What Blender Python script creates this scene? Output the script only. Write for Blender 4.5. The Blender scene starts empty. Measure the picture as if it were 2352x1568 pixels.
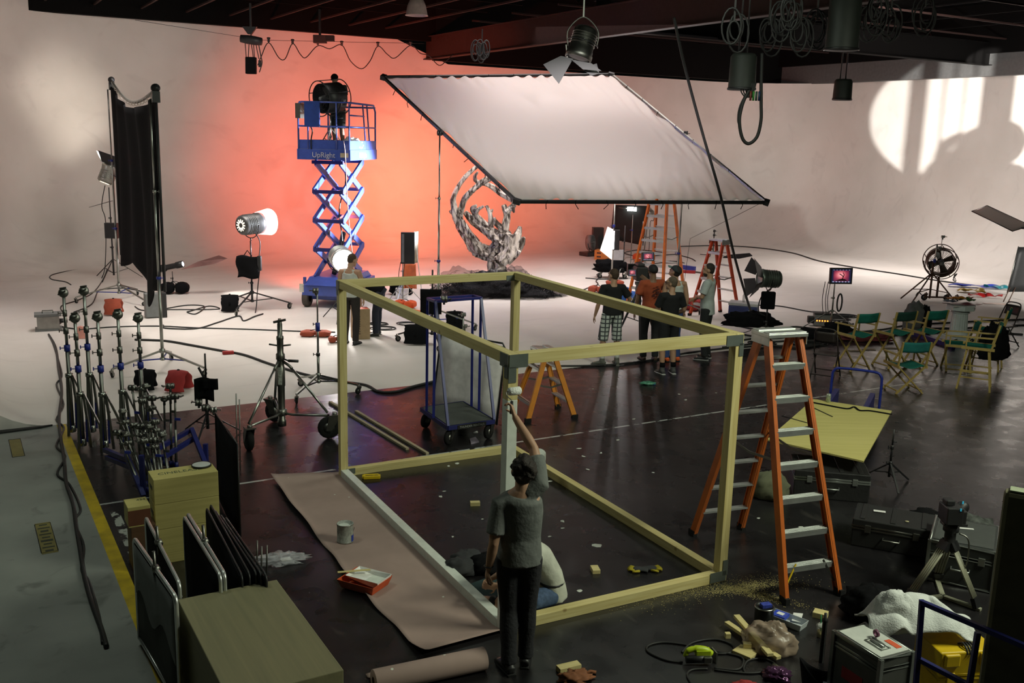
import bpy, bmesh, math, random
from mathutils import Vector, Matrix, Euler
random.seed(7)
SC = bpy.context.scene
COL = SC.collection
PI = math.pi
# ------------------------------------------------------------------ camera
FPX, PITCH, ROLL, CAMH = 2256.0, .2043, .0254, 4.09
_cp, _sp, _cr, _sr = math.cos(PITCH), math.sin(PITCH), math.cos(ROLL), math.sin(ROLL)
_R0, _U0, FW = Vector((1, 0, 0)), Vector((0, _sp, _cp)), Vector((0, _cp, -_sp))
RT = _R0*_cr + _U0*_sr
UP = _U0*_cr - _R0*_sr
CAM = Vector((0, 0, CAMH))
cd = bpy.data.cameras.new('camera'); cam = bpy.data.objects.new('camera', cd); COL.objects.link(cam)
cd.sensor_width = 36; cd.lens = 36*FPX/2352; cd.clip_end = 200
m = Matrix.Identity(4)
for i in range(3):
    m[i][0], m[i][1], m[i][2], m[i][3] = RT[i], UP[i], -FW[i], CAM[i]
cam.matrix_world = m
SC.camera = cam
SC.view_settings.view_transform = 'Standard'
SC.view_settings.look = 'None'
SC.view_settings.gamma = 1
SC.view_settings.use_curve_mapping = False
SC.view_settings.exposure = 0
SC.cycles.use_denoising = True
SC.cycles.max_bounces = 6
SC.cycles.sample_clamp_indirect = 6
# ------------------------------------------------------------------ world
wd = bpy.data.worlds.new('world'); SC.world = wd; wd.use_nodes = True
wd.node_tree.nodes['Background'].inputs[0].default_value = (.9, 1, .85, 1)
wd.node_tree.nodes['Background'].inputs[1].default_value = .0015
# room axes: U runs along the stage edge, W runs away to the back of the cyclorama
AU = Vector((math.cos(PI/6), .5, 0)); AW = Vector((-.5, math.cos(PI/6), 0))
def RM(s, t, z=0): return AU*s + AW*t + Vector((0, 0, z))
# ------------------------------------------------------------------ house lights and added fill lamps
def look(o, frm, to):
    o.location = frm
    o.rotation_euler = (Vector(to)-Vector(frm)).to_track_quat('-Z', 'Y').to_euler()
def area(name, frm, to, sx, sy, power, col, spread=PI):
    l = bpy.data.lights.new(name, 'AREA'); l.shape = 'RECTANGLE'; l.size = sx; l.size_y = sy
    l.energy = power; l.color = col; l.spread = spread
    o = bpy.data.objects.new(name, l); COL.objects.link(o); look(o, frm, to); return o
def spot(name, frm, to, power, col, ang, blend=1, rad=.1):
    l = bpy.data.lights.new(name, 'SPOT'); l.energy = power; l.color = col
    l.spot_size = math.radians(ang); l.spot_blend = blend; l.shadow_soft_size = rad
    o = bpy.data.objects.new(name, l); COL.objects.link(o); look(o, frm, to); return o
area('house_light_front', RM(9.6, 1.8, 6.9), RM(6.2, 6, 0), 3.2, 1.2, 600, (.94, 1, .78))
area('fill_left', RM(.4, 9.5, 6.9), RM(.4, 10.5, 0), 2.4, 1, 80, (.9, 1, .84))  # added fill over the grey floor, boxes and paper
area('house_light_stage_edge', RM(8, 12, 7.0), RM(8, 15, 0), 6, 1.2, 130, (.9, 1, .84))
area('space_light_tree', RM(15, 22, 7.0), RM(15, 22.5, 0), 9, 7, 460, (1, .9, .86), 1.75)
area('space_light_left', RM(4.4, 21, 7.1), RM(4.0, 21.2, 0), 4, 4, 250, (1, .92, .84), 1.75)
area('space_light_right', RM(23, 18, 6.6), RM(30, 27, 3.0), 4, 3, 170, (1, .9, .82), 1.9)
area('fill_left_wall', RM(6, 22, 6.9), RM(1.5, 32, 3.2), 3, 3, 120, (1, .92, .82), 1.9)  # added fill to even out the left wall
area('fill_back_floor', RM(27, 21, 6.6), RM(27, 22, 0), 3, 3, 200, (1, .92, .86), 1.75)  # added fill for the floor before the right wall
o_ = spot('cloth_fill', (2.0, 12, 6.2), (1.2, 22, 3.8), 4100, (1, .92, .92), 46, .8, .15); o_.scale = (1, .45, 1)  # added spot without a fixture, brightens the white cloth
WL = (14.5, 17.5, 5.0)
spot('wall_profile', WL, (16.6, 36.2, 5.2), 48000, (1, .97, .9), 15.5, .12, .04)
spot('reflector_fill', (14.6, 21.5, 1.6), (11.6, 23.2, 4.3), 420, (1, .97, .92), 30, .6, .05)  # added spot to whiten the tilted reflector panel
spot('wall_wash', (15.6, 21.5, 1.5), (17.2, 34.6, 2.2), 3700, (1, .97, .9), 95, 1, .06)
# ------------------------------------------------------------------ pixel helpers for surveying where things stand
def ray(x, y): return RT*(x-1176) - UP*(y-784) + FW*FPX
def G(x, y, z=0):
    d = ray(x, y); return CAM + d*((z-CAMH)/d.z)
def atY(x, y, Y):
    d = ray(x, y); return CAM + d*(Y/d.y)
def pix(P):
    d = Vector(P)-CAM; k = d.dot(FW)
    return 1176+FPX*d.dot(RT)/k, 784-FPX*d.dot(UP)/k
def zat(P, y):
    lo, hi = 0., 12.
    for _ in range(40):
        mid = (lo+hi)/2
        if pix((P[0], P[1], mid))[1] > y: lo = mid
        else: hi = mid
    return lo
def hor(dx, dy): return math.atan2(dy, dx)
# ------------------------------------------------------------------ materials
MATS = {}
def mat(name, col, rough=.6, metal=0, var=.12, scale=9, emit=None, es=0, alpha=None, spec=.5, bump=0, bscale=60):
    if name in MATS: return MATS[name]
    mt = bpy.data.materials.new(name); mt.use_nodes = True
    nt = mt.node_tree; b = nt.nodes['Principled BSDF']
    b.inputs['Roughness'].default_value = rough; b.inputs['Metallic'].default_value = metal
    b.inputs['Specular IOR Level'].default_value = spec
    if len(col) == 3: col = (*col, 1)
    tc = nt.nodes.new('ShaderNodeTexCoord')
    if var:
        n = nt.nodes.new('ShaderNodeTexNoise'); n.inputs['Scale'].default_value = scale; n.inputs['Detail'].default_value = 6
        nt.links.new(tc.outputs['Object'], n.inputs['Vector'])
        r = nt.nodes.new('ShaderNodeValToRGB')
        r.color_ramp.elements[0].position = .3; r.color_ramp.elements[1].position = .7
        r.color_ramp.elements[0].color = tuple(c*(1-var) for c in col[:3])+(1,)
        r.color_ramp.elements[1].color = tuple(min(1, c*(1+var)) for c in col[:3])+(1,)
        nt.links.new(n.outputs['Fac'], r.inputs['Fac']); nt.links.new(r.outputs['Color'], b.inputs['Base Color'])
    else: b.inputs['Base Color'].default_value = col
    if bump:
        n2 = nt.nodes.new('ShaderNodeTexNoise'); n2.inputs['Scale'].default_value = bscale
        nt.links.new(tc.outputs['Object'], n2.inputs['Vector'])
        bp = nt.nodes.new('ShaderNodeBump'); bp.inputs['Strength'].default_value = bump; bp.inputs['Distance'].default_value = .02
        nt.links.new(n2.outputs['Fac'], bp.inputs['Height']); nt.links.new(bp.outputs['Normal'], b.inputs['Normal'])
    if emit:
        b.inputs['Emission Color'].default_value = (*emit, 1); b.inputs['Emission Strength'].default_value = es
    if alpha is not None: b.inputs['Alpha'].default_value = alpha
    MATS[name] = mt; return mt
def wood(name, c0, c1, scale=3, along='X', rough=.6, knots=True):
    if name in MATS: return MATS[name]
    mt = bpy.data.materials.new(name); mt.use_nodes = True; nt = mt.node_tree; b = nt.nodes['Principled BSDF']
    b.inputs['Roughness'].default_value = rough
    tc = nt.nodes.new('ShaderNodeTexCoord'); mp = nt.nodes.new('ShaderNodeMapping')
    s = {'X': (.6, 14, 14), 'Y': (14, .6, 14), 'Z': (14, 14, .6)}[along]
    mp.inputs['Scale'].default_value = s
    n = nt.nodes.new('ShaderNodeTexNoise'); n.inputs['Scale'].default_value = scale; n.inputs['Detail'].default_value = 8; n.inputs['Distortion'].default_value = .6
    r = nt.nodes.new('ShaderNodeValToRGB'); r.color_ramp.elements[0].position = .3; r.color_ramp.elements[1].position = .68
    r.color_ramp.elements[0].color = (*c0, 1); r.color_ramp.elements[1].color = (*c1, 1)
    L = nt.links.new
    L(tc.outputs['Object'], mp.inputs['Vector']); L(mp.outputs['Vector'], n.inputs['Vector']); L(n.outputs['Fac'], r.inputs['Fac'])
    if knots:
        v = nt.nodes.new('ShaderNodeTexVoronoi'); v.inputs['Scale'].default_value = 2.6
        L(tc.outputs['Object'], v.inputs['Vector'])
        k = nt.nodes.new('ShaderNodeValToRGB'); k.color_ramp.elements[0].position = .03; k.color_ramp.elements[1].position = .075
        k.color_ramp.elements[0].color = (.45, .35, .25, 1); k.color_ramp.elements[1].color = (1, 1, 1, 1)
        L(v.outputs['Distance'], k.inputs['Fac'])
        mx = nt.nodes.new('ShaderNodeMixRGB'); mx.blend_type = 'MULTIPLY'; mx.inputs[0].default_value = .8
        L(r.outputs['Color'], mx.inputs[1]); L(k.outputs['Color'], mx.inputs[2]); L(mx.outputs['Color'], b.inputs['Base Color'])
    else: L(r.outputs['Color'], b.inputs['Base Color'])
    MATS[name] = mt; return mt
PINE = wood('pine', (.52, .42, .16), (.66, .57, .27))
PINEZ = wood('pine_upright', (.5, .40, .155), (.64, .55, .26), along='Z')
PLYW = wood('plywood', (.50, .44, .14), (.60, .53, .19), scale=2, knots=False)
TANBOX = wood('tan_box_ply', (.44, .38, .13), (.54, .47, .17), scale=2, knots=False)
BLKCLOTH = mat('black_cloth', (.006, .006, .007), .95, spec=.1)
BLK = mat('black_metal', (.012, .012, .013), .45)
BLKP = mat('black_plastic', (.015, .015, .016), .5)
RUB = mat('rubber', (.012, .012, .012), .8, spec=.2)
STEEL = mat('stand_steel', (.36, .37, .34), .32, 1)
STEELD = mat('worn_steel', (.22, .22, .20), .42, 1)
ALU = mat('aluminium', (.62, .64, .62), .38, .85)
BLUE = mat('blue_enamel', (.016, .03, .25), .4)
BLUED = mat('dark_blue_tube', (.012, .016, .12), .45)
LIFT = mat('lift_blue', (.05, .085, .34), .3)
ORANGE = mat('orange_fibreglass', (.70, .15, .012), .45)
REDFG = mat('red_fibreglass', (.55, .065, .02), .45)
CREAM = mat('chair_wood', (.42, .30, .09), .5)
GREEN = mat('green_canvas', (.012, .13, .10), .9, spec=.2)
WHITE = mat('white_paint', (.78, .78, .76), .5)
CABLE = mat('cable_black', (.012, .012, .012), .6)
REDBAG = mat('red_sandbag', (.30, .02, .02), .85)
ORGBAG = mat('orange_sandbag', (.62, .085, .015), .85)
RUSTBAG = mat('rust_sandbag', (.30, .055, .025), .85)
GREY = mat('grey_plastic', (.16, .17, .17), .55)
SKIN = mat('skin', (.42, .24, .15), .55, var=.06)
SKIND = mat('skin_tanned', (.22, .12, .07), .55, var=.06)
CARD = mat('cardboard', (.33, .23, .13), .85)
# ------------------------------------------------------------------ mesh builder
def basis(d, up=None):
    d = Vector(d).normalized()
    up = Vector(up) if up is not None else (Vector((0, 0, 1)) if abs(d.z) < .95 else Vector((0, 1, 0)))
    a = up.cross(d)
    if a.length < 1e-6: a = Vector((1, 0, 0)).cross(d)
    a.normalize(); return a, d.cross(a).normalized()
class MB:
    def __init__(s): s.v = []; s.f = []; s.mi = []; s.cur = 0; s.sm = []; s.M = None
    def add(s, vs, fs, smooth=False):
        n = len(s.v)
        s.v += [(s.M @ Vector(p)) if s.M else Vector(p) for p in vs]
        for f in fs: s.f.append([i+n for i in f]); s.mi.append(s.cur); s.sm.append(smooth)
        return s
    def box(s, c, sz, rz=0, R=None):
        x, y, z = (k/2 for k in sz); c = Vector(c)
        Rm = R.to_3x3() if R is not None else Matrix.Rotation(rz, 3, 'Z')
        vs = [c + Rm @ Vector((a*x, b*y, d*z)) for d in (-1, 1) for a, b in ((-1, -1), (1, -1), (1, 1), (-1, 1))]
        return s.add(vs, [(3, 2, 1, 0), (4, 5, 6, 7), (0, 1, 5, 4), (1, 2, 6, 5), (2, 3, 7, 6), (3, 0, 4, 7)])
    def bar(s, p0, p1, w, h, up=None):   # w across, h along 'up'
        p0 = Vector(p0); p1 = Vector(p1); a, b = basis(p1-p0, up); a = a*w/2; b = b*h/2
        vs = [p+i*a+j*b for p in (p0, p1) for i, j in ((-1, -1), (1, -1), (1, 1), (-1, 1))]
        return s.add(vs, [(3, 2, 1, 0), (4, 5, 6, 7), (0, 1, 5, 4), (1, 2, 6, 5), (2, 3, 7, 6), (3, 0, 4, 7)])
    def tube(s, pts, r, n=8, closed=False, cap=True, flute=0, fk=5, tw=0, flat=1, lat=None):
        pts = [Vector(p) for p in pts]; N = len(pts); rr = r if isinstance(r, (list, tuple)) else [r]*N
        vs = []; fs = []; a = None
        for i, p in enumerate(pts):
            q0 = pts[(i-1) % N] if (closed or i) else p; q1 = pts[(i+1) % N] if (closed or i < N-1) else p
            d = (q1-q0)
            if d.length < 1e-9: d = Vector((0, 0, 1))
            d.normalize()
            if a is None: a = Vector(lat) if lat is not None else basis(d)[0]
            a = a-d*a.dot(d)
            if a.length < 1e-6: a = basis(d)[0]
            a.normalize(); b = d.cross(a)
            ri = rr[i]; rx, ry = ri if isinstance(ri, (list, tuple)) else (ri, ri*flat)
            for k in range(n):
                t = 2*PI*k/n
                g = 1 + (flute*math.sin(fk*t+tw*i+1.7*math.sin(2*t+.4*i)) if flute else 0)
                vs.append(p+a*(math.cos(t)*rx*g)+b*(math.sin(t)*ry*g))
        M = N if closed else N-1
        for i in range(M):
            j = (i+1) % N
            for k in range(n):
                l = (k+1) % n; fs.append((i*n+k, i*n+l, j*n+l, j*n+k))
        s.add(vs, fs, True)
        if cap and not closed:
            base = len(s.v)-N*n
            for idx in (list(range(base, base+n))[::-1], list(range(base+(N-1)*n, base+N*n))):
                s.f.append(idx); s.mi.append(s.cur); s.sm.append(False)
        return s
    def cyl(s, p0, p1, r0, r1=None, n=16): return s.tube([p0, p1], [r0, r0 if r1 is None else r1], n)
    def lathe(s, prof, c=(0, 0, 0), ax=(0, 0, 1), n=20):
        c = Vector(c); ax = Vector(ax).normalized(); a, b = basis(ax); vs = []; fs = []
        for r, h in prof:
            for k in range(n):
                t = 2*PI*k/n; vs.append(c+ax*h+(a*math.cos(t)+b*math.sin(t))*max(r, 1e-4))
        for i in range(len(prof)-1):
            for k in range(n):
                l = (k+1) % n; fs.append((i*n+k, i*n+l, (i+1)*n+l, (i+1)*n+k))
        return s.add(vs, fs, True)
    def ball(s, c, r, n=12, m=8, R=None):
        rx, ry, rz = r if isinstance(r, (list, tuple)) else (r, r, r); c = Vector(c)
        vs = []; fs = []
        for i in range(m+1):
            p = PI*i/m
            for k in range(n):
                t = 2*PI*k/n; q = Vector((rx*math.sin(p)*math.cos(t), ry*math.sin(p)*math.sin(t), rz*math.cos(p)))
                vs.append(c+(R @ q if R else q))
        for i in range(m):
            for k in range(n):
                l = (k+1) % n; fs.append((i*n+k, (i+1)*n+k, (i+1)*n+l, i*n+l))
        return s.add(vs, fs, True)
    def prism(s, poly, h, o=(0, 0, 0), x=(1, 0, 0), y=(0, 1, 0)):   # polygon in plane (x,y) extruded by h along x cross y
        o = Vector(o); x = Vector(x); y = Vector(y); z = x.cross(y).normalized()*h; n = len(poly)
        vs = [o+x*a+y*b for a, b in poly]; vs += [p+z for p in vs]
        return s.add(vs, [tuple(range(n))[::-1], tuple(range(n, 2*n))]+[(i, (i+1) % n, n+(i+1) % n, n+i) for i in range(n)])
    def sheet(s, fn, nu, nv, th=.004, smooth=True):   # fn(u,v)->point ; closed slab of thickness th
        P = [[Vector(fn(i/nu, j/nv)) for j in range(nv+1)] for i in range(nu+1)]
        vs = []; fs = []
        def nrm(i, j):
            a = P[min(i+1, nu)][j]-P[max(i-1, 0)][j]; b = P[i][min(j+1, nv)]-P[i][max(j-1, 0)]
            c = a.cross(b); return c.normalized() if c.length > 1e-9 else Vector((0, 0, 1))
        for sg in (.5, -.5):
            for i in range(nu+1):
                for j in range(nv+1): vs.append(P[i][j]+nrm(i, j)*th*sg)
        w = nv+1; o = (nu+1)*w
        for i in range(nu):
            for j in range(nv):
                a, b, c, d = i*w+j, (i+1)*w+j, (i+1)*w+j+1, i*w+j+1
                fs.append((a, b, c, d)); fs.append((o+d, o+c, o+b, o+a))
        ring = [i*w for i in range(nu)]+[nu*w+j for j in range(nv)]+[i*w+nv for i in range(nu, 0, -1)]+[j for j in range(nv, 0, -1)]
        for k in range(len(ring)):
            a, b = ring[k], ring[(k+1) % len(ring)]; fs.append((b, a, o+a, o+b))
        return s.add(vs, fs, smooth)
    def build(s, name, mats, parent=None, bevel=0, sub=0, loc=None, rz=0):
        me = bpy.data.meshes.new(name); me.from_pydata([tuple(p) for p in s.v], [], s.f); me.update()
        for mt in (mats if isinstance(mats, (list, tuple)) else [mats]): me.materials.append(mt)
        me.polygons.foreach_set('material_index', s.mi); me.polygons.foreach_set('use_smooth', s.sm)
        o = bpy.data.objects.new(name, me); COL.objects.link(o)
        if parent: o.parent = parent
        if loc is not None: o.location = loc
        if rz: o.rotation_euler = (0, 0, rz)
        if bevel:
            b = o.modifiers.new('bevel', 'BEVEL'); b.width = bevel; b.segments = 2; b.limit_method = 'ANGLE'
        if sub:
            b = o.modifiers.new('sub', 'SUBSURF'); b.levels = sub; b.render_levels = sub
        return o
def tag(o, label, cat, group=None):
    o['label'] = label; o['category'] = cat
    if group: o['group'] = group
    return o
def thing(name, label, cat, loc=(0, 0, 0), rz=0, group=None):
    o = bpy.data.objects.new(name, None); COL.objects.link(o); o.location = loc; o.rotation_euler = (0, 0, rz)
    o.empty_display_size = .1
    return tag(o, label, cat, group)
def dup(root, loc, rz=0, label=None, group=None, scale=1):
    def rec(o, par):
        c = o.copy(); COL.objects.link(c); c.parent = par
        for ch in o.children: rec(ch, c)
        return c
    r = rec(root, None); r.location = loc; r.rotation_euler = (0, 0, rz)
    if scale != 1: r.scale = (scale,)*3
    if label: r['label'] = label
    if group: r['group'] = group
    return r
def struct(o): o['kind'] = 'structure'; return o
def spline(pts, k=8):
    P = [Vector(p) for p in pts]; out = []
    for i in range(len(P)-1):
        a, b, c, d = P[max(i-1, 0)], P[i], P[i+1], P[min(i+2, len(P)-1)]
        for j in range(k):
            t = j/k
            out.append(.5*((2*b)+(c-a)*t+(2*a-5*b+4*c-d)*t*t+(3*b-a-3*c+d)*t**3))
    out.append(P[-1]); return out
def text(name, body, size, M, mt, parent, depth=.0015):
    c = bpy.data.curves.new(name, 'FONT'); c.body = body; c.size = size; c.extrude = depth; c.align_x = 'CENTER'; c.align_y = 'CENTER'
    o = bpy.data.objects.new('tmp_text', c); COL.objects.link(o)
    dg = bpy.context.evaluated_depsgraph_get(); me = bpy.data.meshes.new_from_object(o.evaluated_get(dg))
    bpy.data.objects.remove(o); bpy.data.curves.remove(c)
    me.materials.clear(); me.materials.append(mt)
    q = bpy.data.objects.new(name, me); COL.objects.link(q); q.parent = parent; q.matrix_local = M
    return q
def frame_m(o, x, y):
    x = Vector(x).normalized(); y = Vector(y).normalized(); z = x.cross(y).normalized(); y = z.cross(x)
    mm = Matrix.Identity(4)
    for i in range(3): mm[i][0], mm[i][1], mm[i][2], mm[i][3] = x[i], y[i], z[i], o[i]
    return mm
# ================================================================== the setting
def floor_mat(name, kind):
    mt = bpy.data.materials.new(name); mt.use_nodes = True; nt = mt.node_tree; b = nt.nodes['Principled BSDF']; L = nt.links.new
    tc = nt.nodes.new('ShaderNodeTexCoord')
    def noise(sc, det=6, stretch=None, dist=0):
        n = nt.nodes.new('ShaderNodeTexNoise'); n.inputs['Scale'].default_value = sc; n.inputs['Detail'].default_value = det; n.inputs['Distortion'].default_value = dist
        if stretch:
            mp = nt.nodes.new('ShaderNodeMapping'); mp.inputs['Scale'].default_value = stretch; L(tc.outputs['Object'], mp.inputs['Vector']); L(mp.outputs['Vector'], n.inputs['Vector'])
        else: L(tc.outputs['Object'], n.inputs['Vector'])
        return n.outputs['Fac']
    def ramp(f, p0, c0, p1, c1):
        r = nt.nodes.new('ShaderNodeValToRGB'); r.color_ramp.elements[0].position = p0; r.color_ramp.elements[1].position = p1
        r.color_ramp.elements[0].color = (*c0, 1); r.color_ramp.elements[1].color = (*c1, 1); L(f, r.inputs['Fac']); return r.outputs['Color']
    def mix(fac, a, c, mode='MIX'):
        x = nt.nodes.new('ShaderNodeMixRGB'); x.blend_type = mode
        for inp, val in ((x.inputs[0], fac), (x.inputs[1], a), (x.inputs[2], c)):
            if isinstance(val, (int, float)): inp.default_value = val
            elif isinstance(val, tuple): inp.default_value = (*val, 1)
            else: L(val, inp)
        return x.outputs['Color']
    if kind == 'stage':
        base = ramp(noise(1.1), .35, (.007, .0065, .0075), .7, (.016, .0145, .0155))
        scuff = ramp(noise(6, 14, (1, .35, 1), .5), .60, (0, 0, 0), .75, (1, 1, 1))
        c = mix(scuff, base, (.034, .03, .028))
        fl = ramp(noise(38, 2), .765, (0, 0, 0), .78, (1, 1, 1)); area_ = ramp(noise(.8, 2), .5, (0, 0, 0), .6, (1, 1, 1))
        c = mix(mix(1.0, fl, area_, 'MULTIPLY'), c, (.42, .43, .40))
        # worn white paint line along the stage and a scraped pair by the left edge
        sx = nt.nodes.new('ShaderNodeSeparateXYZ'); L(tc.outputs['Object'], sx.inputs[0])
        def band(out, c0, w):
            a = nt.nodes.new('ShaderNodeMath'); a.operation = 'SUBTRACT'; L(out, a.inputs[0]); a.inputs[1].default_value = c0
            d = nt.nodes.new('ShaderNodeMath'); d.operation = 'ABSOLUTE'; L(a.outputs[0], d.inputs[0])
            e = nt.nodes.new('ShaderNodeMath'); e.operation = 'LESS_THAN'; L(d.outputs[0], e.inputs[0]); e.inputs[1].default_value = w; return e.outputs[0]
        wear = ramp(noise(9, 6), .40, (0, 0, 0), .46, (1, 1, 1)); wear2 = ramp(noise(7, 8), .50, (0, 0, 0), .53, (1, 1, 1))
        c = mix(mix(1.0, band(sx.outputs[1], 11.15, .022), wear, 'MULTIPLY'), c, (.42, .43, .42))
        lim = nt.nodes.new('ShaderNodeMath'); lim.operation = 'LESS_THAN'; L(sx.outputs[1], lim.inputs[0]); lim.inputs[1].default_value = 10.9
        for cc in (1.33, 1.52): c = mix(mix(1.0, mix(1.0, band(sx.outputs[0], cc, .045), wear2, 'MULTIPLY'), lim.outputs[0], 'MULTIPLY'), c, (.4, .42, .38))
        L(c, b.inputs['Base Color'])
        r = ramp(noise(3, 10, None, .3), .3, (.23, .23, .23), .75, (.37, .37, .37)); L(r, b.inputs['Roughness'])
        bp = nt.nodes.new('ShaderNodeBump'); bp.inputs['Strength'].default_value = .03; b.inputs['Specular IOR Level'].default_value = .6; bp.inputs['Distance'].default_value = .01
        L(noise(14, 4), bp.inputs['Height']); L(bp.outputs['Normal'], b.inputs['Normal'])
    elif kind == 'cyc':
        base = ramp(noise(.55, 5), .35, (.62, .58, .545), .7, (.70, .66, .63))
        sm = ramp(noise(1.3, 12, (.6, 1.6, 1), .8), .56, (0, 0, 0), .8, (1, 1, 1))
        L(mix(sm, base, (.57, .53, .505)), b.inputs['Base Color']); b.inputs['Roughness'].default_value = .62; b.inputs['Specular IOR Level'].default_value = .3
    else:
        base = ramp(noise(1.4), .3, (.20, .215, .20), .7, (.27, .285, .265))
        sm = ramp(noise(3, 8, None, 1), .58, (0, 0, 0), .75, (1, 1, 1))
        L(mix(sm, base, (.13, .14, .13)), b.inputs['Base Color']); b.inputs['Roughness'].default_value = .55
    return mt
M_STAGE, M_CYC, M_CONC = floor_mat('stage_floor_paint', 'stage'), floor_mat('cyc_paint', 'cyc'), floor_mat('grey_floor_paint', 'conc')
DARK = mat('ceiling_black', (.0015, .0014, .0015), .9, spec=.05)
DARKM = mat('beam_dark', (.003, .0026, .0026), .8, spec=.1)
def room(o): o.rotation_euler = (0, 0, PI/6); return struct(o)
def slab(name, poly, mt, z=0, th=.2):
    return room(MB().prism(poly, th, (0, 0, z-th)).build(name, mt))
EDGE = 14.6
slab('floor', [(1.22, -4), (34, -4), (34, EDGE), (1.22, EDGE)], M_STAGE)
slab('floor', [(-12, -4), (1.1, -4), (1.1, EDGE), (-12, EDGE)], M_CONC)
slab('trim_1', [(1.1, -4), (1.22, -4), (1.22, EDGE), (1.1, EDGE)], mat('yellow_line_paint', (.5, .36, .01), .5, var=.3, scale=5))
# cyclorama: floor, cove and wall swept along the left, back and right
def cyc_path():
    out = []
    WS, WT, WE = -.1, 33., 32.3; Rc = 4.5
    def add(s, t, ns, nt, r): out.append((s, t, ns, nt, r))
    n = 8
    for i in range(n+1): k = i/n; add(WS, EDGE+(WT-Rc-EDGE)*k, 1, 0, 1.2)
    for i in range(1, 13): a = PI/2*i/12; add(WS+Rc-Rc*math.cos(a), WT-Rc+Rc*math.sin(a), math.cos(a), -math.sin(a), 1.2+1.3*i/12)
    for i in range(1, 9): k = i/8; add(WS+Rc+(WE-WS-2*Rc)*k, WT, 0, -1, 2.5)
    for i in range(1, 13): a = PI/2*i/12; add(WE-Rc+Rc*math.sin(a), WT-Rc+Rc*math.cos(a), -math.sin(a), -math.cos(a), 2.5)
    for i in range(1, 9): k = i/8; add(WE, WT-Rc+(6-WT+Rc)*k, -1, 0, 2.5)
    return out
cp_ = cyc_path(); TOPZ = 7.7
mb = MB(); rows = []
for (s, t, a, b_, r) in cp_:
    row = []
    for i in range(11):
        q = PI/2*i/10; d = r*(1-math.sin(q)); z = r*(1-math.cos(q)); row.append((s+a*d, t+b_*d, z))
    row += [(s, t, 4.5), (s, t, TOPZ if s < 15.3 else 6.62)]
    rows.append(row)
vs = [p for r_ in rows for p in r_]; nn = len(rows[0])
mb.add(vs, [(i*nn+j, (i+1)*nn+j, (i+1)*nn+j+1, i*nn+j+1) for i in range(len(rows)-1) for j in range(nn-1)], True)
# back skin so the shell has real thickness
vs2 = [(s-a*.15, t-b_*.15, z) for (s, t, a, b_, r) in cp_ for z in (-.2, TOPZ if s < 15.3 else 6.62)]
mb.add(vs2, [(2*i+1, 2*i+3, 2*i+2, 2*i) for i in range(len(cp_)-1)])
# the cut end of the left wing
mb.add([rows[0][i] for i in range(nn)]+[(-.25, EDGE, TOPZ), (-.25, EDGE, 0)], [tuple(range(nn+2))])
room(mb.build('wall_back', M_CYC))
fp = [r_[0][:2] for r_ in rows]
fp = [(1.1, EDGE)] + [(x, y) for x, y in fp] + [(29.8, EDGE)]
# white floor reaches the foot of the cove; right of it the white floor ends at the stage edge
poly = []
for x, y in fp:
    if y >= EDGE-.001: poly.append((x, y))
poly = [p for i, p in enumerate(poly) if i == 0 or (abs(p[0]-poly[i-1][0])+abs(p[1]-poly[i-1][1]) > 1e-4)]
slab('floor', poly[::-1], M_CYC)
mb = MB(); mb.prism([(1.11, EDGE), (.92, EDGE), (.6, EDGE), (.25, EDGE), (-.1, EDGE)], .001)
# dark rubber toe under the cut end of the cyclorama wing
toe = [(-12, EDGE-.04), (1.05, EDGE-.04), (.9, EDGE-.10), (.3, EDGE-.16), (-12, EDGE-.2)]
room(MB().prism(toe[::-1], .025).build('trim_2', mat('dark_toe', (.02, .02, .02), .8)))
slab('wall_left', [(-12, -4), (-11.8, -4), (-11.8, 34), (-12, 34)], DARK, 9, 9)
# ------------------------------------------------------------------ ceiling
slab('ceiling', [(-12, -6), (36, -6), (36, 36), (-12, 36)], DARK, 9.2, .2)
def beam(name, s0, t0, s1, t1, z0, z1, w, mt=DARKM, flange=0):
    mb = MB(); p0, p1 = Vector((s0, t0, 0)), Vector((s1, t1, 0)); zc = Vector((0, 0, (z0+z1)/2))
    if flange:
        mb.bar(p0+zc, p1+zc, .03, z1-z0, (0, 0, 1))
        for z in (z0+.012, z1-.012): mb.bar(p0+Vector((0, 0, z)), p1+Vector((0, 0, z)), flange, .024, (0, 0, 1))
    else: mb.bar(p0+zc, p1+zc, w, z1-z0, (0, 0, 1))
    return room(mb.build(name, mt))
beam('ceiling_beam', -8, 32.7, 15.3, 32.7, 7.33, 9.0, .25)
beam('ceiling_beam', 15.3, 32.5, 31.9, 32.5, 6.68, 9.0, .3)
beam('ceiling_beam', 31.95, 5, 31.95, 32.7, 6.6, 7.35, .35, mat('beam_lit_grey', (.10, .10, .10), .6))  # paler grey puts the spotlight on this beam into its colour
beam('ceiling_beam', 31.7, 5, 31.7, 32.5, 7.35, 9.0, .3)
GIRD = mat('girder_red_lit', (.035, .019, .017), .7, spec=.15)  # reddish tone carries the red light on the steel
beam('ceiling_girder', 15.25, 12, 15.25, 33, 6.72, 7.5, .3, GIRD, .26)
beam('ceiling_girder', 15.3, 22.5, 32, 22.5, 6.95, 7.7, .3, DARKM, .3)
for i in range(12): beam('ceiling_joist', -1+1.32*i, 12, -1+1.32*i, 32.7, 7.62, 7.67, .06, GIRD)
for i in range(9): beam('ceiling_joist', -2, 13+2.2*i, 15.2, 13+2.2*i, 7.9, 7.94, .05)
for i in range(7): beam('ceiling_joist', 15.3, 14+2.6*i, 32, 14+2.6*i, 7.75, 7.80, .06, GIRD)
for i in range(6): beam('ceiling_joist', 17.5+2.4*i, 12, 17.5+2.4*i, 32.5, 8.0, 8.04, .05)
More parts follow.
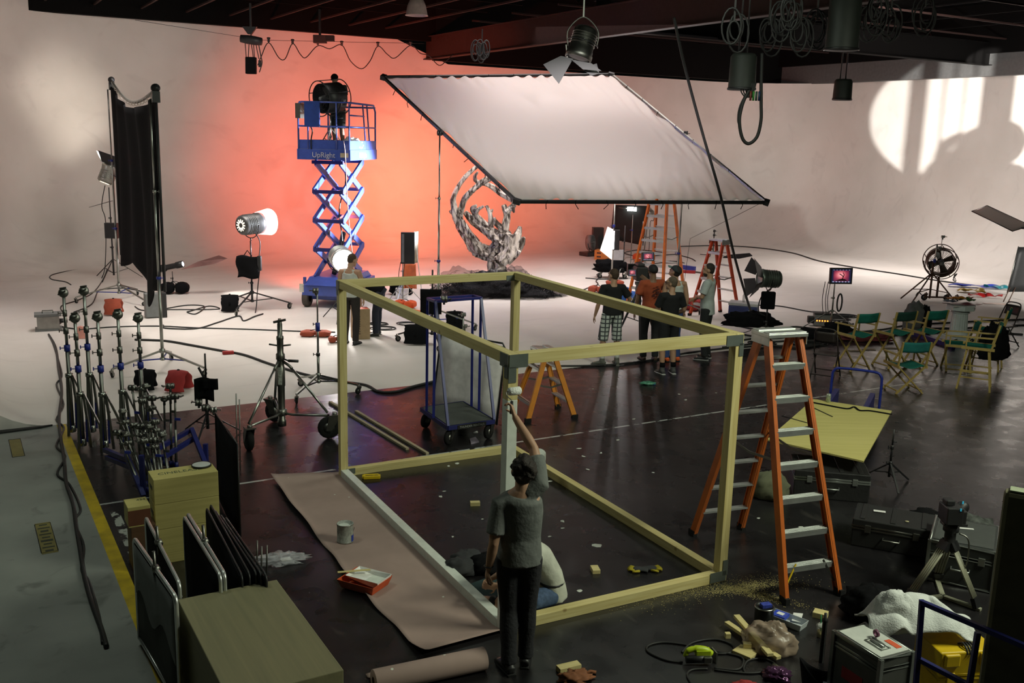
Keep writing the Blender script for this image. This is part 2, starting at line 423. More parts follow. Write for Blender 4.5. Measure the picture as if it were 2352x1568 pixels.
# diagonal bracing in the roof on the right
mb = MB()
for i in range(7):
    s0 = 16+2.2*i
    mb.bar((s0, 24.5, 7.9), (s0+1.1, 24.5, 8.9), .05, .05); mb.bar((s0+1.1, 24.5, 8.9), (s0+2.2, 24.5, 7.9), .05, .05)
room(mb.build('ceiling_truss', DARKM))
# ================================================================== kit builders (parts in local coordinates, root on the ground)
def fuse(mb, name, mt, parent, voxel=.012, smooth=3):
    o = mb.build(name, mt)
    r = o.modifiers.new('r', 'REMESH'); r.mode = 'VOXEL'; r.voxel_size = voxel
    q = o.modifiers.new('s', 'SMOOTH'); q.iterations = smooth; q.factor = .5
    dg = bpy.context.evaluated_depsgraph_get(); me = bpy.data.meshes.new_from_object(o.evaluated_get(dg))
    old = o.data; o.modifiers.clear(); o.data = me; bpy.data.meshes.remove(old); me.name = name
    me.materials.clear(); me.materials.append(mt)
    me.polygons.foreach_set('use_smooth', [True]*len(me.polygons))
    o.parent = parent; return o
def caster(parent, x, y, r=.05, h=None, w=.03, ang=0, mt=STEELD, z0=0):
    h = h or r*2.5
    d = Vector((math.cos(ang), math.sin(ang), 0)); n = Vector((-d.y, d.x, 0)); c = Vector((x, y, r+z0)); b = c+d*r*.5
    mb = MB(); mb.cyl((b.x, b.y, h-.02+z0), (b.x, b.y, h+.03+z0), r*.22, n=8)
    mb.bar((b.x, b.y, h-.02+z0), (b.x, b.y, h+z0), r*.9, r*.9, d)
    for k in (-1, 1): mb.prism([(-.25*r, -.2*r), (.25*r, -.2*r), (1.0*r, h-r-.01), (0, h-r-.01)], .006, c+n*k*(w/2+.008)-n*.003, d, (0, 0, 1))
    f = mb.build('caster_fork', mt, parent)
    wm = MB(); wm.lathe([(r*.45, -w/2), (r*.8, -w/2), (r*.97, -w*.32), (r, 0), (r*.97, w*.32), (r*.8, w/2), (r*.45, w/2)], c, n, 18)
    o = wm.build('wheel', RUB, parent)
    hb = MB(); hb.lathe([(0, -w/2-.004), (r*.5, -w/2-.002), (r*.5, w/2+.002), (0, w/2+.004)], c, n, 12); hb.build('hub', STEELD, o)
def collar(parent, c, r, mt, knob=.05, kdir=(-1, 0, 0), h=.05):
    c = Vector(c); kd = Vector(kdir).normalized(); mb = MB(); mb.lathe([(r, -h/2), (r*1.5, -h/2+.004), (r*1.5, h/2-.004), (r, h/2)], c, n=12)
    mb.cyl(c+kd*r, c+kd*(r+knob), .006, n=6); mb.bar(c+kd*(r+knob)-Vector((0, 0, .022)), c+kd*(r+knob)+Vector((0, 0, .022)), .012, .012, kd)
    return mb.build('collar', mt, parent)
def grip_head(parent, c, ax=(1, 0, 0), mt=STEELD, r=.033, name='grip_head'):
    c = Vector(c); ax = Vector(ax).normalized(); mb = MB()
    mb.lathe([(0, -.045), (r, -.042), (r, -.012), (r*.8, -.008), (r*.8, .008), (r, .012), (r, .042), (0, .045)], c, ax, 14)
    mb.cyl(c+ax*.04, c+ax*.085, .008, n=8); a, b = basis(ax)
    mb.bar(c+ax*.09-a*.035, c+ax*.09+a*.035, .014, .018, b)
    mb.cyl(c-Vector((0, 0, .075)), c, .016, n=10)
    return mb.build(name, mt, parent)
def roller_stand(t, h, legr=.55, legh=.42, low=.16, mt=STEEL, r=.02, a0=.3, casters=True, blue=None, cm=BLUE, kd=(-1, 0, 0), cas=.05):
    """upright on three braced legs; sections get thinner upward"""
    n = 3 if h > 1.6 else 2; z0 = low
    for k in range(n):
        za, zb = z0+(h-z0)*k/n, z0+(h-z0)*(k+1)/n
        MB().cyl((0, 0, za), (0, 0, zb), r*(1-.2*k), n=12).build('pole', mt, t)
        if k < n-1: collar(t, (0, 0, zb-.03), r*(1-.2*k), cm if blue is None or k == blue else mt, kdir=kd)
    for k in range(3):
        a = a0+2*PI*k/3; d = Vector((math.cos(a), math.sin(a), 0)); zt = .15 if casters else .02
        MB().bar(Vector((0, 0, legh))+d*.03, d*legr+Vector((0, 0, zt)), .03, .03).build('leg', mt, t)
        MB().bar(Vector((0, 0, low+.02))+d*.02, d*legr*.55+Vector((0, 0, legh*.45+zt*.5)), .02, .02).build('brace', cm, t)
        if casters: caster(t, d.x*legr, d.y*legr, cas, .13, ang=a+.8)
    MB().lathe([(r, -.04), (r*1.9, -.03), (r*1.9, .03), (r, .04)], (0, 0, legh), n=12).build('leg_collar', mt, t)
    MB().lathe([(r, -.03), (r*1.7, -.02), (r*1.7, .02), (r, .03)], (0, 0, low+.02), n=12).build('leg_collar', mt, t)
def light_stand(t, h, legr=.5, mt=BLK, r=.014, a0=.5, legh=.55):
    n = 3
    for k in range(n):
        za, zb = .1+(h-.1)*k/n, .1+(h-.1)*(k+1)/n
        MB().cyl((0, 0, za), (0, 0, zb), r*(1-.2*k), n=10).build('pole', mt, t)
        if k < n-1: collar(t, (0, 0, zb-.03), r*(1-.15*k), mt, .03)
    for k in range(3):
        a = a0+2*PI*k/3; d = Vector((math.cos(a), math.sin(a), 0))
        MB().bar(Vector((0, 0, legh)), d*legr+Vector((0, 0, .012)), .022, .016).build('leg', mt, t)
        MB().bar(Vector((0, 0, .16)), d*legr*.5+Vector((0, 0, legh*.5)), .016, .012).build('brace', mt, t)
def c_stand_base(t, a0=.2, mt=STEEL, lr=.42):
    for k in range(3):
        a = a0+2*PI*k/3; d = Vector((math.cos(a), math.sin(a), 0)); z = .2+.06*k
        MB().tube(spline([Vector((0, 0, z)), d*.08+Vector((0, 0, z+.01)), d*.22+Vector((0, 0, z-.04)), d*.3+Vector((0, 0, .06)), d*lr+Vector((0, 0, .02))], 4), .012, 8).build('leg', mt, t)
def sandbag(name, label, loc, rz, mt, sz=(.42, .26, .12), strap=True, drape=0, cat='sandbag', group=None, z=None):
    """saddle bag: two sewn lobes joined by a strap; drape>0 hangs the lobes down either side of a leg"""
    t = thing(name, label, cat, loc, rz, group); L, W, H = sz
    if drape:
        w = .04+H*.5; pth = spline([(-w-.05, 0, .02), (-w-.03, 0, drape*.45), (-w*.75, 0, drape*.85), (0, 0, drape+.02), (w*.75, 0, drape*.85), (w+.03, 0, drape*.45), (w+.05, 0, .02)], 4); n_ = len(pth)
        MB().tube(pth, [(W*.5*(.93+.07*math.cos(i*1.1)), .018+H*.36*abs(math.cos(PI*i/(n_-1)))**.8) for i in range(n_)], 16, lat=(0, 1, 0), flute=.03, fk=4, tw=.5).build('bag_body', mt, t, sub=1)
        MB().tube([(-w-.09, 0, drape*.5), (-w*.8, 0, drape*.93), (0, 0, drape+.05), (w*.8, 0, drape*.93), (w+.09, 0, drape*.5)], .022, 8, flat=.3, lat=(0, 1, 0)).build('strap', BLKCLOTH, t)
        return t
    for k in (-1, 1):
        mb = MB(); sd = random.random()*9
        def fn(u, v):
            a = 2*PI*u; p = PI*(v-.5); e = lambda q: math.copysign(abs(q)**.55, q)
            x = e(math.cos(p))*e(math.cos(a))*L*.25; y = e(math.cos(p))*e(math.sin(a))*W*.5; zz = e(math.sin(p))*H*.5
            w = 1+.09*math.sin(5*u*6+sd)*math.cos(v*9+sd)
            return Vector((k*L*.25+x*w, y*w, H*.5+zz*(1-.25*abs(math.cos(a))))) 
        nu, nv = 18, 10; vs = [fn(i/nu, j/nv) for i in range(nu) for j in range(nv+1)]
        mb.add(vs, [(i*(nv+1)+j, ((i+1) % nu)*(nv+1)+j, ((i+1) % nu)*(nv+1)+j+1, i*(nv+1)+j+1) for i in range(nu) for j in range(nv)], True)
        mb.build('bag_lobe', mt, t)
    if strap:
        h = H
        MB().tube(spline([(-L*.18, 0, h*.9), (-L*.06, 0, h+.01), (L*.06, 0, h+.01), (L*.18, 0, h*.9)], 4), .022, 8, flat=.3, lat=(0, 1, 0)).build('strap', BLKCLOTH, t)
    return t
def blob(name, mt, parent, fn, nu=28, nv=18, group=None):
    mb = MB(); vs = [fn(i/nu, j/nv) for i in range(nu) for j in range(nv+1)]
    mb.add(vs, [(i*(nv+1)+j, ((i+1) % nu)*(nv+1)+j, ((i+1) % nu)*(nv+1)+j+1, i*(nv+1)+j+1) for i in range(nu) for j in range(nv)], True)
    return mb.build(name, mt, parent)
def crumple(sx, sy, sz, seed=0, amp=.2, fr=3., flat=True):
    from mathutils import noise
    def fn(u, v):
        a = 2*PI*u; p = PI*(v-.5); d = Vector((math.cos(p)*math.cos(a), math.cos(p)*math.sin(a), math.sin(p)))
        k = 1+amp*2*noise.noise(d*fr+Vector((seed, 0, 0)))+amp*abs(noise.noise(d*fr*2.3+Vector((0, seed, 0))))*1.4
        z = d.z*sz*k+sz*.5
        return Vector((d.x*sx*k, d.y*sy*k, max(z, .004*(1+u)) if flat else z))
    return fn
def cable(label, pts, r=.011, mt=None, k=6, name='cable', cat='cable', plugs=False, wob=0):
    """a cable lying on the ground through surveyed points (pixels or vectors)"""
    P = []
    for p in pts:
        if isinstance(p, Vector): P.append(p)
        else: g = G(p[0], p[1], p[2] if len(p) > 2 else 0); P.append(Vector((g.x, g.y, (p[2] if len(p) > 2 else 0)+r)))
    S = spline(P, k)
    if wob:
        for i, q in enumerate(S): S[i] = q+Vector((math.sin(i*1.3)*wob, math.cos(i*.9)*wob, 0))
    o0 = S[0].copy(); o0.z = 0
    o = MB().tube([q-o0 for q in S], r, 6).build(name, mt or CABLE, loc=o0)
    return tag(o, label, cat)
def coil_pts(c, r, turns, lift=.012, ex=1.0, seed=1):
    rnd = random.Random(seed); out = []
    for i in range(int(turns*14)):
        a = 2*PI*i/14; k = r*(1+.12*math.sin(a*.37+seed)+.05*rnd.random()); out.append(Vector((c[0]+math.cos(a)*k, c[1]+math.sin(a)*k*ex, c[2]+.01+lift*(i//14))))
    return out
# ------------------------------------------------------------------ fresnel lamp head, pointing along local +X, pivot at origin
BULB = mat('lamp_lens_lit', (1, 1, 1), .3, emit=(1, .93, .82), es=30, var=0)
LENS = mat('lamp_lens_off', (.35, .37, .38), .1)
def lamp_head(t, M, R=.14, L=.34, shell=STEELD, doors=True, lit=False, vents=True, lensmat=None):
    def B(mb, name, mt, par=None):
        mb.v = [M @ p for p in mb.v]; return mb.build(name, mt, par or t)
    mb = MB(); mb.lathe([(0, -L*.5), (R*.75, -L*.5), (R*.95, -L*.42), (R*.95, L*.2), (R, L*.22), (R, L*.3), (R*1.06, L*.34), (R*1.06, L*.5), (R*.96, L*.5), (R*.96, L*.46)], (0, 0, 0), (1, 0, 0), 24)
    for k in range(5): mb.lathe([(R*.95, -L*.3+k*.05), (R*1.01, -L*.295+k*.05), (R*1.01, -L*.285+k*.05), (R*.95, -L*.28+k*.05)], (0, 0, 0), (1, 0, 0), 24)
    hs = B(mb, 'housing', shell)
    if vents:
        mb = MB()
        for k in range(12):
            a = 2*PI*k/12; mb.bar(Vector((-L*.505, math.cos(a)*R*.25, math.sin(a)*R*.25)), Vector((-L*.505, math.cos(a)*R*.58, math.sin(a)*R*.58)), R*.11, .004, (1, 0, 0))
        B(mb, 'vent_slots', mat('vent_glow', (1, .9, .7), .5, emit=(1, .85, .6), es=2.2, var=0) if lit else BLK, hs)
    mb = MB(); mb.lathe([(R*.94, L*.455), (R*.6, L*.475), (0, L*.485)], (0, 0, 0), (1, 0, 0), 24); B(mb, 'lens', lensmat or (BULB if lit else LENS))
    mb = MB(); mb.tube([Vector((0, math.cos(a)*R*1.22, -math.sin(a)*R*1.35)) for a in [PI*i/14 for i in range(15)]], .011, 8); mb.cyl((0, 0, -R*1.35-.06), (0, 0, -R*1.3), .016, n=10); B(mb, 'yoke', BLK)
    if doors:
        for k in range(4):
            a = PI/2*k+PI/4; u = Vector((0, math.cos(a), math.sin(a))); v = Vector((0, -math.sin(a), math.cos(a))); x = Vector((1, 0, 0)); dr = x*.75+u*.62
            p = x*L*.5+u*R*1.02
            mb = MB(); mb.prism([(-R*.78, 0), (R*.78, 0), (R*1.25, R*1.35), (-R*1.25, R*1.35)], .004, p, v, dr.normalized()); B(mb, 'barn_door', BLK)
# ------------------------------------------------------------------ step ladder: front steps face local -Y
def step_ladder(name, label, loc, rz, H, nst, wb, wt, depth, mt, twin=False, tread=.075, capd=.14, cap_mt=ALU, group=None, rw=.075, brace=True, wide_steps=True, feet=True):
    t = thing(name, label, 'ladder', loc, rz, group)
    def fx(z): return wb+(wt-wb)*z/H
    yt = capd*.35
    for side, (y0, y1) in ((0, (-depth/2, -yt)), (1, (depth/2, yt))):
        for k in (-1, 1):
            p0 = Vector((k*wb/2, y0, .03)); p1 = Vector((k*wt/2, y1, H-.06))
            mb = MB(); mb.bar(p0, p1, .028, rw, (0, 1, .2)); 
            for q in (-1, 1): mb.bar(p0+Vector((-k*.014, q*rw*.44, 0)), p1+Vector((-k*.014, q*rw*.44, 0)), .03, .008, (0, 1, .2))
            mb.build('rail', mt, t)
            if feet: MB().box((k*wb/2, y0*1.01, .03), (.045, rw*1.25, .06)).build('foot', RUB, t)
    ys = lambda z, s: (-depth/2+(depth/2-yt)*z/H)*(1 if s == 0 else -1)
    for i in range(1, nst+1):
        z = H*i/(nst+1); w = fx(z)-.03
        mb = MB(); mb.box((0, ys(z, 0)+.01, z), (w, tread, .022)); mb.box((0, ys(z, 0)+.01-tread/2+.006, z-.018), (w, .01, .05))
        for q in range(4): mb.box((0, ys(z, 0)+.01-tread/2+.012+q*tread/4, z+.013), (w*.98, .007, .005))
        mb.build('step', ALU, t)
        if twin or i % 2:
            mb = MB(); mb.box((0, ys(z, 1), z), (w, tread*.9 if twin else .03, .02)); mb.box((0, ys(z, 1)+tread*.4, z-.015), (w, .01, .04)); mb.build('step' if twin else 'rear_bar', ALU, t)
    mb = MB(); mb.box((0, 0, H-.02), (wt+.08, capd*1.55, .035)); mb.box((0, -capd*.45, H), (wt+.06, capd*.5, .02)); mb.box((0, capd*.45, H), (wt+.06, capd*.5, .02))
    for k in (-1, 1): mb.box((k*(wt/2+.03), 0, H-.06), (.012, capd*1.5, .11))
    mb.build('top_cap', cap_mt, t, bevel=.004)
    if brace:
        z = H*.52
        for k in (-1, 1):
            mb = MB(); a = Vector((k*fx(z)/2, ys(z, 0), z)); b = Vector((k*fx(z)/2, ys(z, 1), z)); m_ = (a+b)/2-Vector((0, 0, .05)); mb.bar(a, m_, .006, .025, (0, 0, 1)); mb.bar(m_, b, .006, .025, (0, 0, 1)); mb.build('spreader', STEELD, t)
    return t
# ------------------------------------------------------------------ folding director chair, faces local -Y (back canvas at +Y)
def director_chair(label, loc, rz, back=GREEN, tall=False, group='director chairs', seatmt=GREEN, SH=None):
    t = thing('director_chair', label, 'chair', loc, rz, group); W, D = .56, .42; SH = SH or (.74 if tall else .46)
    for y in (-D/2, D/2):
        for k in (-1, 1):
            if tall: MB().bar((k*.24, y*1.25, 0), (k*.22, y*.8, SH), .022, .032).build('leg', CREAM, t)
            else: MB().bar((k*W*.44, y+k*.012, 0), (-k*W*.42, y+k*.012, SH), .022, .036, (0, 1, 0)).build('leg', CREAM, t)
    for k in (-1, 1):
        if tall:
            for z in (.22, .34): MB().bar((k*.237, -D*.6, z), (k*.237, D*.6, z), .016, .02).build('stretcher', CREAM, t)
        else: MB().bar((k*W*.40, -D/2, .05), (k*W*.40, D/2, .05), .016, .022).build('stretcher', CREAM, t)
        MB().bar((k*W*.44, -D*.62, SH), (k*W*.44, D*.62, SH), .03, .045).build('side_rail', CREAM, t)
        MB().bar((k*W*.46, -D*.62, SH+.19), (k*W*.46, D*.58, SH+.20), .05, .022).build('armrest', CREAM, t)
        MB().bar((k*W*.45, -D*.45, SH), (k*W*.46, -D*.45, SH+.19), .022, .022).build('arm_post', CREAM, t)
        MB().bar((k*W*.45, D*.5, SH), (k*W*.45, D*.72, SH+.44), .026, .032).build('back_post', CREAM, t)
    if tall:
        for y, z in ((-D*.56, .2), (D*.56, .3), (-D*.52, .4)): MB().bar((-.235, y, z), (.235, y, z), .018, .022).build('stretcher', CREAM, t)
    def seat(u, v): return Vector(((u-.5)*W*.88, (v-.5)*D*1.02, SH+.015-.05*math.sin(PI*u)**2))
    MB().sheet(seat, 10, 6, .006).build('seat', seatmt, t)
    def bk(u, v): return Vector(((u-.5)*W*.94, D*.62+.035*v+.05*math.sin(PI*u)**2, SH+.26+.18*v))
    MB().sheet(bk, 10, 4, .007).build('backrest', back, t)
    return t
# ------------------------------------------------------------------ people: local +Y is the way they face
def hand(mb, w, d, nrm, side=1, curl=.5, s=1.0, gap=.021):
    """palm at wrist w pointing along d, palm facing nrm, four fingers and a thumb"""
    w = Vector(w); d = Vector(d).normalized(); nrm = Vector(nrm); nrm = (nrm-d*nrm.dot(d)).normalized(); x = d.cross(nrm)*side
    mb.tube([w-d*.01, w+d*.03*s, w+d*.07*s, w+d*.092*s], [(.026*s, .019*s), (.036*s, .017*s), (.042*s, .016*s), (.038*s, .013*s)], 10, lat=x)
    for i, ln in enumerate((.066, .076, .071, .055)):
        o = w+d*.088*s+x*(1.5-i)*gap*s; p = [o-d*.02*s]; cur = o; ang = 0; p.append(cur.copy())
        for j, fr in enumerate((.45, .32, .23)):
            ang += curl*(.55 if j == 0 else .8); dd = d*math.cos(ang)+nrm*math.sin(ang)+x*(1.5-i)*.05; cur = cur+dd.normalized()*ln*fr*s; p.append(cur.copy())
        mb.tube(p, [.0095*s, .0095*s, .009*s, .0085*s, .007*s], 8)
    o = w+d*.025*s+x*.03*s
    p = [o, o+(d*.4+x*.8+nrm*.35*curl).normalized()*.036*s]; p.append(p[1]+(d*.8+x*.35+nrm*.6*curl).normalized()*.032*s); p.append(p[2]+(d*.9+nrm*.7*curl).normalized()*.024*s)
    mb.tube(p, [.013*s, .012*s, .0105*s, .008*s], 8)
POSE = dict(pelvis=(0, 0, .96), waist=(0, .01, 1.1), chest=(0, .015, 1.3), upper=(0, -.01, 1.41), neck=(0, -.015, 1.475), head=(0, .025, 1.635),
            sL=(-.185, -.01, 1.41), sR=(.185, -.01, 1.41), eL=(-.245, -.04, 1.13), eR=(.245, -.04, 1.13), wL=(-.25, .05, .89), wR=(.25, .05, .89),
            hL=(-.095, 0, .92), hR=(.095, 0, .92), kL=(-.105, .025, .5), kR=(.105, .025, .5), aL=(-.11, -.03, .085), aR=(.11, -.03, .085), fL=(-.14, 1, 0), fR=(.14, 1, 0))
HAIR = mat('dark_hair', (.018, .012, .009), .75, var=.4, scale=60, bump=.5)
def person(label, loc, rz, pose=None, skin=SKIN, shirt=None, tank=False, pants=None, shorts=False, shoes=BLKP, sole=None, hair=HAIR, cap=None, cap_yaw=0, yaw=0, tilt=0, roll=0, h=1.76, voxel=.012, girth=1.0, curl=.5, hands=None, beard=False, glasses=False, beanie=False, socks=None, noshoes=False, hairlen=1.0, female=False, shirt_len=.9, lower_skin=True, brim=None):
    J = {k: Vector(v) for k, v in POSE.items()}
    for k, v in (pose or {}).items(): J[k] = Vector(v)
    t = thing('person', label, 'person', loc, rz); t.scale = (h/1.76,)*3
    lat = (J['sR']-J['sL']).normalized(); plat = (J['hR']-J['hL']).normalized(); g = girth
    HM = Matrix.Translation(J['head']) @ Matrix.Rotation(yaw, 4, 'Z') @ Matrix.Rotation(roll, 4, 'Y') @ Matrix.Rotation(tilt, 4, 'X'); HR = HM.to_3x3()
    body = MB()
    body.ball(HM @ Vector((0, -.012, .02)), (.074, .094, .098), 16, 12, HR)
    body.ball(HM @ Vector((0, .025, -.05)), (.056, .066, .066), 14, 10, HR)
    body.tube([HM @ Vector(p) for p in ((0, .078, .025), (0, .097, -.012), (0, .105, -.03), (0, .085, -.04))], [.009, .013, .015, .008], 8)
    body.ball(HM @ Vector((0, .085, -.062)), (.024, .011, .011), 10, 6, HR); body.ball(HM @ Vector((0, .076, -.098)), (.026, .02, .02), 10, 6, HR)
    for k in (-1, 1):
        body.ball(HM @ Vector((k*.078, -.008, -.012)), (.012, .02, .033), 8, 6, HR)
        body.ball(HM @ Vector((k*.03, .082, .036)), (.022, .012, .008), 8, 6, HR)
    hb = HM @ Vector((0, -.03, -.06))
    body.tube([J['neck']-Vector((0, 0, .04)), J['neck']*.6+hb*.4, hb], [.062, .056, .056], 12)
    TP = [J['pelvis']-(J['waist']-J['pelvis'])*.55, J['pelvis'], J['waist'], J['chest'], J['upper'], J['neck']]
    TR = [(.135, .095), (.16*g, .112*g), (.14*g, .098*g), (.16*g, .112*g), (.15, .092), (.066, .058)]
    body.tube(TP, TR, 16, lat=lat)
    arms = {}
    for sd in 'LR':
        s, e, w = J['s'+sd], J['e'+sd], J['w'+sd]; nb = J['neck']-Vector((0, 0, .05)); nb = J['upper']+(s-J['upper'])*.4
        body.tube([nb, s, s+(e-s)*.3, e, e+(w-e)*.3, w], [.068, .062, .052, .039, .041, .026], 12)
        hh, kk, aa = J['h'+sd], J['k'+sd], J['a'+sd]
        body.tube([J['pelvis']*.35+hh*.65, hh, hh+(kk-hh)*.3, kk, kk+(aa-kk)*.32, aa, aa-(kk-aa).normalized()*.03], [.085, .09*g, .082*g, .055, .058, .038, .036], 14)
        fd = J['f'+sd].normalized(); dn = -(kk-aa).normalized(); ft = aa+fd*.16+dn*.05
        body.tube([aa-fd*.05+dn*.04, aa+fd*.04+dn*.04, ft], [(.036, .036), (.042, .032), (.038, .016)], 10, lat=plat)
        hd = (hands or {}).get(sd, {})
        inward = (Vector((0, 0, 0))+J['pelvis']-w); inward.z = 0
        hand(body, w, hd.get('d', (w-e)), hd.get('n', inward), hd.get('side', 1 if sd == 'L' else -1), hd.get('curl', curl))
    fuse(body, 'body', skin, t, voxel)
    eye = MB()
    for k in (-1, 1): eye.ball(HM @ Vector((k*.031, .085, .02)), (.011, .006, .007), 8, 6, HR)
    eye.build('eyes', mat('eye_dark', (.03, .02, .015), .2), t)
    if shirt:
        mb = MB(); e_ = .013; low = J['pelvis']+(J['waist']-J['pelvis'])*((.9-shirt_len)*2-.25)
        sp = [low, J['pelvis']+(J['waist']-J['pelvis'])*.3, J['waist'], J['chest'], J['upper']]
        sr = [(.162*g+e_, .118*g+e_), (.16*g+e_, .115*g+e_), (.15*g+e_, .108*g+e_), (.166*g+e_, .118*g+e_), (.15+e_, .095+e_)]
        if tank: sp[-1:] = [J['chest']+(J['upper']-J['chest'])*.5, J['upper']]; sr[-1:] = [(.162, .118), (.15, .106)]
        else: sp.append(J['upper']+(J['neck']-J['upper'])*.55); sr.append((.095, .078))
        from mathutils import noise as nz
        P = []; R = []
        for i in range(len(sp)-1):
            for q in range(5):
                f = q/5; P.append(sp[i]*(1-f)+sp[i+1]*f); R.append((sr[i][0]*(1-f)+sr[i+1][0]*f, sr[i][1]*(1-f)+sr[i+1][1]*f))
        P.append(sp[-1]); R.append(sr[-1]); mb.tube(P, R, 28, lat=lat, flute=.014, fk=6, tw=.45)
        for sd in 'LR':
            s, e = J['s'+sd], J['e'+sd]
            if tank: mb.tube([J['upper']+(s-J['upper'])*.42-Vector((0, 0, .05)), J['upper']+(s-J['upper'])*.45+Vector((0, 0, .055))], [.088, .055], 10)
            else: mb.tube([J['upper']+(s-J['upper'])*.3, s, s+(e-s)*.35, s+(e-s)*.74], [.078, .076, .071, .074], 14)
        fuse(mb, 'shirt', shirt, t, max(voxel, .009), 4)
    if pants:
        mb = MB(); e_ = .014
        mb.tube([J['pelvis']-(J['waist']-J['pelvis'])*.6, J['pelvis'], J['pelvis']+(J['waist']-J['pelvis'])*.45], [(.14, .1), (.163*g+.006, .116*g+.006), (.152*g+.006, .108*g+.006)], 16, lat=plat)
        for sd in 'LR':
            hh, kk, aa = J['h'+sd], J['k'+sd], J['a'+sd]
            if shorts: mb.tube([J['pelvis']*.35+hh*.65, hh, hh+(kk-hh)*.4, hh+(kk-hh)*1.05 if shorts is True else hh+(kk-hh)*shorts], [.09, .098*g, .098*g, .094*g], 14)
            else:
                pts = [J['pelvis']*.35+hh*.65, hh, hh+(kk-hh)*.35, hh+(kk-hh)*.7, kk, kk+(aa-kk)*.35, kk+(aa-kk)*.7, aa+Vector((0, 0, -.01))]
                mb.tube(pts, [.09, .098*g, .092*g, .078, .07, .073, .062, .064], 14, flute=.02, fk=5, tw=.8)
        fuse(mb, 'shorts' if shorts else 'trousers', pants, t, max(voxel, .01), 3)
    if not noshoes:
        for sd in 'LR':
            aa, kk = J['a'+sd], J['k'+sd]; fd = J['f'+sd].normalized(); dn = -(kk-aa).normalized(); dn = (dn-fd*dn.dot(fd)).normalized(); sl = dn.cross(fd)
            mb = MB(); mb.tube([aa-fd*.07+dn*.045, aa-fd*.02+dn*.035, aa+fd*.06+dn*.045, aa+fd*.15+dn*.06, aa+fd*.19+dn*.065], [(.036, .034), (.044, .047), (.047, .036), (.045, .024), (.028, .016)], 12, lat=sl)
            mb.tube([aa+dn*.02, aa-dn*.05], [.052, .047], 12)
            o = fuse(mb, 'shoe', shoes, t, .011, 2)
            sm = MB(); sm.tube([aa-fd*.08+dn*.079, aa+fd*.0+dn*.079, aa+fd*.1+dn*.079, aa+fd*.2+dn*.079], [(.036, .011), (.042, .011), (.05, .011), (.032, .011)], 12, lat=sl)
            sm.build('sole', sole or RUB, o)
            if socks: MB().tube([aa-dn*.02, aa-dn*.13], [.045, .05], 12).build('sock', socks, t)
    if cap:
        mb = MB(); CM = HM @ Matrix.Rotation(cap_yaw, 4, 'Z')
        def cf(u, v):
            a = 2*PI*u; p = PI/2*(1-v)*((1.12-.28*math.sin(a)) if beanie else .98)
            return CM @ Vector((math.sin(p)*math.cos(a)*.086, math.sin(p)*math.sin(a)*.106-.012, .028+math.cos(p)*.092))
        mb.sheet(cf, 20, 6, .006); o = mb.build('cap', cap, t)
        if brim:
            bm = MB(); bm.sheet(lambda u, v: CM @ Vector(((u-.5)*.15*(1-.35*v*v), .085+.085*v*math.sin(PI*(.18+.64*u)), .036-.02*v+.012*math.sin(PI*u))), 8, 4, .005); bm.build('brim', brim, o)
    if hair:
        mb = MB(); L = hairlen
        mb.ball(HM @ Vector((0, -.026, .035)), (.079*L**.3, .092*L**.3, .094*L**.3), 18, 12, HR)
        mb.ball(HM @ Vector((0, -.05, -.005)), (.074, .06, .075*L), 16, 10, HR)
        if L > 1.05:
            rnd = random.Random(3)
            for k in range(60):
                a = rnd.uniform(0, 2*PI); p = rnd.uniform(0, 1.7); d = Vector((math.sin(p)*math.cos(a), math.sin(p)*math.sin(a), math.cos(p)))
                if d.y > .3 and d.z < .55: continue
                q = Vector((d.x*.083, d.y*.096-.03, d.z*.1+.03)); mb.ball(HM @ q, .017+.012*rnd.random(), 6, 5)
        fuse(mb, 'hair', hair, t, .008, 2)
    if beard:
        mb = MB(); mb.ball(HM @ Vector((0, .036, -.075)), (.056, .058, .045), 12, 8, HR); fuse(mb, 'beard', HAIR, t, .009, 1)
    if glasses:
        mb = MB()
        for k in (-1, 1):
            mb.tube([HM @ Vector((k*.033+math.cos(a)*.024, .098, .02+math.sin(a)*.018)) for a in [2*PI*i/12 for i in range(12)]], .0035, 6, closed=True)
            mb.tube([HM @ Vector(p) for p in ((k*.057, .096, .024), (k*.08, .05, .024), (k*.082, -.02, .018))], .0035, 6)
        mb.build('glasses', BLKP, t)
    return t
# ================================================================== timber cube frame and what is around it
YAW = .4925; FA, FB, FH = 2.415, 4.349, 2.41; PT = .092
FR = thing('timber_cube', 'open cube frame of pale timber posts and rails standing on the black floor', 'frame', (-2.08, 11.43, 0), YAW)
WPAINT = mat('wet_white_paint', (.66, .70, .64), .35, var=.08, scale=14)
PLATE = mat('steel_plate', (.16, .185, .17), .5, .6)
BLUETAPE = mat('blue_tape', (.03, .08, .36), .6)
def post(x, y, painted=False):
    if painted:
        mb = MB(); mb.box((x, y, 2.03/2), (PT, PT, 2.03)); o = mb.build('post', [WPAINT], FR, bevel=.004); o['label'] = 'white painted timber post'
        MB().box((x, y, (2.03+FH)/2), (PT, PT, FH-2.03)).build('post_top', PINEZ, o, bevel=.004)
        MB().box((x, y-PT/2-.0015, .05), (PT*.9, .003, .07)).build('tape', BLUETAPE, o)
    else: MB().box((x, y, FH/2), (PT, PT, FH)).build('post', PINEZ, FR, bevel=.004)
x0, x1, y0, y1 = PT/2, FA-PT/2, -PT/2, -FB+PT/2
post(x0, y0); post(x1, y0); post(x1, y1); post(x0, y1, True)
def rail(p0, p1, z, w=.05, h=PT, mt=PINE, nm='rail'): 
    return MB().bar((p0[0], p0[1], z), (p1[0], p1[1], z), w, h, (0, 0, 1)).build(nm, mt, FR, bevel=.003)
PINEY = wood('pine_y', (.5, .40, .155), (.64, .55, .26), along='Y')
e = PT
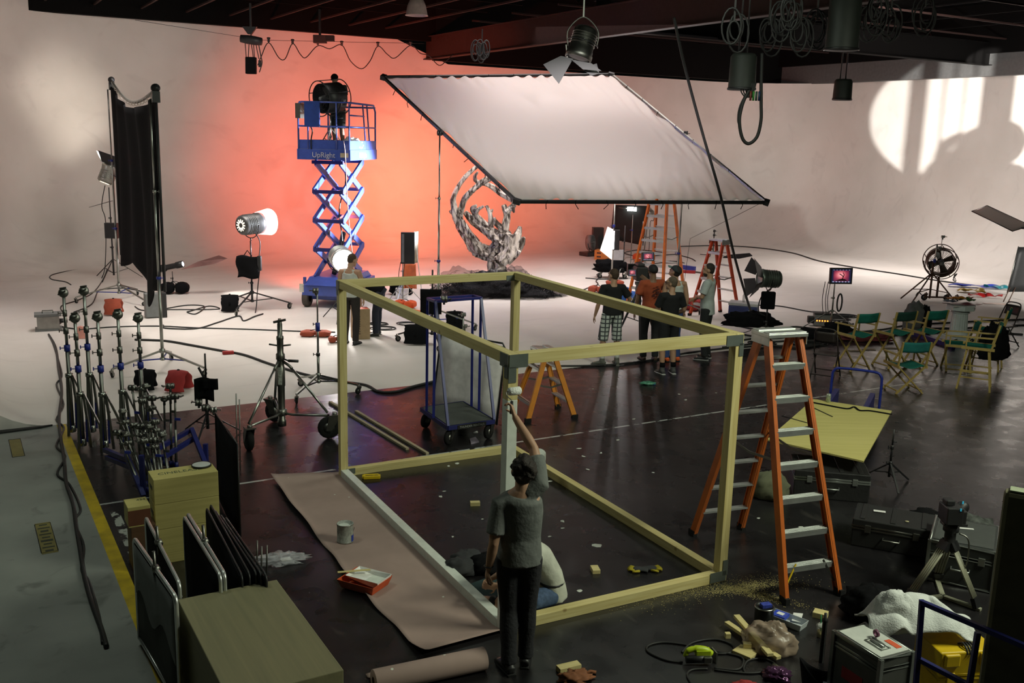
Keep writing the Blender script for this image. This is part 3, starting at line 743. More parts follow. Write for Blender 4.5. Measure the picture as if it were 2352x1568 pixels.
for z in (FH-PT/2, PT/2):
    rail((e, y0), (FA-e, y0), z, PT); rail((e, y1), (FA-e, y1), z, PT)
    rail((x1, -e), (x1, -FB+e), z, PT, mt=PINEY)
rail((x0, -e), (x0, -FB+e), FH-PT/2, PT, mt=PINEY)
o = rail((x0, -e), (x0, -FB+e), PT/2, PT, mt=WPAINT); o['label'] = 'bottom rail painted white'
def bracket(pts):
    mb = MB()
    for c, s in pts: mb.box(c, s)
    mb.build('corner_bracket', PLATE, FR)
bracket([((x0+.045, -FB-.003, FH-.06), (.17, .005, .11)), ((x0-.01, -FB-.003, FH-.17), (.07, .005, .13))])
bracket([((-.003, -FB+.07, FH-.06), (.005, .14, .11)), ((-.003, -FB+.03, FH-.14), (.005, .06, .12))])
bracket([((x1-.06, -FB-.003, FH-.06), (.19, .005, .10)), ((x1+.02, -FB-.003, FH-.15), (.05, .005, .12))])
bracket([((x1-.06, -FB-.003, .06), (.19, .005, .10)), ((x1+.02, -FB-.003, .14), (.06, .005, .15))])
bracket([((-.003, -.05, FH-.06), (.005, .1, .11)), ((-.003, -.03, FH-.14), (.005, .05, .08))])
bracket([((.12, -PT-.003, .06), (.12, .005, .07))])
bracket([((x1-.09, -PT-.003, FH-.07), (.14, .005, .07))])
# ---------------------------------------------------------------- painter with roller
JEANS = mat('black_jeans', (.012, .012, .015), .85, bump=.3, bscale=40)
TEEG = mat('grey_tee', (.145, .155, .145), .9, bump=.25, bscale=30)
PA = person('man in grey t-shirt and dark jeans painting the post with his arm raised', (.1, 7.05, 0), .1,
    dict(sR=(.135, -.03, 1.53), eR=(.10, .14, 1.745), wR=(-.035, .29, 1.955), sL=(-.165, -.03, 1.365), eL=(-.205, -.075, 1.075), wL=(-.235, -.01, .845),
         upper=(-.008, -.03, 1.415), neck=(.0, -.045, 1.49), head=(.005, -.02, 1.635), chest=(-.005, .0, 1.29), waist=(0, .02, 1.1), pelvis=(0, .01, .95),
         kL=(-.07, .03, .49), kR=(.08, .05, .5), aL=(-.065, -.04, .085), aR=(.075, .06, .085), hL=(-.085, .01, .91), hR=(.085, .01, .91), fL=(-.35, 1, 0), fR=(.15, 1, 0)),
    skin=SKIN, shirt=TEEG, pants=JEANS, hair=HAIR, hairlen=1.18, tilt=.42, h=1.78, voxel=.0075, girth=.98, curl=.75, shirt_len=1.0,
    hands=dict(R=dict(d=(-.25, .35, .8), n=(-.9, .1, -.2), side=-1, curl=1.25)))
MB().tube([(-.236+math.cos(a)*.033, -.015+math.sin(a)*.033, .87) for a in [2*PI*i/12 for i in range(12)]], .006, 6, closed=True).build('watch', BLKP, PA)
RL = thing('paint_roller', 'white fluffy paint roller pressed to the post in the painter\'s hand', 'paint roller', (.03, 7.53, 2.13), YAW)
mb = MB(); mb.lathe([(0, -.055), (.026, -.053), (.032, -.045), (.033, .045), (.026, .053), (0, .055)], (0, 0, 0), (1, 0, 0), 20); mb.build('roller_sleeve', mat('roller_fleece', (.8, .82, .78), .95, bump=.6, bscale=120), RL)
MB().tube(spline([(.0, 0, 0), (-.07, 0, 0), (-.075, -.02, -.03), (-.07, -.05, -.04), (-.075, -.09, -.045), (-.08, -.108, -.06)], 5), .004, 6).build('wire_frame', STEELD, RL)
MB().tube([(-.078, -.104, -.05), (-.091, -.127, -.085), (-.106, -.152, -.135)], [.012, .014, .012], 10).build('handle', BLKP, RL)
# ---------------------------------------------------------------- person sitting on the floor behind the painter
TEEW = mat('white_tee', (.52, .53, .45), .9, bump=.2, bscale=30)
DENIM = mat('denim', (.05, .085, .16), .85, var=.3, scale=30)
SP = person('person in white t-shirt and denim shorts sitting hunched on the floor behind the painter', (.42, 8.2, 0), PI/2+.25,
    dict(pelvis=(0, 0, .13), waist=(0, .03, .28), chest=(0, .14, .47), upper=(0, .24, .56), neck=(0, .30, .60), head=(0, .43, .66), sL=(-.165, .24, .56), sR=(.165, .24, .56),
         eL=(-.2, .34, .30), eR=(.2, .34, .30), wL=(-.1, .56, .27), wR=(.1, .56, .25), hL=(-.1, .05, .12), hR=(.1, .05, .12), kL=(-.30, .42, .16), kR=(.30, .42, .16), aL=(-.03, .56, .08), aR=(.02, .48, .08), fL=(.6, .5, -.1), fR=(-.6, .5, -.1)),
    shirt=TEEW, pants=DENIM, shorts=.62, tilt=-.6, h=1.68, shirt_len=1.0)
MB().tube([(math.cos(a)*.16, .025+math.sin(a)*.12, .235) for a in [2*PI*i/20 for i in range(20)]], .014, 6, closed=True).build('belt', BLK, SP)
MATC = mat('dark_teal_mat', (.012, .03, .032), .9)
def ground_sheet(name, label, cat, pts, mt, th=.004, z=0, wave=0):
    g = [G(x, y) for x, y in pts]; c = sum(g, Vector())/len(g)
    o = MB().prism([(p.x-c.x, p.y-c.y) for p in g][::-1] if poly_cw(g) else [(p.x-c.x, p.y-c.y) for p in g], th).build(name, mt, loc=(c.x, c.y, z))
    return tag(o, label, cat) if label else o
def poly_cw(g): return sum(a.x*b.y-b.x*a.y for a, b in zip(g, g[1:]+g[:1])) < 0
ground_sheet('kneeling_mat', 'dark teal mat lying on the floor left of the painter', 'mat', [(1082, 1342), (1128, 1325), (1185, 1362), (1170, 1415), (1128, 1388)], MATC, .012)
bg = thing('soft_bag', 'black soft padded bag slumped on the floor left of the painter', 'bag', G(1085, 1308)+Vector((0, 0, 0)), .4)
for i, (dx, dy, r, h) in enumerate(((-.12, -.02, .17, .17), (.10, -.06, .16, .2), (.0, .14, .17, .16), (.2, .08, .13, .13))):
    ob = blob('pouch', BLKCLOTH if i % 2 else mat('charcoal_pad', (.025, .026, .028), .85), bg, crumple(r, r*.8, h*.55, i*3+1, .12)); ob.location = (dx, dy, 0)
# ---------------------------------------------------------------- masking paper, roll, paint gear
PAPER = mat('rosin_paper', (.33, .235, .205), .85, var=.08, scale=3)
def paper_mat():
    nt = PAPER.node_tree; b = nt.nodes['Principled BSDF']; tc = nt.nodes['Texture Coordinate']
    v = nt.nodes.new('ShaderNodeTexVoronoi'); v.inputs['Scale'].default_value = 5; nt.links.new(tc.outputs['Object'], v.inputs['Vector'])
    r = nt.nodes.new('ShaderNodeValToRGB'); r.color_ramp.elements[0].position = .05; r.color_ramp.elements[1].position = .06; r.color_ramp.elements[0].color = (1, 1, 1, 1); r.color_ramp.elements[1].color = (0, 0, 0, 1)
    nt.links.new(v.outputs['Distance'], r.inputs['Fac']); mx = nt.nodes.new('ShaderNodeMixRGB'); nt.links.new(r.outputs['Color'], mx.inputs[0])
    src = b.inputs['Base Color'].links[0].from_socket; nt.links.new(src, mx.inputs[1]); mx.inputs[2].default_value = (.65, .68, .6, 1); nt.links.new(mx.outputs[0], b.inputs['Base Color'])
paper_mat()
lft = [G(x, y) for x, y in ((622, 1099), (660, 1148), (700, 1200), (742, 1250), (775, 1295), (815, 1345), (862, 1395), (905, 1440), (968, 1508))]
rgt = [G(x, y) for x, y in ((800, 1084), (865, 1145), (925, 1200), (985, 1255), (1030, 1300), (1065, 1335), (1100, 1370), (1130, 1400), (1172, 1452))]
c0 = G(900, 1270)
def paper(u, v):
    i = min(int(v*8), 7); f = v*8-i; a = lft[i]*(1-f)+lft[i+1]*f; b = rgt[i]*(1-f)+rgt[i+1]*f; p = a*(1-u)+b*u-c0
    n = .004*math.sin(9*v+3*u)+.003*math.sin(23*v)
    p.x += .012*math.sin(31*v)*(1-u); k = max(0, .1-u)/.1
    return Vector((p.x, p.y, .006+max(0, n)*(u < .6)+.035*k*k*abs(math.sin(7*v+.4))+.05*max(0, 1-v*18)**2*(1-u)+.04*max(0, v*22-21)))
tag(MB().sheet(paper, 22, 60, .002).build('masking_paper', PAPER, loc=c0), 'long strip of brown masking paper laid under the left rail of the timber frame', 'paper')
ra, rb = G(858, 1590), G(1112, 1535); rz_ = hor(rb.x-ra.x, rb.y-ra.y); ln = (rb-ra).length
rl = thing('paper_roll', 'thick roll of brown masking paper in front of the painter\'s feet', 'paper roll', (ra+rb)/2, rz_)
mb = MB(); mb.lathe([(.035, -ln/2), (.088, -ln/2), (.09, -ln/2+.005), (.09, ln/2-.005), (.088, ln/2), (.035, ln/2)], (0, 0, .09), (1, 0, 0), 28); mb.build('roll', PAPER, rl)
mb = MB(); mb.lathe([(.036, -ln/2+.01), (.036, ln/2-.01), (.03, ln/2-.01), (.03, -ln/2+.01)], (0, 0, .09), (1, 0, 0), 16); mb.build('core', CARD, rl)
MB().sheet(lambda u, v: Vector(((u-.5)*ln*.93-.02*v, .088+.16*v, .085*(1-v)**2+.004+.06*max(0, v-.8)*(1+math.sin(9*u)))), 20, 10, .002).build('loose_end', PAPER, rl)
# paint can
pc = thing('paint_can', 'open gallon can of white paint standing on the brown paper', 'paint can', G(793, 1244)+Vector((0, 0, .008)), .5)
CANW = mat('can_label', (.34, .36, .33), .5, var=.3, scale=40)
mb = MB(); mb.lathe([(0, .004), (.083, .004), (.085, 0), (.085, .012), (.0825, .016), (.0825, .18), (.085, .184), (.085, .196), (.078, .196), (.078, .165), (0, .165)], n=32); mb.build('can_body', CANW, pc)
mb = MB(); mb.lathe([(0, .166), (.077, .166)], n=28); mb.build('paint', WPAINT, pc)
mb = MB()
for i in range(9): 
    a = -1.0+.09*i; mb.box((math.cos(a)*.0835, math.sin(a)*.0835, .045), (.002, .0085, .07), a)
mb.build('blue_label_block', mat('blue_label', (.02, .05, .35), .5), pc)
mb = MB(); mb.lathe([(.085, .186), (.0875, .19), (.085, .194)], n=32); mb.build('rim', STEEL, pc)
MB().tube([(-.088*math.cos(a), .088*math.sin(a)*.3-.088*math.cos(a)*0-.03, .15-.11*math.sin(a)) for a in [PI*i/12 for i in range(13)]], .003, 6).build('wire_handle', STEELD, pc)
# red tray with white liner
tr = thing('paint_tray', 'orange-red paint tray with a white liner and paint on the brown paper', 'paint tray', G(838, 1348)+Vector((0, 0, .012)), -.46)
REDT = mat('red_tray', (.55, .075, .015), .4)
def tray(mb, l, w, h, tp, th=.006, z=0, slope=0):
    bt = [(-l/2+tp, -w/2+tp), (l/2-tp, -w/2+tp), (l/2-tp, w/2-tp), (-l/2+tp, w/2-tp)]; tt = [(-l/2, -w/2), (l/2, -w/2), (l/2, w/2), (-l/2, w/2)]
    vs = [(x, y, z+(slope if x < 0 else 0)) for x, y in bt]+[(x, y, z+h) for x, y in tt]+[(x*(1-2*th/l), y*(1-2*th/w), z+h) for x, y in tt]+[(x*(1-th/l), y*(1-th/w), z+th+(slope if x < 0 else 0)) for x, y in bt]
    fs = [(3, 2, 1, 0), (12, 13, 14, 15)]
    for i in range(4):
        j = (i+1) % 4; fs += [(i, j, 4+j, 4+i), (4+i, 4+j, 8+j, 8+i), (8+i, 8+j, 12+j, 12+i)]
    return mb.add(vs, fs)
tray(MB(), .40, .32, .085, .03).build('tray_shell', REDT, tr, bevel=.003)
ln_ = tray(MB(), .36, .23, .07, .02, .004, 0, .045).build('liner', WHITE, tr, bevel=.004); ln_.location = (.02, .03, .035)
ln_.rotation_euler = (0, .0, 0)
pm = MB(); pm.add([(-.02, -.075, .028), (.15, -.085, .026), (.15, .115, .026), (-.02, .11, .028)], [(0, 1, 2, 3)]); pm.build('paint_pool', WPAINT, ln_)
tag(MB().bar((-.17, 0, 0), (.13, 0, 0), .03, .006).build('stir_stick', PINE, loc=G(838, 1348)+Vector((-.09, .07, .128)), rz=.25), 'flat wooden stir stick lying across the red paint tray', 'stick')
# clear plastic wrapper
PLAS = mat('clear_plastic', (.7, .7, .75), .12, alpha=.35, var=0)
cw = thing('plastic_wrapper', 'crumpled clear plastic wrapper on the black floor left of the paper', 'wrapper', G(642, 1290), .3)
blob('film', PLAS, cw, crumple(.19, .1, .045, 5, .45, 4), 40, 20)
MB().box((.06, -.01, .02), (.1, .07, .02), .2).build('card_insert', WHITE, cw)
# timber offcuts and sticks
PINES = wood('pine_offcut', (.52, .42, .17), (.66, .57, .28), scale=6, knots=False)
def stick(label, a, b, w, h, z=0, mt=None, name='timber_stick', cat='timber'):
    pa, pb = G(*a), G(*b); c = (pa+pb)/2; L = (pb-pa).length
    return tag(MB().box((0, 0, h/2), (L, w, h)).build(name, mt or PINES, loc=(c.x, c.y, z), rz=hor(pb.x-pa.x, pb.y-pa.y), bevel=.002), label, cat)
WSTK = wood('weathered_stick', (.30, .25, .16), (.42, .36, .24), scale=6, knots=False)
stick('long thin timber stick on the red-lit floor, its near end short of the frame', (758, 925), (936, 1033), .045, .03, mt=WSTK)
stick('long thin timber stick on the red-lit floor, reaching the back rail of the frame', (818, 946), (982, 1044), .045, .03, mt=WSTK)
def block(label, px, sz, rz, mt=None, z=0): return tag(MB().box((0, 0, sz[2]/2), sz).build('wood_block', mt or PINES, loc=G(*px)+Vector((0, 0, z)), rz=rz, bevel=.002), label, 'wood block')
block('small pale timber block on the floor left of the painter inside the frame', (1091, 1160), (.11, .065, .045), .15)
block('small timber block standing alone right of the sitting person inside the frame', (1367, 1312), (.075, .12, .04), .15)
block('timber block on the floor right of the painter\'s feet', (1306, 1538), (.19, .075, .045), .45)
# tape measure
tm = thing('tape_measure', 'yellow and black hand tool lying inside the back left corner of the frame', 'tool', G(854, 1100), .1)
YEL = mat('tool_yellow', (.62, .42, .01), .45)
mb = MB(); mb.bar((-.10, 0, .02), (.10, .015, .02), .03, .04); mb.bar((-.10, .07, .02), (.08, .085, .02), .028, .036); mb.bar((-.1, 0, .02), (-.1, .07, .02), .035, .036); mb.bar((.09, .02, .02), (.085, .08, .02), .03, .034); mb.build('body', YEL, tm, bevel=.006)
mb = MB(); mb.box((-.03, .037, .016), (.09, .04, .03)); mb.box((.05, .045, .018), (.03, .035, .03)); mb.build('grip', BLKP, tm, bevel=.004)
# gloves
def glove(label, px, rz, flip):
    t = thing('work_glove', label, 'glove', G(*px), rz, None)
    mb = MB(); mb.tube([(-.1, 0, .02), (-.05, 0, .024), (0, 0, .024), (.045, 0, .02)], [(.042, .018), (.038, .018), (.045, .02), (.04, .015)], 12, lat=(0, 1, 0))
    fuse(mb, 'glove_back', mat('glove_grey', (.04, .042, .045), .9), t, .008, 2)
    mb = MB()
    for i in range(4): mb.tube([(.03, (i-1.5)*.022, .018), (.075, (i-1.5)*.026, .024), (.105-.01*abs(i-1.5), (i-1.5)*.028, .013)], [.011, .011, .009], 8)
    mb.tube([(-.02, flip*.035, .018), (.02, flip*.065, .02), (.045, flip*.07, .015)], [.013, .012, .01], 8)
    mb.build('fingers', mat('glove_yellow', (.42, .34, .02), .9), t)
glove('grey work glove with yellow fingers inside the frame, the left one of the pair', (1465, 1311), 2.9, 1)
glove('grey work glove with yellow fingers inside the frame, the right one of the pair', (1497, 1309), .2, -1)
# slim white container behind the painter
wc = thing('plastic_bin', 'slim white plastic container with a rounded top standing behind the painter', 'container', G(1231, 1128), -.25)
pr_ = [(-.075, 0), (.075, 0), (.085, .44)]+[(.085*math.cos(a), .44+.06*math.sin(a)) for a in [PI*i/10 for i in range(1, 10)]]+[(-.085, .44)]
MB().prism(pr_, .22, (0, .11, 0), (1, 0, 0), (0, 0, 1)).build('bin_body', mat('bin_white', (.5, .53, .48), .5), wc, bevel=.008)
mb = MB(); mb.box((.055, -.111, .40), (.03, .006, .035)); mb.box((.055, -.111, .33), (.022, .006, .022)); mb.build('slot', BLKP, wc)
# sawdust pile: loose grains
SAW = mat('sawdust', (.36, .30, .12), .95)
mb = MB(); rnd = random.Random(11); oc = G(1700, 1350)
def grain(cx, cy, sx, sy, n, ang):
    for _ in range(n):
        a = rnd.gauss(0, 1)*sx; b = rnd.gauss(0, 1)*sy; x = cx+a*math.cos(ang)-b*math.sin(ang); y = cy+a*math.sin(ang)+b*math.cos(ang); s = rnd.uniform(.0015, .0045)
        mb.box((x, y, s*.3), (s*rnd.uniform(1, 3), s, s*.6), rnd.uniform(0, 3))
grain(0, 0, .2, .05, 1500, .35); grain(.1, -.12, .22, .05, 1500, -.5); grain(-.45, -.12, .3, .07, 700, .3); grain(.25, .12, .22, .09, 700, .1); grain(-.9, -.4, .25, .1, 150, .3)
o = tag(mb.build('sawdust', SAW, loc=oc), 'pale sawdust scattered on the floor by the right post of the frame', 'sawdust'); o['kind'] = 'stuff'
# white paper scraps
rnd = random.Random(5)
SCRAP = mat('paper_scrap', (.55, .57, .52), .8)
for i, (x, y, s) in enumerate(((1293, 1197, 1), (1292, 1213, .8), (1262, 1232, .6), (1372, 1252, 2.1), (1330, 1357, 1), (1340, 1048, .8), (1338, 1047, .7), (1380, 1040, .9), (1420, 1010, 1), (1350, 1078, .8), (1050, 1064, 1.2), (1030, 1070, .7), (1012, 1140, .9), (1020, 1128, .7), (1108, 1192, .6), (1040, 1232, .6), (1455, 962, 1), (1560, 905, .9), (1645, 902, .8), (1362, 893, .7), (1575, 918, 1), (1262, 1105, 1), (1500, 1085, .6), (1330, 1030, 1), (1745, 1080, .6), (1840, 1210, .9), (1742, 1190, .8), (1785, 1540, .7))):
    pts = [(math.cos(a)*rnd.uniform(.02, .045)*s, math.sin(a)*rnd.uniform(.012, .03)*s) for a in [2*PI*k/7 for k in range(7)]]
    tag(MB().prism(pts, .002).build('paper_scrap', SCRAP, loc=G(x, y)+Vector((0, 0, .0005)), rz=rnd.uniform(0, 3)), 'torn white paper scrap lying flat on the black floor', 'scrap', 'paper scraps on the floor')
# ================================================================== left side of the stage
# ---------------------------------------------------------------- tall black flag on two roller stands
fr_, fl_ = G(375, 852), G(275, 692)
rs = thing('roller_stand', 'tall steel roller stand carrying the right edge of the big black flag', 'light stand', fr_)
roller_stand(rs, 4.55, .85, .36, .2, r=.028, a0=-.35, kd=(1, 0, 0), blue=0)
ls_ = thing('roller_stand', 'tall steel roller stand carrying the left edge of the big black flag', 'light stand', fl_)
roller_stand(ls_, 4.95, .95, .4, .2, r=.028, a0=-.6)
mid = (fr_+fl_)/2; dv = (fl_-fr_); dl = dv.length; dx = dv.normalized(); nv_ = Vector((-dx.y, dx.x, 0))*.09
bf = thing('black_flag', 'tall hanging black cloth flag laced to a tube frame on two stands', 'flag', fr_, hor(dx.x, dx.y))
zr, zl, br_, bl_ = 4.72, 5.15, 1.38, 1.12
def clo(u, v):
    sag = .32*math.sin(PI*u)**1.0; top = zr+(zl-zr)*u-.12-sag; bot = br_+(bl_-br_)*u-.25*math.sin(PI*min(1, u*1.8))-.22*math.exp(-((u-.27)/.07)**2)+.1*math.sin(14*u)
    return Vector((u*dl, -.10+.05*math.sin(26*u)+.09*math.sin(9*u+1)*(1-v)+.22*(v-.5)**2*math.sin(PI*u), bot+(top-bot)*v))
MB().sheet(clo, 50, 24, .006).build('cloth', BLKCLOTH, bf)
tp = [Vector((dl*u, -.09, zr+(zl-zr)*u-.32*math.sin(PI*u)-.01)) for u in [i/16 for i in range(17)]]
MB().tube(tp, .03, 8).build('top_tube', STEELD, bf)
MB().tube([(0, -.09, br_), (0, -.09, zr)], .025, 8).build('side_tube', BLK, bf); MB().tube([(dl, -.09, bl_), (dl, -.09, zl)], .025, 8).build('side_tube', BLK, bf)
for x, z in ((0, zr), (dl, zl)):
    mb = MB(); mb.lathe([(0, -.08), (.07, -.06), (.07, .06), (0, .08)], (x, -.09, z+.02), (1, 0, 0), 14); mb.box((x, -.09, z-.12), (.14, .12, .18)); mb.build('corner_ear', BLK, bf)
mb = MB()
for i in range(1, 15): 
    p = tp[i]; mb.tube([p+Vector((0, .035*math.cos(a), .04*math.sin(a)-.03)) for a in [2*PI*k/8 for k in range(8)]], .007, 5, closed=True)
o = mb.build('lacing', mat('lacing_pale', (.45, .38, .33), .8), bf); o['kind'] = 'stuff'
sandbag('sandbag', 'rust red sandbag on the far stand leg under the black flag', G(262, 722), 1.8, RUSTBAG, (.6, .4, .16), drape=.32)
sandbag('sandbag', 'bright red sandbag with black strap hung on the near flag stand', G(412, 897), 1.4, REDBAG, (.5, .36, .14), drape=.3)
sandbag('sandbag', 'black sandbag hung on the left leg of the near flag stand', G(335, 895), 1.75, BLKCLOTH, (.46, .34, .1), drape=.3)
bd = thing('lamp_ballast', 'grey and black ballast box on the floor at the foot of the black flag', 'ballast', G(357, 728), .5)
MB().box((0, 0, .28), (.42, .28, .52)).build('case', GREY, bd, bevel=.012); MB().box((.16, 0, .28), (.14, .3, .55)).build('end_panel', BLKP, bd, bevel=.01); MB().tube([(-.1, 0, .54), (-.1, 0, .6), (.1, 0, .6), (.1, 0, .54)], .014, 6).build('handle', BLKP, bd)
# ---------------------------------------------------------------- lamp behind the flag
lb = thing('stand_lamp', 'steel fresnel lamp on a black stand peeking out left of the black flag', 'lamp', G(262, 640), 0)
zb = zat(lb.location, 400); light_stand(lb, zb-.35, .75, r=.025)
aimL = Vector((-10.2, 27.6, 5.3)); pL = lb.location+Vector((0, 0, zb)); dL = (aimL-pL).normalized()
lamp_head(lb, frame_m((0, 0, zb), dL, Vector((0, 0, 1)).cross(dL)), .22, .5, STEEL, True, True)
spot('lamp_light', pL+dL*.4, RM(.6, 30.2, 5.1), 2000, (1, .93, .8), 48, 1, .1); spot('lamp_light', pL+dL*.4, RM(3.2, 33, 4.6), 420, (1, .9, .76), 50, 1, .1)
MB().box((.05, -.1, zb*.47), (.34, .14, .42)).build('hanging_ballast', BLKP, lb, bevel=.01)
MB().tube(spline([(-.1, 0, zb-.3), (-.2, -.05, zb*.7), (-.12, -.05, zb*.55), (-.18, -.1, .4), (-.3, -.1, .02)], 6), .012, 6).build('power_cable', CABLE, lb)
MB().prism([(-.55, 0), (.1, -.12), (.1, .12)], .01, (0, -.05, zb*.74), (1, 0, .3), (0, 1, 0)).build('flag_paddle', BLK, lb)
# ---------------------------------------------------------------- red gelled fresnel on a rolling stand
rp = Vector(G(580, 712)); rl_ = thing('stand_lamp', 'lit black fresnel lamp with red gel on a wheeled stand facing the red wall', 'lamp', rp)
roller_stand(rl_, 1.62, .85, .42, .2, mt=BLK, r=.026, a0=.35, cm=BLK, cas=.075)
aim = RM(13.2, 33, 2.6); pl = rp+Vector((0, 0, 2.0)); dd = (aim-pl); dd.z = 0; dd.normalize(); dd = (dd+Vector((.52, 0, .04))).normalized()
lamp_head(rl_, frame_m((0, 0, 2.0), dd, Vector((0, 0, 1)).cross(dd)), .235, .56, mat('lamp_grey_shell', (.12, .12, .12), .4, .6), False, True)
GEL = mat('red_gel_glow', (.9, .25, .2), .4, emit=(1, .5, .45), es=2.4, var=0)  # emission stands for lamplight coming through the gel
mb = MB(); mb.M = frame_m((0, 0, 2.0), dd, Vector((0, 0, 1)).cross(dd))
mb.sheet(lambda u, v: Vector((.27+.33*u, math.cos(2*PI*v*.98)*(.26+.05*u+.02*math.sin(9*v)), math.sin(2*PI*v*.98)*(.26+.05*u))), 6, 26, .004); mb.build('gel_sheet', GEL, rl_)
spot('lamp_light', pl+dd*.75, RM(15, 33, 2.6), 6300, (1, .13, .065), 88, 1, .14)
spot('lamp_light', pl+dd*.75, RM(16.2, 33, 2.2), 11500, (1, .24, .115), 40, 1, .14)
BF = thing('black_bag', 'square black cloth bag hanging on the wheeled stand of the red lamp', 'bag', rp+Vector((-.05, -.12, .78)), .05)
mb = MB(); mb.sheet(lambda u, v: Vector(((u-.5)*.48+.02*math.sin(7*v), .03*math.sin(5*u+3*v), v*.5+.02*math.sin(6*u))), 10, 8, .1); mb.build('bag_body', BLKCLOTH, BF); MB().tube([(-.1, 0, .48), (-.02, .1, .62), (.1, 0, .5)], .012, 6).build('strap', BLKCLOTH, BF)
sandbag('sandbag', 'black sandbag draped over the left leg of the red lamp stand', rp+Vector((-.45, -.25, 0)), 1.8, BLKCLOTH, (.5, .42, .1), drape=.36)
ib = thing('inline_ballast', 'small black inline ballast hanging on the cable right of the red lamp', 'ballast', rp+Vector((.22, -.1, 1.12)))
MB().box((0, 0, 0), (.09, .09, .34)).build('case', BLKP, ib, bevel=.01); MB().tube(spline([(0, 0, .16), (.02, 0, .5), (-.12, .05, .72), (-.2, .1, .78)], 6), .012, 6).build('lead', CABLE, ib); MB().tube(spline([(0, 0, -.16), (-.06, 0, -.6), (-.1, 0, -1.0), (-.05, -.3, -1.105)], 6), .012, 6).build('lead', CABLE, ib)
# ---------------------------------------------------------------- ellipsoidal lamp with gel on the floor
el = thing('profile_lamp', 'small black profile spot lamp with a lit lens standing low on the white floor', 'lamp', G(398, 672))
light_stand(el, .55, .3, r=.016, legh=.3)
de = Vector((.9, -.1, .22)).normalized(); M_ = frame_m((0, 0, .68), de, Vector((0, 0, 1)).cross(de))
mb = MB(); mb.M = M_; mb.lathe([(0, -.42), (.09, -.42), (.10, -.2), (.07, -.15), (.07, .1), (.085, .12), (.085, .3), (.06, .3)], (0, 0, 0), (1, 0, 0), 18); mb.build('barrel', BLK, el)
mb = MB(); mb.M = M_; mb.lathe([(.08, .29), (0, .3)], (0, 0, 0), (1, 0, 0), 18); mb.build('lens', mat('blue_white_lens', (.8, .85, 1), .2, emit=(.75, .8, 1), es=6, var=0), el)
mb = MB(); mb.M = M_; mb.add([(.35, -.3, -.12), (.75, -.1, -.02), (1.25, .1, .02), (1.5, .0, -.1), (1.2, -.2, -.16)], [(0, 1, 2, 3, 4), (4, 3, 2, 1, 0)]); mb.build('gel_sheet', mat('amber_violet_gel', (.25, .13, .12), .3, var=.4, scale=3), el)
spot('lamp_light', el.location+Vector((.35, 0, .75)), el.location+Vector((2.6, .3, 0)), 260, (1, .97, .9), 50, 1, .05)
sandbag('sandbag', 'black floppy bag under the small profile spot lamp', G(402, 674), .3, BLKCLOTH, (.7, .4, .3))
# ---------------------------------------------------------------- distribution box and translucent jug
db = thing('power_distribution_box', 'dented grey steel power box on the white floor at the left edge', 'power box', G(112, 757), .45)
MB().box((0, 0, .16), (.42, .3, .28)).build('case', mat('box_grey', (.32, .31, .29), .5, .4), db, bevel=.01)
mb = MB(); mb.box((0, 0, .325), (.5, .36, .05)); mb.box((0, 0, .02), (.5, .36, .04)); mb.build('bumper', GREY, db)
for k in (-1, 1): MB().cyl((.2, k*.08, .18), (.36, k*.08, .17), .03, n=10).build('socket', BLKP, db)
MB().tube([(-.1, 0, .35), (-.1, 0, .4), (.1, 0, .4), (.1, 0, .35)], .012, 6).build('handle', STEELD, db)
tag(MB().prism([(-.09, 0), (.09, 0), (.09, .17), (.06, .235), (0, .255), (-.06, .235), (-.09, .17)], .07, (0, .035, 0), (1, 0, 0), (0, 0, 1)).build('pink_board', mat('pink_plastic', (.75, .33, .27), .4), loc=G(187, 777), rz=.2, bevel=.012), 'small pink rounded board standing behind the folded stands', 'board')
# ---------------------------------------------------------------- row of folded combo stands
def combo(name_label, bx, by, ty, first=None):
    t = thing('combo_stand', name_label, 'light stand', G(bx, by), 0, 'folded combo stands in the row')
    h = zat(t.location, ty); a_ = G(bx, by)
    MB().cyl((0, 0, .05), (0, 0, h*.62), .026, n=12).build('lower_pole', STEELD, t); MB().cyl((0, 0, h*.6), (0, 0, h-.05), .02, n=12).build('upper_pole', STEEL, t)
    for k, (z, m_) in enumerate(((.62*h, BLUE), (.74*h, STEELD), (.86*h, STEELD))): collar(t, (0, 0, z), .026-.003*k, m_, .06, (-1, -.2, 0), .09)
    mb = MB(); mb.lathe([(0, -.035), (.05, -.03), (.064, -.012), (.064, .012), (.05, .03), (0, .035)], (.0, 0, h), (.35, -1, .15), 16); mb.bar((-.03, -.03, h+.06), (.06, -.03, h+.075), .02, .02); mb.bar((-.05, -.05, h-.02), (.05, -.05, h+.03), .012, .02); mb.build('receiver', STEELD, t)
    for k in range(3):
        a = .4+2*PI*k/3; d = Vector((math.cos(a), math.sin(a), 0))
        MB().bar(d*.04+Vector((0, 0, h*.42)), d*.10+Vector((0, 0, .02)), .03, .022).build('leg', STEELD, t)
        MB().bar(d*.06+Vector((0, 0, h*.30)), d*.05+Vector((0, 0, .1)), .024, .014).build('brace', BLUED, t)
    MB().bar((.05, 0, h*.43), (.24, .03, h*.16), .03, .022).build('rocky_leg', STEELD, t)
    mb = MB(); mb.lathe([(.026, -.03), (.05, -.025), (.05, .025), (.026, .03)], (0, 0, h*.43), n=12); mb.lathe([(.03, -.05), (.045, -.04), (.045, .04), (.03, .05)], (0, 0, .1), n=12); mb.build('leg_collar', STEEL, t)
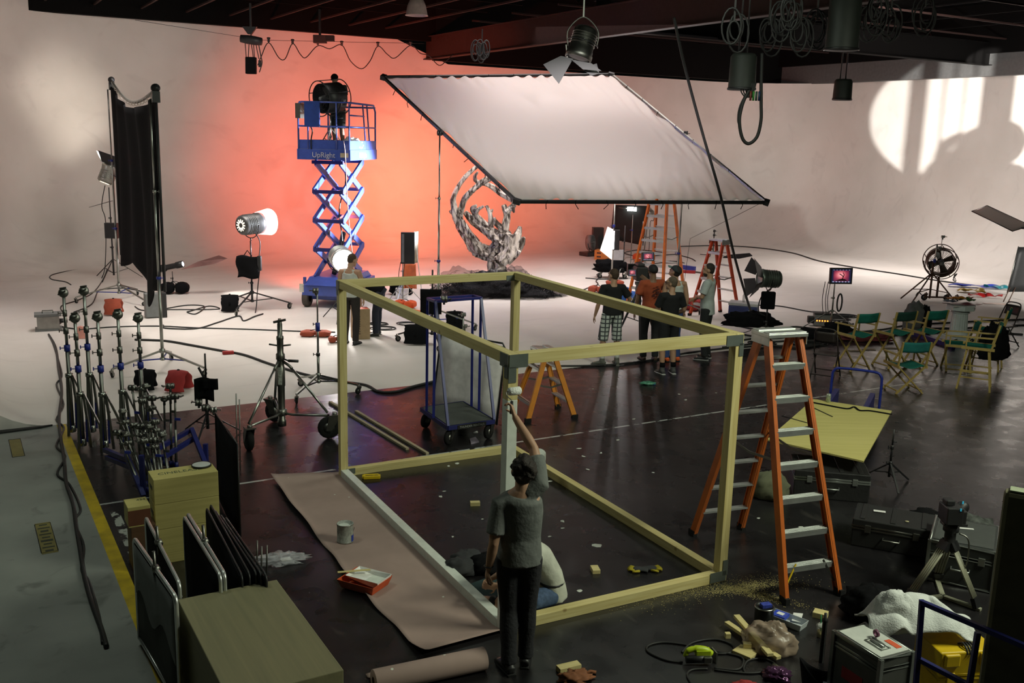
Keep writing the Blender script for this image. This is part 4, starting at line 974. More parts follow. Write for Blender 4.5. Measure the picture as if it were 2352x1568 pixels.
for lb_, bx, by, ty in (('folded steel stand at the left end of the back pair in the stand row', 168, 1000, 672), ('folded steel stand behind and right of the leftmost one in the stand row', 214, 1000, 668), ('folded steel stand in front of the leftmost stand, yellow line side', 192, 1032, 730), ('folded steel stand second from the left in the near row', 243, 1036, 727), ('folded steel stand with a yellow taped collar, third in the near row', 288, 1028, 722), ('folded steel stand at the right end of the stand row', 332, 1010, 730)): combo(lb_, bx, by, ty)
# ---------------------------------------------------------------- nested grip stands and the rack they lean in
def grip(bx, by, hx, hy, lean=.0, i=0):
    b = G(bx, by); t = thing('grip_stand', 'steel grip stand with a knuckle head nested in the row behind the tan boxes', 'grip stand', b, 0, 'nested grip stands')
    Y = b.y+lean; p = atY(hx, hy, Y)-b
    MB().tube([(0, 0, .03), p*.55], .017, 8).build('lower_pole', STEELD, t); MB().tube([p*.5, p], .013, 8).build('riser', STEELD, t)
    grip_head(t, p, ((1, -.2, .1), (.6, -.8, .2), (-.7, -.6, .1))[i % 3], STEELD, .036)
    if i % 2: grip_head(t, p*.86, (-.5, -.8, .1), STEELD, .03)
    q = p*.7; MB().bar(q-Vector((0, .02, 0)), q+Vector((.07, -.03, .0)), .012, .03).build('tee_knob', BLUE if i % 3 == 0 else STEELD, t)
    MB().cyl((0, 0, .02), (0, 0, .1), .03, n=8).build('socket', BLUED, t)
for i, (bx, by, hx, hy, ln) in enumerate(((325, 1075, 304, 890, .1), (340, 1065, 334, 886, 0), (335, 1080, 327, 920, .1), (352, 1070, 349, 914, 0), (380, 1072, 377, 916, 0), (394, 1075, 391, 886, 0), (405, 1078, 402, 910, 0), (335, 1125, 281, 944, .35), (345, 1110, 307, 976, .3), (352, 1115, 323, 979, .3), (362, 1115, 341, 979, .25), (375, 1112, 357, 968, .25), (330, 1140, 270, 993, .3), (342, 1138, 287, 997, .3), (362, 1128, 331, 1012, .2), (375, 1125, 352, 1010, .2), (392, 1120, 371, 997, .2))): grip(bx, by, hx, hy, ln, i)
rk = thing('stand_rack', 'dark blue tube rack holding the nested grip stands', 'rack', G(400, 1085))
def rb_(x0, y0, x1, y1, Y0, Y1, w=.05):
    MB().bar(atY(x0, y0, Y0)-rk.location, atY(x1, y1, Y1)-rk.location, w, w).build('rack_tube', BLUED, rk)
for q in ((362, 1030, 436, 988, 11.3, 11.9), (372, 1052, 446, 1006, 11.2, 11.8), (440, 985, 474, 1070, 11.9, 11.2), (240, 1033, 294, 1055, 11.4, 10.9), (245, 1050, 300, 1072, 11.3, 10.8), (290, 1045, 330, 1140, 10.9, 10.4)): rb_(*q)
for px, z in (((474, 1072), .3), ((330, 1142), .5)):
    g = G(*px); MB().bar(Vector((g.x, g.y, 0))-rk.location, Vector((g.x, g.y, z))-rk.location, .05, .05).build('rack_leg', BLUED, rk)
# black stand with a hanging flag
ms = thing('flag_stand', 'black telescopic stand with black paddle bag behind the grip stands', 'light stand', G(478, 1000))
light_stand(ms, 1.15, .45, r=.022, legh=.32)
mb = MB(); mb.sheet(lambda u, v: Vector(((u-.55)*.27, -.05+.02*math.sin(5*u), .5+.3*v+.03*math.sin(3*u))), 6, 6, .02); mb.build('black_pad', BLKCLOTH, ms)
mb = MB(); mb.sheet(lambda u, v: Vector((-.02+u*.21, -.08+.02*math.sin(5*u), .66+.15*v+.02*u)), 5, 4, .02); mb.build('black_pad', BLKCLOTH, ms)
MB().bar((0, -.02, .78), (-.1, .02, .95), .025, .02).build('arm', BLK, ms); grip_head(ms, (.02, -.1, .42), (1, -.2, 0), STEELD, .05); grip_head(ms, (.12, -.1, .40), (1, .2, 0), STEEL, .04); grip_head(ms, (-.07, -.12, .5), (-1, -.2, .1), STEELD, .05)
# ---------------------------------------------------------------- crank stand with big wheels
cs = thing('crank_stand', 'heavy steel crank-up stand on three large black wheels', 'light stand', G(648, 985)); cz = 1.56
WB = [G(572, 1034)-cs.location, G(756, 1006)-cs.location, G(632, 968)-cs.location]
mb = MB(); mb.lathe([(.05, .05), (.06, .05), (.06, .14), (.05, .15), (.05, .62), (.058, .63), (.058, .9), (.05, .91), (.05, 1.0), (.062, 1.01), (.062, 1.08), (.045, 1.1), (.045, 1.28), (.05, 1.29), (.05, 1.33), (.035, 1.34), (.035, 1.5), (.03, 1.52), (.03, cz), (0, cz)], n=20); mb.build('column', STEELD, cs)
MB().box((.0, -.056, .78), (.05, .01, .25)).build('scale_plate', mat('scale_label', (.42, .44, .40), .5, var=.5, scale=60), cs)
mb = MB(); mb.cyl((.05, -.03, 1.02), (.12, -.05, 1.0), .012, n=8); mb.cyl((.12, -.05, 1.0), (.26, -.06, 1.0), .02, n=10); mb.build('crank', BLK, cs)
for k in (-1, 1): MB().cyl((k*.04, 0, 1.2), (k*.15, -.02, 1.22), .012, n=8).build('lock_knob', STEELD, cs)
mb = MB(); mb.bar((-.08, -.02, cz-.03), (.09, -.02, cz+.01), .03, .03); mb.cyl((0, 0, cz-.08), (0, 0, cz+.02), .022, n=8); mb.build('top_socket', STEELD, cs)
for wv in WB:
    d = Vector((wv.x, wv.y, 0)); L = d.length; d.normalize(); e_ = d*(L-.02)+Vector((0, 0, .36))
    mb = MB(); mb.tube([d*.05+Vector((0, 0, .98)), d*.14+Vector((0, 0, .94)), d*.2+Vector((0, 0, .9))], .02, 8); mb.build('shoulder', STEELD, cs)
    MB().tube([d*.2+Vector((0, 0, .9)), e_], .018, 8).build('leg', STEEL, cs); MB().tube([d*.06+Vector((0, 0, .24)), d*.2+Vector((0, 0, .24)), e_-Vector((0, 0, .04))], .018, 8).build('brace', STEEL, cs)
    caster(cs, d.x*L, d.y*L, .155, .34, .09, hor(d.x, d.y)+.7)
MB().lathe([(.05, -.05), (.075, -.04), (.075, .04), (.05, .05)], (0, 0, .25), n=14).build('lower_collar', STEELD, cs)
# ---------------------------------------------------------------- steel roller stand beside it
r2 = thing('roller_stand', 'steel roller stand with grip head and blue collar right of the crank stand', 'light stand', G(732, 906))
roller_stand(r2, 1.66, .62, .32, .2, mt=STEEL, r=.022, a0=.15, cm=BLK, cas=.055)
collar(r2, (0, 0, 1.1), .024, BLUE, .0, h=.14); grip_head(r2, (-.02, -.02, 1.68), (-1, -.1, .0), STEELD, .045)
# ---------------------------------------------------------------- tan boxes, flags in the rack, bottom left
def wbox(name, label, cat, c, sz, rz, mt, bevel=.004, group=None):
    return tag(MB().box((0, 0, sz[2]/2), sz).build(name, mt, loc=c, rz=rz, bevel=bevel), label, cat, group)
R30 = PI/6
ac = (G(338, 1076, .86)+G(503, 1085, .86))/2; ac.z = 0
wbox('apple_box', 'shallow tan wooden box at the bottom of the stack of long tan boxes', 'box', ac, (.60, .29, .10), R30, TANBOX)
for i, nm in enumerate(('long tan wooden box second from the bottom of the stack', 'long tan wooden box second from the top of the stack', 'long tan wooden box on top of the stack with stencilled lettering')):
    bx_ = thing('apple_box', nm, 'box', ac+Vector((0, 0, .10+.253*i)), R30)
    MB().box((0, 0, .125), (.60, .29, .25)).build('box_body', TANBOX, bx_, bevel=.004); MB().box((-.301, 0, .14), (.004, .12, .04)).build('hand_hole', BLKP, bx_)
    if i == 2: text('lettering', 'CINELEASE', .085, Matrix.Translation((-.03, 0, .2505)), mat('stencil_ink', (.10, .12, .06), .8), bx_)
PL_ = thing('tape_roll', 'white round lid with a dark rim on the top tan box', 'lid', ac+AU*.19+AW*.07+Vector((0, 0, .861)), .2)
MB().lathe([(.0, .001), (.085, .001), (.09, .004), (.09, .012), (.084, .014), (0, .012)], n=32).build('lid_disc', mat('lid_white', (.55, .58, .56), .5, var=.06), PL_); MB().lathe([(.088, 0), (.095, 0), (.095, .016), (.088, .016)], n=32).build('rim', BLKP, PL_)
sb = (G(287, 1137, .66)+G(341, 1160, .66))/2; sb.z = 0
wbox('apple_box', 'brown wooden box standing under the small tan box', 'box', sb+AU*.03, (.22, .24, .44), R30, wood('brown_box', (.09, .045, .02), (.13, .065, .03), knots=False))
s2 = thing('apple_box', 'small tan wooden box with stencil marks left of the tall stack', 'box', sb+Vector((0, 0, .441)), R30)
MB().box((0, 0, .10), (.20, .24, .20)).build('box_body', TANBOX, s2, bevel=.004); MB().box((0, -.121, .09), (.2, .003, .15)).build('brown_side', mat('box_brown', (.13, .045, .02), .7), s2); text('lettering', '434', .055, Matrix.Translation((.045, .05, .2005)), mat('stencil_ink', (.1, .12, .06), .8), s2)
tb = (G(412, 1375, .75)+G(632, 1331, .75))/2-AW*.73; tb.z = 0
tbx = thing('plywood_crate', 'large tan plywood crate in the bottom left corner of the photo', 'crate', tb, R30)
MB().box((0, 0, .375), (.73, 1.46, .75)).build('crate_body', wood('crate_ply', (.17, .158, .085), (.21, .19, .10), scale=1.5, along='Y', knots=False), tbx, bevel=.006); MB().tube([(.37, -.3, .5), (.41, -.3, .5), (.41, -.2, .5), (.37, -.2, .5)], .008, 6).build('handle', STEEL, tbx)
def flagp(label, pa, pb, z, mt=BLKCLOTH, fm=STEELD, th=.03, skin=None, pin=None, name='cloth_flag'):
    a, b = G(*pa, z), G(*pb, z); d = (b-a); d.z = 0; L = d.length; t = thing(name, label, 'flag', (a.x, a.y, 0), hor(d.x, d.y))
    rr = .05; pts = [(0, 0, .06), (0, 0, z-rr)]+[(rr-rr*math.cos(q), 0, z-rr+rr*math.sin(q)) for q in (.5, 1.1)]+[(rr, 0, z), (L-rr, 0, z)]+[(L-rr+rr*math.sin(q), 0, z-rr+rr*math.cos(q)) for q in (.5, 1.1)]+[(L, 0, z-rr), (L, 0, .06)]
    MB().tube(pts, th*.5, 8, closed=True).build('frame_tube', fm, t)
    MB().sheet(lambda u, v: Vector((.01+u*(L-.02), .01*math.sin(5*u), .08+(z-.1)*v)), 6, 6, .008).build('panel', mt, t)
    if skin: MB().sheet(lambda u, v: Vector((.03+u*(L-.06), .014, z-.03-(.36-.1*math.sin(9*u)+.2*u*0)*v)), 14, 4, .004).build('frosted_strip', skin, t); MB().sheet(lambda u, v: Vector((.03+u*(L-.06), -.014, z-.03-(.42-.08*math.sin(11*u))*v)), 14, 4, .004).build('frosted_strip', skin, t)
    if pin: 
        mb = MB(); mb.tube([(L*pin, 0, z-.1), (L*pin, -.01, z+.14)], .012, 8); mb.lathe([(.0, -.03), (.03, -.03), (.03, .03), (0, .03)], (L*pin, 0, z), (1, 0, 0), 10); mb.build('pin', STEELD, t)
    return t
FROST = mat('frosted_sheet', (.12, .13, .125), .6)
flagp('frame with a torn frosted grey sheet, nearest flag to the yellow line', (308, 1235), (404, 1372), .92, mat('dark_panel', (.025, .027, .02), .8), ALU, .034, FROST, .55)
flagp('black flag with a chipped silver frame, second from the yellow line', (335, 1187), (412, 1340), .86, pin=.42, fm=ALU)
flagp('black flag with silver frame, left of the touching pair', (423, 1185), (506, 1322), .88, fm=ALU); flagp('black flag with silver frame, right of the touching pair', (431, 1178), (516, 1318), .88, fm=ALU, pin=.5)
for i, (a, b) in enumerate((((474, 1165), (556, 1322)), ((483, 1157), (573, 1318)), ((493, 1170), (588, 1315)), ((505, 1180), (600, 1318)), ((517, 1186), (612, 1322)))): flagp('dark black cloth flag in the packed bundle between silver frames and crate', a, b, .84, fm=BLK, th=.018)['group'] = 'packed black flags'
g0 = G(553, 1243); td = thing('black_flag', 'tall plain black flag standing behind the stack of tan boxes', 'flag', (g0.x, g0.y, 0), hor(-.45, .9)); 
MB().sheet(lambda u, v: Vector((u*1.25, .01*math.sin(4*u), .02+v*1.0)), 5, 5, .012).build('cloth', BLKCLOTH, td); MB().tube([(0, 0, .02), (0, 0, 1.03), (1.25, 0, 1.03), (1.25, 0, .02)], .008, 6, closed=True).build('wire_frame', BLK, td)
for i, (x, y, h) in enumerate(((545, 1015, .95), (552, 1020, .9), (590, 1330, .42), (600, 1340, .4), (612, 1332, .38))): tag(MB().tube([(0, 0, .0), (.01, .02, h)], .008, 6).build('flag_pin', STEELD, loc=G(x, y+ (60 if i < 2 else 10))), 'thin dark steel rod standing upright by the black flags', 'rod', 'loose flag rods')
# stencilled marks on the grey floor
STEN = mat('stencil_tan', (.20, .17, .055), .7)
for i, (pa, lb_, w) in enumerate((((38, 1028), 'small tan stencilled box mark on the grey floor near the stage end', .14), ((106, 1234), 'larger tan stencilled box mark on the grey floor nearer the camera', .15))):
    c = G(*pa); t = thing('floor_marking', lb_, 'floor marking', c, PI/6+PI/2); MB().box((0, 0, .001), (.78 if i == 0 else .86, w, .002)).build('tan_patch', STEN, t)
    if i:
        mb = MB(); 
        for k in range(9): mb.box((-.36+.09*k, 0, .0025), (.03 if k % 3 else .05, w*(.75 if k % 2 else .5), .001))
        mb.build('stencil_letters', mat('stencil_dark', (.04, .045, .03), .8), t)
    MB().tube([(-.4, -w/2, .002), (.4, -w/2, .002), (.4, w/2, .002), (-.4, w/2, .002)], .004, 4, closed=True).build('outline', BLK, t)
# ================================================================== centre: scissor lift, tree, diffusion frame
LR = -.152; lp = G(749, 708)
SL = thing('scissor_lift', 'raised blue scissor lift platform with guard rails on the white floor', 'scissor lift', lp, LR)
DZ = 3.72; W2, L2 = .61, 2.05
mb = MB(); mb.box((0, L2/2, .42), (1.16, L2+.1, .26)); mb.box((0, L2/2, .26), (.9, L2-.5, .2)); mb.build('chassis', LIFT, SL, bevel=.02)
mb = MB(); mb.prism([(-.1, 0), (L2+.0, 0), (L2-.3, .16), (.25, .16)], 1.0, (-.5, 0, .55), (0, 1, 0), (0, 0, 1)); mb.build('chassis_cover', LIFT, SL, bevel=.01)
for x in (-.52, .52):
    for y in (.15, L2-.15): 
        mb = MB(); mb.lathe([(.1, -.07), (.2, -.07), (.215, -.05), (.215, .05), (.2, .07), (.1, .07)], (x, y, .215), (1, 0, 0), 20); mb.build('wheel', mat('tyre_brown', (.06, .05, .04), .7), SL)
MB().box((-.585, -.03, .47), (.11, .04, .2)).build('warning_plate', mat('sign_white', (.6, .58, .5), .5), SL); MB().box((-.52, .0, .64), (.06, .06, .18)).build('post', LIFT, SL)
ST, ya, yb = 4, .25, 1.8; z0, z1 = .68, DZ-.3; hs = (z1-z0)/ST
for i in range(ST):
    a, b = z0+hs*i, z0+hs*(i+1)
    for k in (-1, 1):
        MB().bar((k*.36, ya, a), (k*.36, yb, b), .05, .155, (0, 0, 1)).build('scissor_arm', LIFT, SL, bevel=.006)
        MB().bar((k*.30, yb, a), (k*.30, ya, b), .05, .155, (0, 0, 1)).build('scissor_arm', LIFT, SL, bevel=.006)
        MB().cyl((k*.25, (ya+yb)/2, (a+b)/2), (k*.40, (ya+yb)/2, (a+b)/2), .045, n=10).build('pivot', STEELD, SL)
    for y in (ya, yb): MB().bar((-.38, y, b), (.38, y, b), .08, .08).build('cross_tube', BLUED if y == ya else LIFT, SL)  # darker blue at the near end stands for its unlit side
MB().tube([(.0, .6, .75), (.05, 1.2, 1.7)], .06, 10).build('hydraulic_ram', BLK, SL); MB().tube(spline([(.2, .3, .7), (.25, .5, 1.5), (.15, .6, 2.3), (.25, .8, 3.0), (.2, .6, 3.5)], 6), .015, 6).build('hose', BLK, SL)
mb = MB(); mb.box((0, L2/2, DZ-.02), (2*W2, L2, .05)); mb.build('platform_deck', GREY, SL)
mb = MB()
for y in (0, L2): mb.box((0, y, DZ-.12), (2*W2+.06, .03, .24)); mb.box((0, y+.02*(1 if y == 0 else -1), DZ+.1), (2*W2, .02, .22))
for k in (-1, 1): mb.box((k*(W2+.015), L2/2, DZ-.12), (.03, L2+.06, .24)); mb.box((k*W2, L2/2, DZ+.1), (.02, L2, .22))
mb.build('toe_board', LIFT, SL)
def rail3(pts, r=.022): MB().tube(pts, r, 8).build('guard_rail', LIFT, SL)
T1, T2 = DZ+1.06, DZ+.52
rail3([(-W2, 0, DZ), (-W2, 0, T1-.08), (-W2+.08, 0, T1), (W2, 0, T1), (W2, 0, DZ)])
rail3([(W2, 0, T1), (W2, L2-.15, T1), (W2, L2, T1-.15), (W2, L2, DZ)]); rail3([(-W2, 0, T1-.1), (-W2, .1, T1), (-W2, L2-.1, T1), (-W2, L2, T1-.1), (-W2, L2, DZ)])
rail3([(-W2, L2, T1-.05), (W2, L2, T1-.05)])
for p, q in (((-W2, 0, T2), (W2, 0, T2)), ((W2, 0, T2), (W2, L2, T2)), ((-W2, 0, T2), (-W2, L2, T2)), ((-W2, L2, T2), (W2, L2, T2)), ((-W2*.62, 0, DZ), (-W2*.62, 0, T2+.05)), ((W2*.5, 0, DZ), (W2*.5, 0, T1)), ((W2, L2*.62, DZ), (W2, L2*.5, T1)), ((W2, L2*.78, DZ), (W2, L2*.66, T1)), ((W2, .1, T1-.28), (W2, L2*.55, T1-.28))): rail3([p, q], .018)
MB().box((-W2*.42, -.04, DZ+.79), (.36, .05, .56)).build('control_panel', mat('panel_blue', (.015, .045, .22), .5), SL)
MB().box((-W2*.98, .1, DZ+.86), (.12, .3, .34)).build('control_box', STEEL, SL); MB().tube(spline([(-.3, -.02, DZ+.5), (-.26, -.03, DZ+.4), (-.3, -.02, DZ+.2), (-.3, -.02, DZ)], 4), .014, 6).build('lead', BLK, SL)
LGRY = mat('letter_grey', (.42, .42, .48), .5)
text('lettering', 'UpRight', .17, frame_m((0, -.034, DZ-.13), (1, 0, 0), (0, 0, 1)), LGRY, SL); text('lettering', 'UpRight', .17, frame_m((W2+.034, L2*.45, DZ-.13), (0, 1, 0), (0, 0, 1)), WHITE, SL)
text('lettering', 'UpRight', .30, frame_m((.585, .75, .43), (0, 1, 0), (0, 0, 1)), WHITE, SL)
MB().box((W2*.82, -.034, DZ-.12), (.19, .004, .1)).build('caution_label', mat('label_cream', (.42, .36, .24), .6), SL)
LM = Matrix.Translation(lp) @ Matrix.Rotation(LR, 4, 'Z')
man = person('man in dark cap, dark shirt and shorts standing on the lift behind a fan', LM @ Vector((.03, .95, DZ)), LR+PI-.25,
    dict(eR=(.30, .18, 1.2), eL=(-.30, .18, 1.2), wR=(.2, .38, 1.18), wL=(-.2, .38, 1.18), chest=(0, .05, 1.3), upper=(0, .07, 1.4), neck=(0, .08, 1.46), head=(0, .14, 1.60)), skin=SKIND, shirt=mat('dark_plaid', (.03, .03, .032), .9, var=.5, scale=14), pants=mat('dark_shorts', (.02, .022, .018), .9), shorts=True, cap=BLKCLOTH, brim=BLKCLOTH, hair=None, tilt=-.25, h=1.78, yaw=.5)
RUSTM = mat('rusty_iron', (.09, .05, .035), .6, .5)
def drum_fan(t, M, R, L, iron=BLK, cage=True, mesh=True):
    """drum along local +X of M"""
    def B(mb, nm, mt): mb.v = [M @ p for p in mb.v]; return mb.build(nm, mt, t)
    mb = MB(); mb.lathe([(R*.98, -L/2), (R, -L/2), (R, L/2), (R*.98, L/2), (R*.96, L/2-.01), (R*.96, -L/2+.01)], (0, 0, 0), (1, 0, 0), 32); B(mb, 'drum', iron)
    for s in (-1, 1):
        mb = MB()
        for k in range(9): q = R*(.14+.1*k); mb.tube([(s*(L/2+.03*(1-k/9)), q*math.cos(a), q*math.sin(a)) for a in [2*PI*i/28 for i in range(28)]], .0045, 4, closed=True)
        for k in range(4): a = PI/2*k; mb.tube([(s*(L/2+.03), 0, 0), (s*L/2, R*math.cos(a), R*math.sin(a))], .006, 5)
        B(mb, 'guard_grille', iron)
    mb = MB(); mb.lathe([(0, -L*.3), (R*.22, -L*.28), (R*.22, L*.3), (R*.14, L/2+.04), (0, L/2+.05)], (0, 0, 0), (1, 0, 0), 16); B(mb, 'motor', GREY)
    for k in range(4):
        a = PI/2*k+.4; u = Vector((0, math.cos(a), math.sin(a))); v = Vector((0, -math.sin(a), math.cos(a))); mb = MB(); mb.sheet(lambda p, q: u*R*(.18+.72*p)+v*R*(q-.5)*(.3+.25*p)+Vector((.22*(q-.5)*L, 0, 0)), 6, 4, .006); B(mb, 'blade', STEELD)
    if cage:
        mb = MB(); 
        for s in (-1, 1): mb.tube([(s*(L/2+.05), R*1.18*math.cos(a), R*1.18*math.sin(a)) for a in [2*PI*i/36 for i in range(36)]], .013, 6, closed=True)
        for k in range(5): a = 2*PI*k/5+.3; mb.tube([(-L/2-.05, R*1.18*math.cos(a), R*1.18*math.sin(a)), (L/2+.05, R*1.18*math.cos(a), R*1.18*math.sin(a))], .011, 6)
        B(mb, 'cage_ring', RUSTM if iron is not BLK else iron)
    mb = MB(); mb.tube([(0, R*1.2*math.cos(a), R*1.2*math.sin(a)) for a in [PI+PI*i/16 for i in range(17)]], .018, 8); B(mb, 'yoke', iron)
fb = LM @ Vector((-.02, .52, DZ)); fan1 = thing('drum_fan', 'black drum fan on a stand on the lift platform in front of the man', 'fan', fb, 0)
fd = Vector((-.66, -.7, -.12)).normalized(); drum_fan(fan1, frame_m((0, 0, 1.18), fd, Vector((0, 0, 1)).cross(fd)), .34, .5)
light_stand(fan1, .78, .4, mt=STEEL, r=.022, legh=.5); MB().tube(coil_pts((.22, -.05, .7), .09, 3, .02)[:40], .008, 5).build('cord_coil', CABLE, fan1)
hd_ = thing('white_cloth', 'crumpled white cloth heap on the right side of the lift platform', 'cloth', LM @ Vector((.36, .9, DZ+.01))); blob('cloth_heap', WHITE, hd_, crumple(.22, .3, .17, 3, .2))
cable('thin cord hanging from the lift platform down to the floor', [LM @ Vector((.5, -.06, DZ+.2)), LM @ Vector((.55, -.1, DZ-.2)), LM @ Vector((.6, -.12, 2.4)), LM @ Vector((.72, -.12, 1.2)), LM @ Vector((.85, -.1, .4)), LM @ Vector((.9, 0, .015))], .01, mat('cord_pink', (.55, .4, .4), .6))
# bright lamp between lift and people
bp_ = G(785, 735); lamp2 = thing('stand_lamp', 'brightly burning fresnel lamp on a stand between the lift and the man in tank top', 'lamp', bp_); zb = zat(bp_, 592)
light_stand(lamp2, zb-.36, .55, r=.022); db_ = Vector((.35, -.85, -.12)).normalized()
lamp_head(lamp2, frame_m((0, 0, zb), db_, Vector((0, 0, 1)).cross(db_)), .25, .5, ALU, False, True)
spot('lamp_light', bp_+Vector((0, 0, zb))+db_*.35, bp_+Vector((1.4, -4, 0)), 190, (1, .97, .92), 110, 1, .2)
# added spots without fixtures: hard light across the lift, more on the tree
spot('lift_tree_fill', (4.2, 25.6, 2.3), (-4.2, 23.4, 2.75), 45000, (.86, .9, 1), 23, .6, .15)
spot('lift_tree_fill', (4.6, 29.2, 5.6), (-.3, 26.7, 1.6), 1000, (1, .97, .92), 42, .8, .15)
spot('tree_front_fill', (3.6, 20.5, 2.6), (-.3, 26.7, 1.7), 700, (1, .95, .9), 30, .8, .15)  # added front spot, no fixture, lifts the tree
# tank-top man and stooping man
RIB = mat('tank_white', (.52, .54, .50), .9, bump=.2, bscale=30)
person('young man in white tank top and dark trousers in front of the bright lamp', G(806, 790), -.25, dict(head=(.02, .07, 1.63), eL=(-.25, .03, 1.14), eR=(.25, .04, 1.14)), skin=SKIN, shirt=RIB, tank=True, pants=mat('dark_brown_trousers', (.018, .014, .012), .9), hair=mat('brown_hair', (.06, .035, .02), .8, var=.4, scale=60), yaw=-.6, tilt=-.25, h=1.80)
bm_ = person('man in black t-shirt and jeans bending down over the cardboard box', G(862, 770), PI/2-.05,
    dict(pelvis=(0, -.10, .93), waist=(0, .05, 1.02), chest=(0, .26, 1.06), upper=(0, .36, 1.03), neck=(0, .42, 1.0), head=(0, .55, .93), sL=(-.18, .34, 1.0), sR=(.18, .34, 1.0), eL=(-.2, .42, .72), eR=(.2, .36, .72), wL=(-.1, .46, .50), wR=(.17, .34, .46), hL=(-.095, -.10, .9), hR=(.095, -.10, .9), kL=(-.1, -.02, .5), kR=(.1, -.05, .5)), shirt=BLKCLOTH, pants=mat('dark_jeans', (.014, .016, .03), .9), cap=BLKCLOTH, brim=BLKCLOTH, hair=HAIR, tilt=-1.1, h=1.78, shoes=BLKP, sole=STEELD)
cb = thing('cardboard_box', 'tall cardboard box at the stooping man\'s hand', 'box', G(828, 776), .35)
mb = MB(); mb.box((0, 0, .31), (.34, .30, .62)); mb.build('carton', CARD, cb, bevel=.004); MB().box((0, 0, .622), (.30, .26, .004)).build('red_top', mat('box_red_top', (.55, .1, .06), .7), cb)
mb = MB(); 
for k in range(8): mb.box((-.06, -.1515, .12+.05*k), (.06, .002, .03))
mb.build('printed_marks', mat('carton_ink', (.12, .08, .05), .8), cb)
sandbag('sandbag', 'rust red sandbag lying flat on the white floor left of the people', G(725, 772), .05, RUSTBAG, (.62, .28, .13)); sandbag('sandbag', 'small rust red sandbag half hidden behind the left frame post', G(772, 786), .3, RUSTBAG, (.3, .2, .13))
# kino light with orange gel, bags around it
kp = G(925, 695); kn = thing('fluorescent_light_bank', 'black fluorescent light bank on a stand with orange gel hanging from it', 'lamp', kp, .12); zk0 = zat(kp, 605); zk1 = zat(kp, 533)
light_stand(kn, zk0+.2, .5, mt=STEEL, r=.02, a0=.2)
MB().box((.12, 0, (zk0+zk1)/2), (.34, .14, zk1-zk0)).build('housing', BLK, kn, bevel=.008); MB().box((.0, -.075, (zk0+zk1)/2), (.06, .01, (zk1-zk0)*.9)).build('rib', GREY, kn)
MB().bar((.29, .08, zk0+.02), (.34, .2, zk0+.02), .01, .01).build('hinge', BLK, kn)
MB().sheet(lambda u, v: Vector((.28+.10*u, .04+.2*u, zk0+(zk1-zk0)*v)), 4, 6, .006).build('door_flap', mat('flap_tan', (.45, .38, .28), .6), kn)
tubes = mat('kino_tubes', (1, 1, 1), .4, emit=(1, .93, .95), es=9, var=0); MB().box((.25, .09, (zk0+zk1)/2), (.06, .03, (zk1-zk0)*.92)).build('lit_tubes', tubes, kn)
OGEL = mat('orange_gel', (.75, .17, .04), .4, alpha=.8); MB().sheet(lambda u, v: Vector((.02+.30*u+.03*v*u, .1+.05*math.sin(4*u), zk0-.02-.62*v)), 8, 10, .003).build('orange_gel', OGEL, kn)
MB().tube([(.28, .12, zk1), (.46, .1, zk0-.64)], .012, 6).build('white_edge', WHITE, kn)
for dx_ in (-.05, .06): MB().tube(spline([(dx_, -.08, zk0+.05), (dx_-.05, -.1, zk0-.3), (dx_+.02, -.08, zk0-.6)], 6), .009, 5).build('lead', CABLE, kn)
bb = thing('black_bag', 'black floppy bag on the floor beside the fluorescent light stand', 'bag', G(922, 676)); blob('bag_body', BLKCLOTH, bb, crumple(.26, .2, .26, 9, .22))
pbg = thing('paper_bag', 'white paper carrier bag beside the orange sandbag', 'bag', G(924, 684)); MB().prism([(-.15, 0), (.15, 0), (.17, .26), (-.16, .26)], .12, (0, 0, 0), (1, 0, 0), (0, 0, 1)).build('bag_body', WHITE, pbg); MB().tube(spline([(-.06, -.1, .25), (-.05, -.1, .38), (.03, -.1, .38), (.05, -.1, .25)], 5), .008, 5).build('handle', WHITE, pbg)
sandbag('sandbag', 'orange sandbag with black strap in front of the paper bag', G(930, 707), -.25, ORGBAG, (.56, .3, .2)); ground_sheet('orange_gel_sheet', 'flat orange gel sheet on the white floor below the orange sandbag', 'gel', [(928, 706), (962, 712), (980, 716), (948, 718)], OGEL, .004)
# ---------------------------------------------------------------- diffusion frame
DC = [atY(880, 177, 23.02), atY(1404, 171, 25.1), atY(1762, 465, 20.95), atY(1187, 463, 18.88)]
d0 = sum(DC, Vector())/4; DF = thing('diffusion_frame', 'large tilted square frame stretched with translucent white cloth', 'diffusion frame', d0)
q = [p-d0 for p in DC]
SILK = bpy.data.materials.new('diffusion_silk'); SILK.use_nodes = True; nt = SILK.node_tree; b_ = nt.nodes['Principled BSDF']; b_.inputs['Base Color'].default_value = (.72, .69, .68, 1); b_.inputs['Roughness'].default_value = .9
tr_ = nt.nodes.new('ShaderNodeBsdfTranslucent'); tr_.inputs['Color'].default_value = (.9, .87, .85, 1); mx = nt.nodes.new('ShaderNodeMixShader'); mx.inputs[0].default_value = .7
nt.links.new(b_.outputs[0], mx.inputs[1]); nt.links.new(tr_.outputs[0], mx.inputs[2]); nt.links.new(mx.outputs[0], nt.nodes['Material Output'].inputs[0])
nrm = (q[1]-q[0]).cross(q[3]-q[0]).normalized()
def silk(u, v):
    u_ = .012+.976*u; v_ = .012+.976*v; p = (q[0]*(1-u_)+q[1]*u_)*(1-v_)+(q[3]*(1-u_)+q[2]*u_)*v_
    e_ = min(u, 1-u, v, 1-v); w = max(0, 1-e_*6)*.042
    return p+nrm*(-.22*math.sin(PI*u)*math.sin(PI*v)+w*math.sin(110*(u+.3*v))*(.5+.5*math.sin(17*(v-u)))+.006*math.sin(8*v+20*u*v))
MB().sheet(silk, 120, 60, .003).build('diffusion_cloth', SILK, DF)
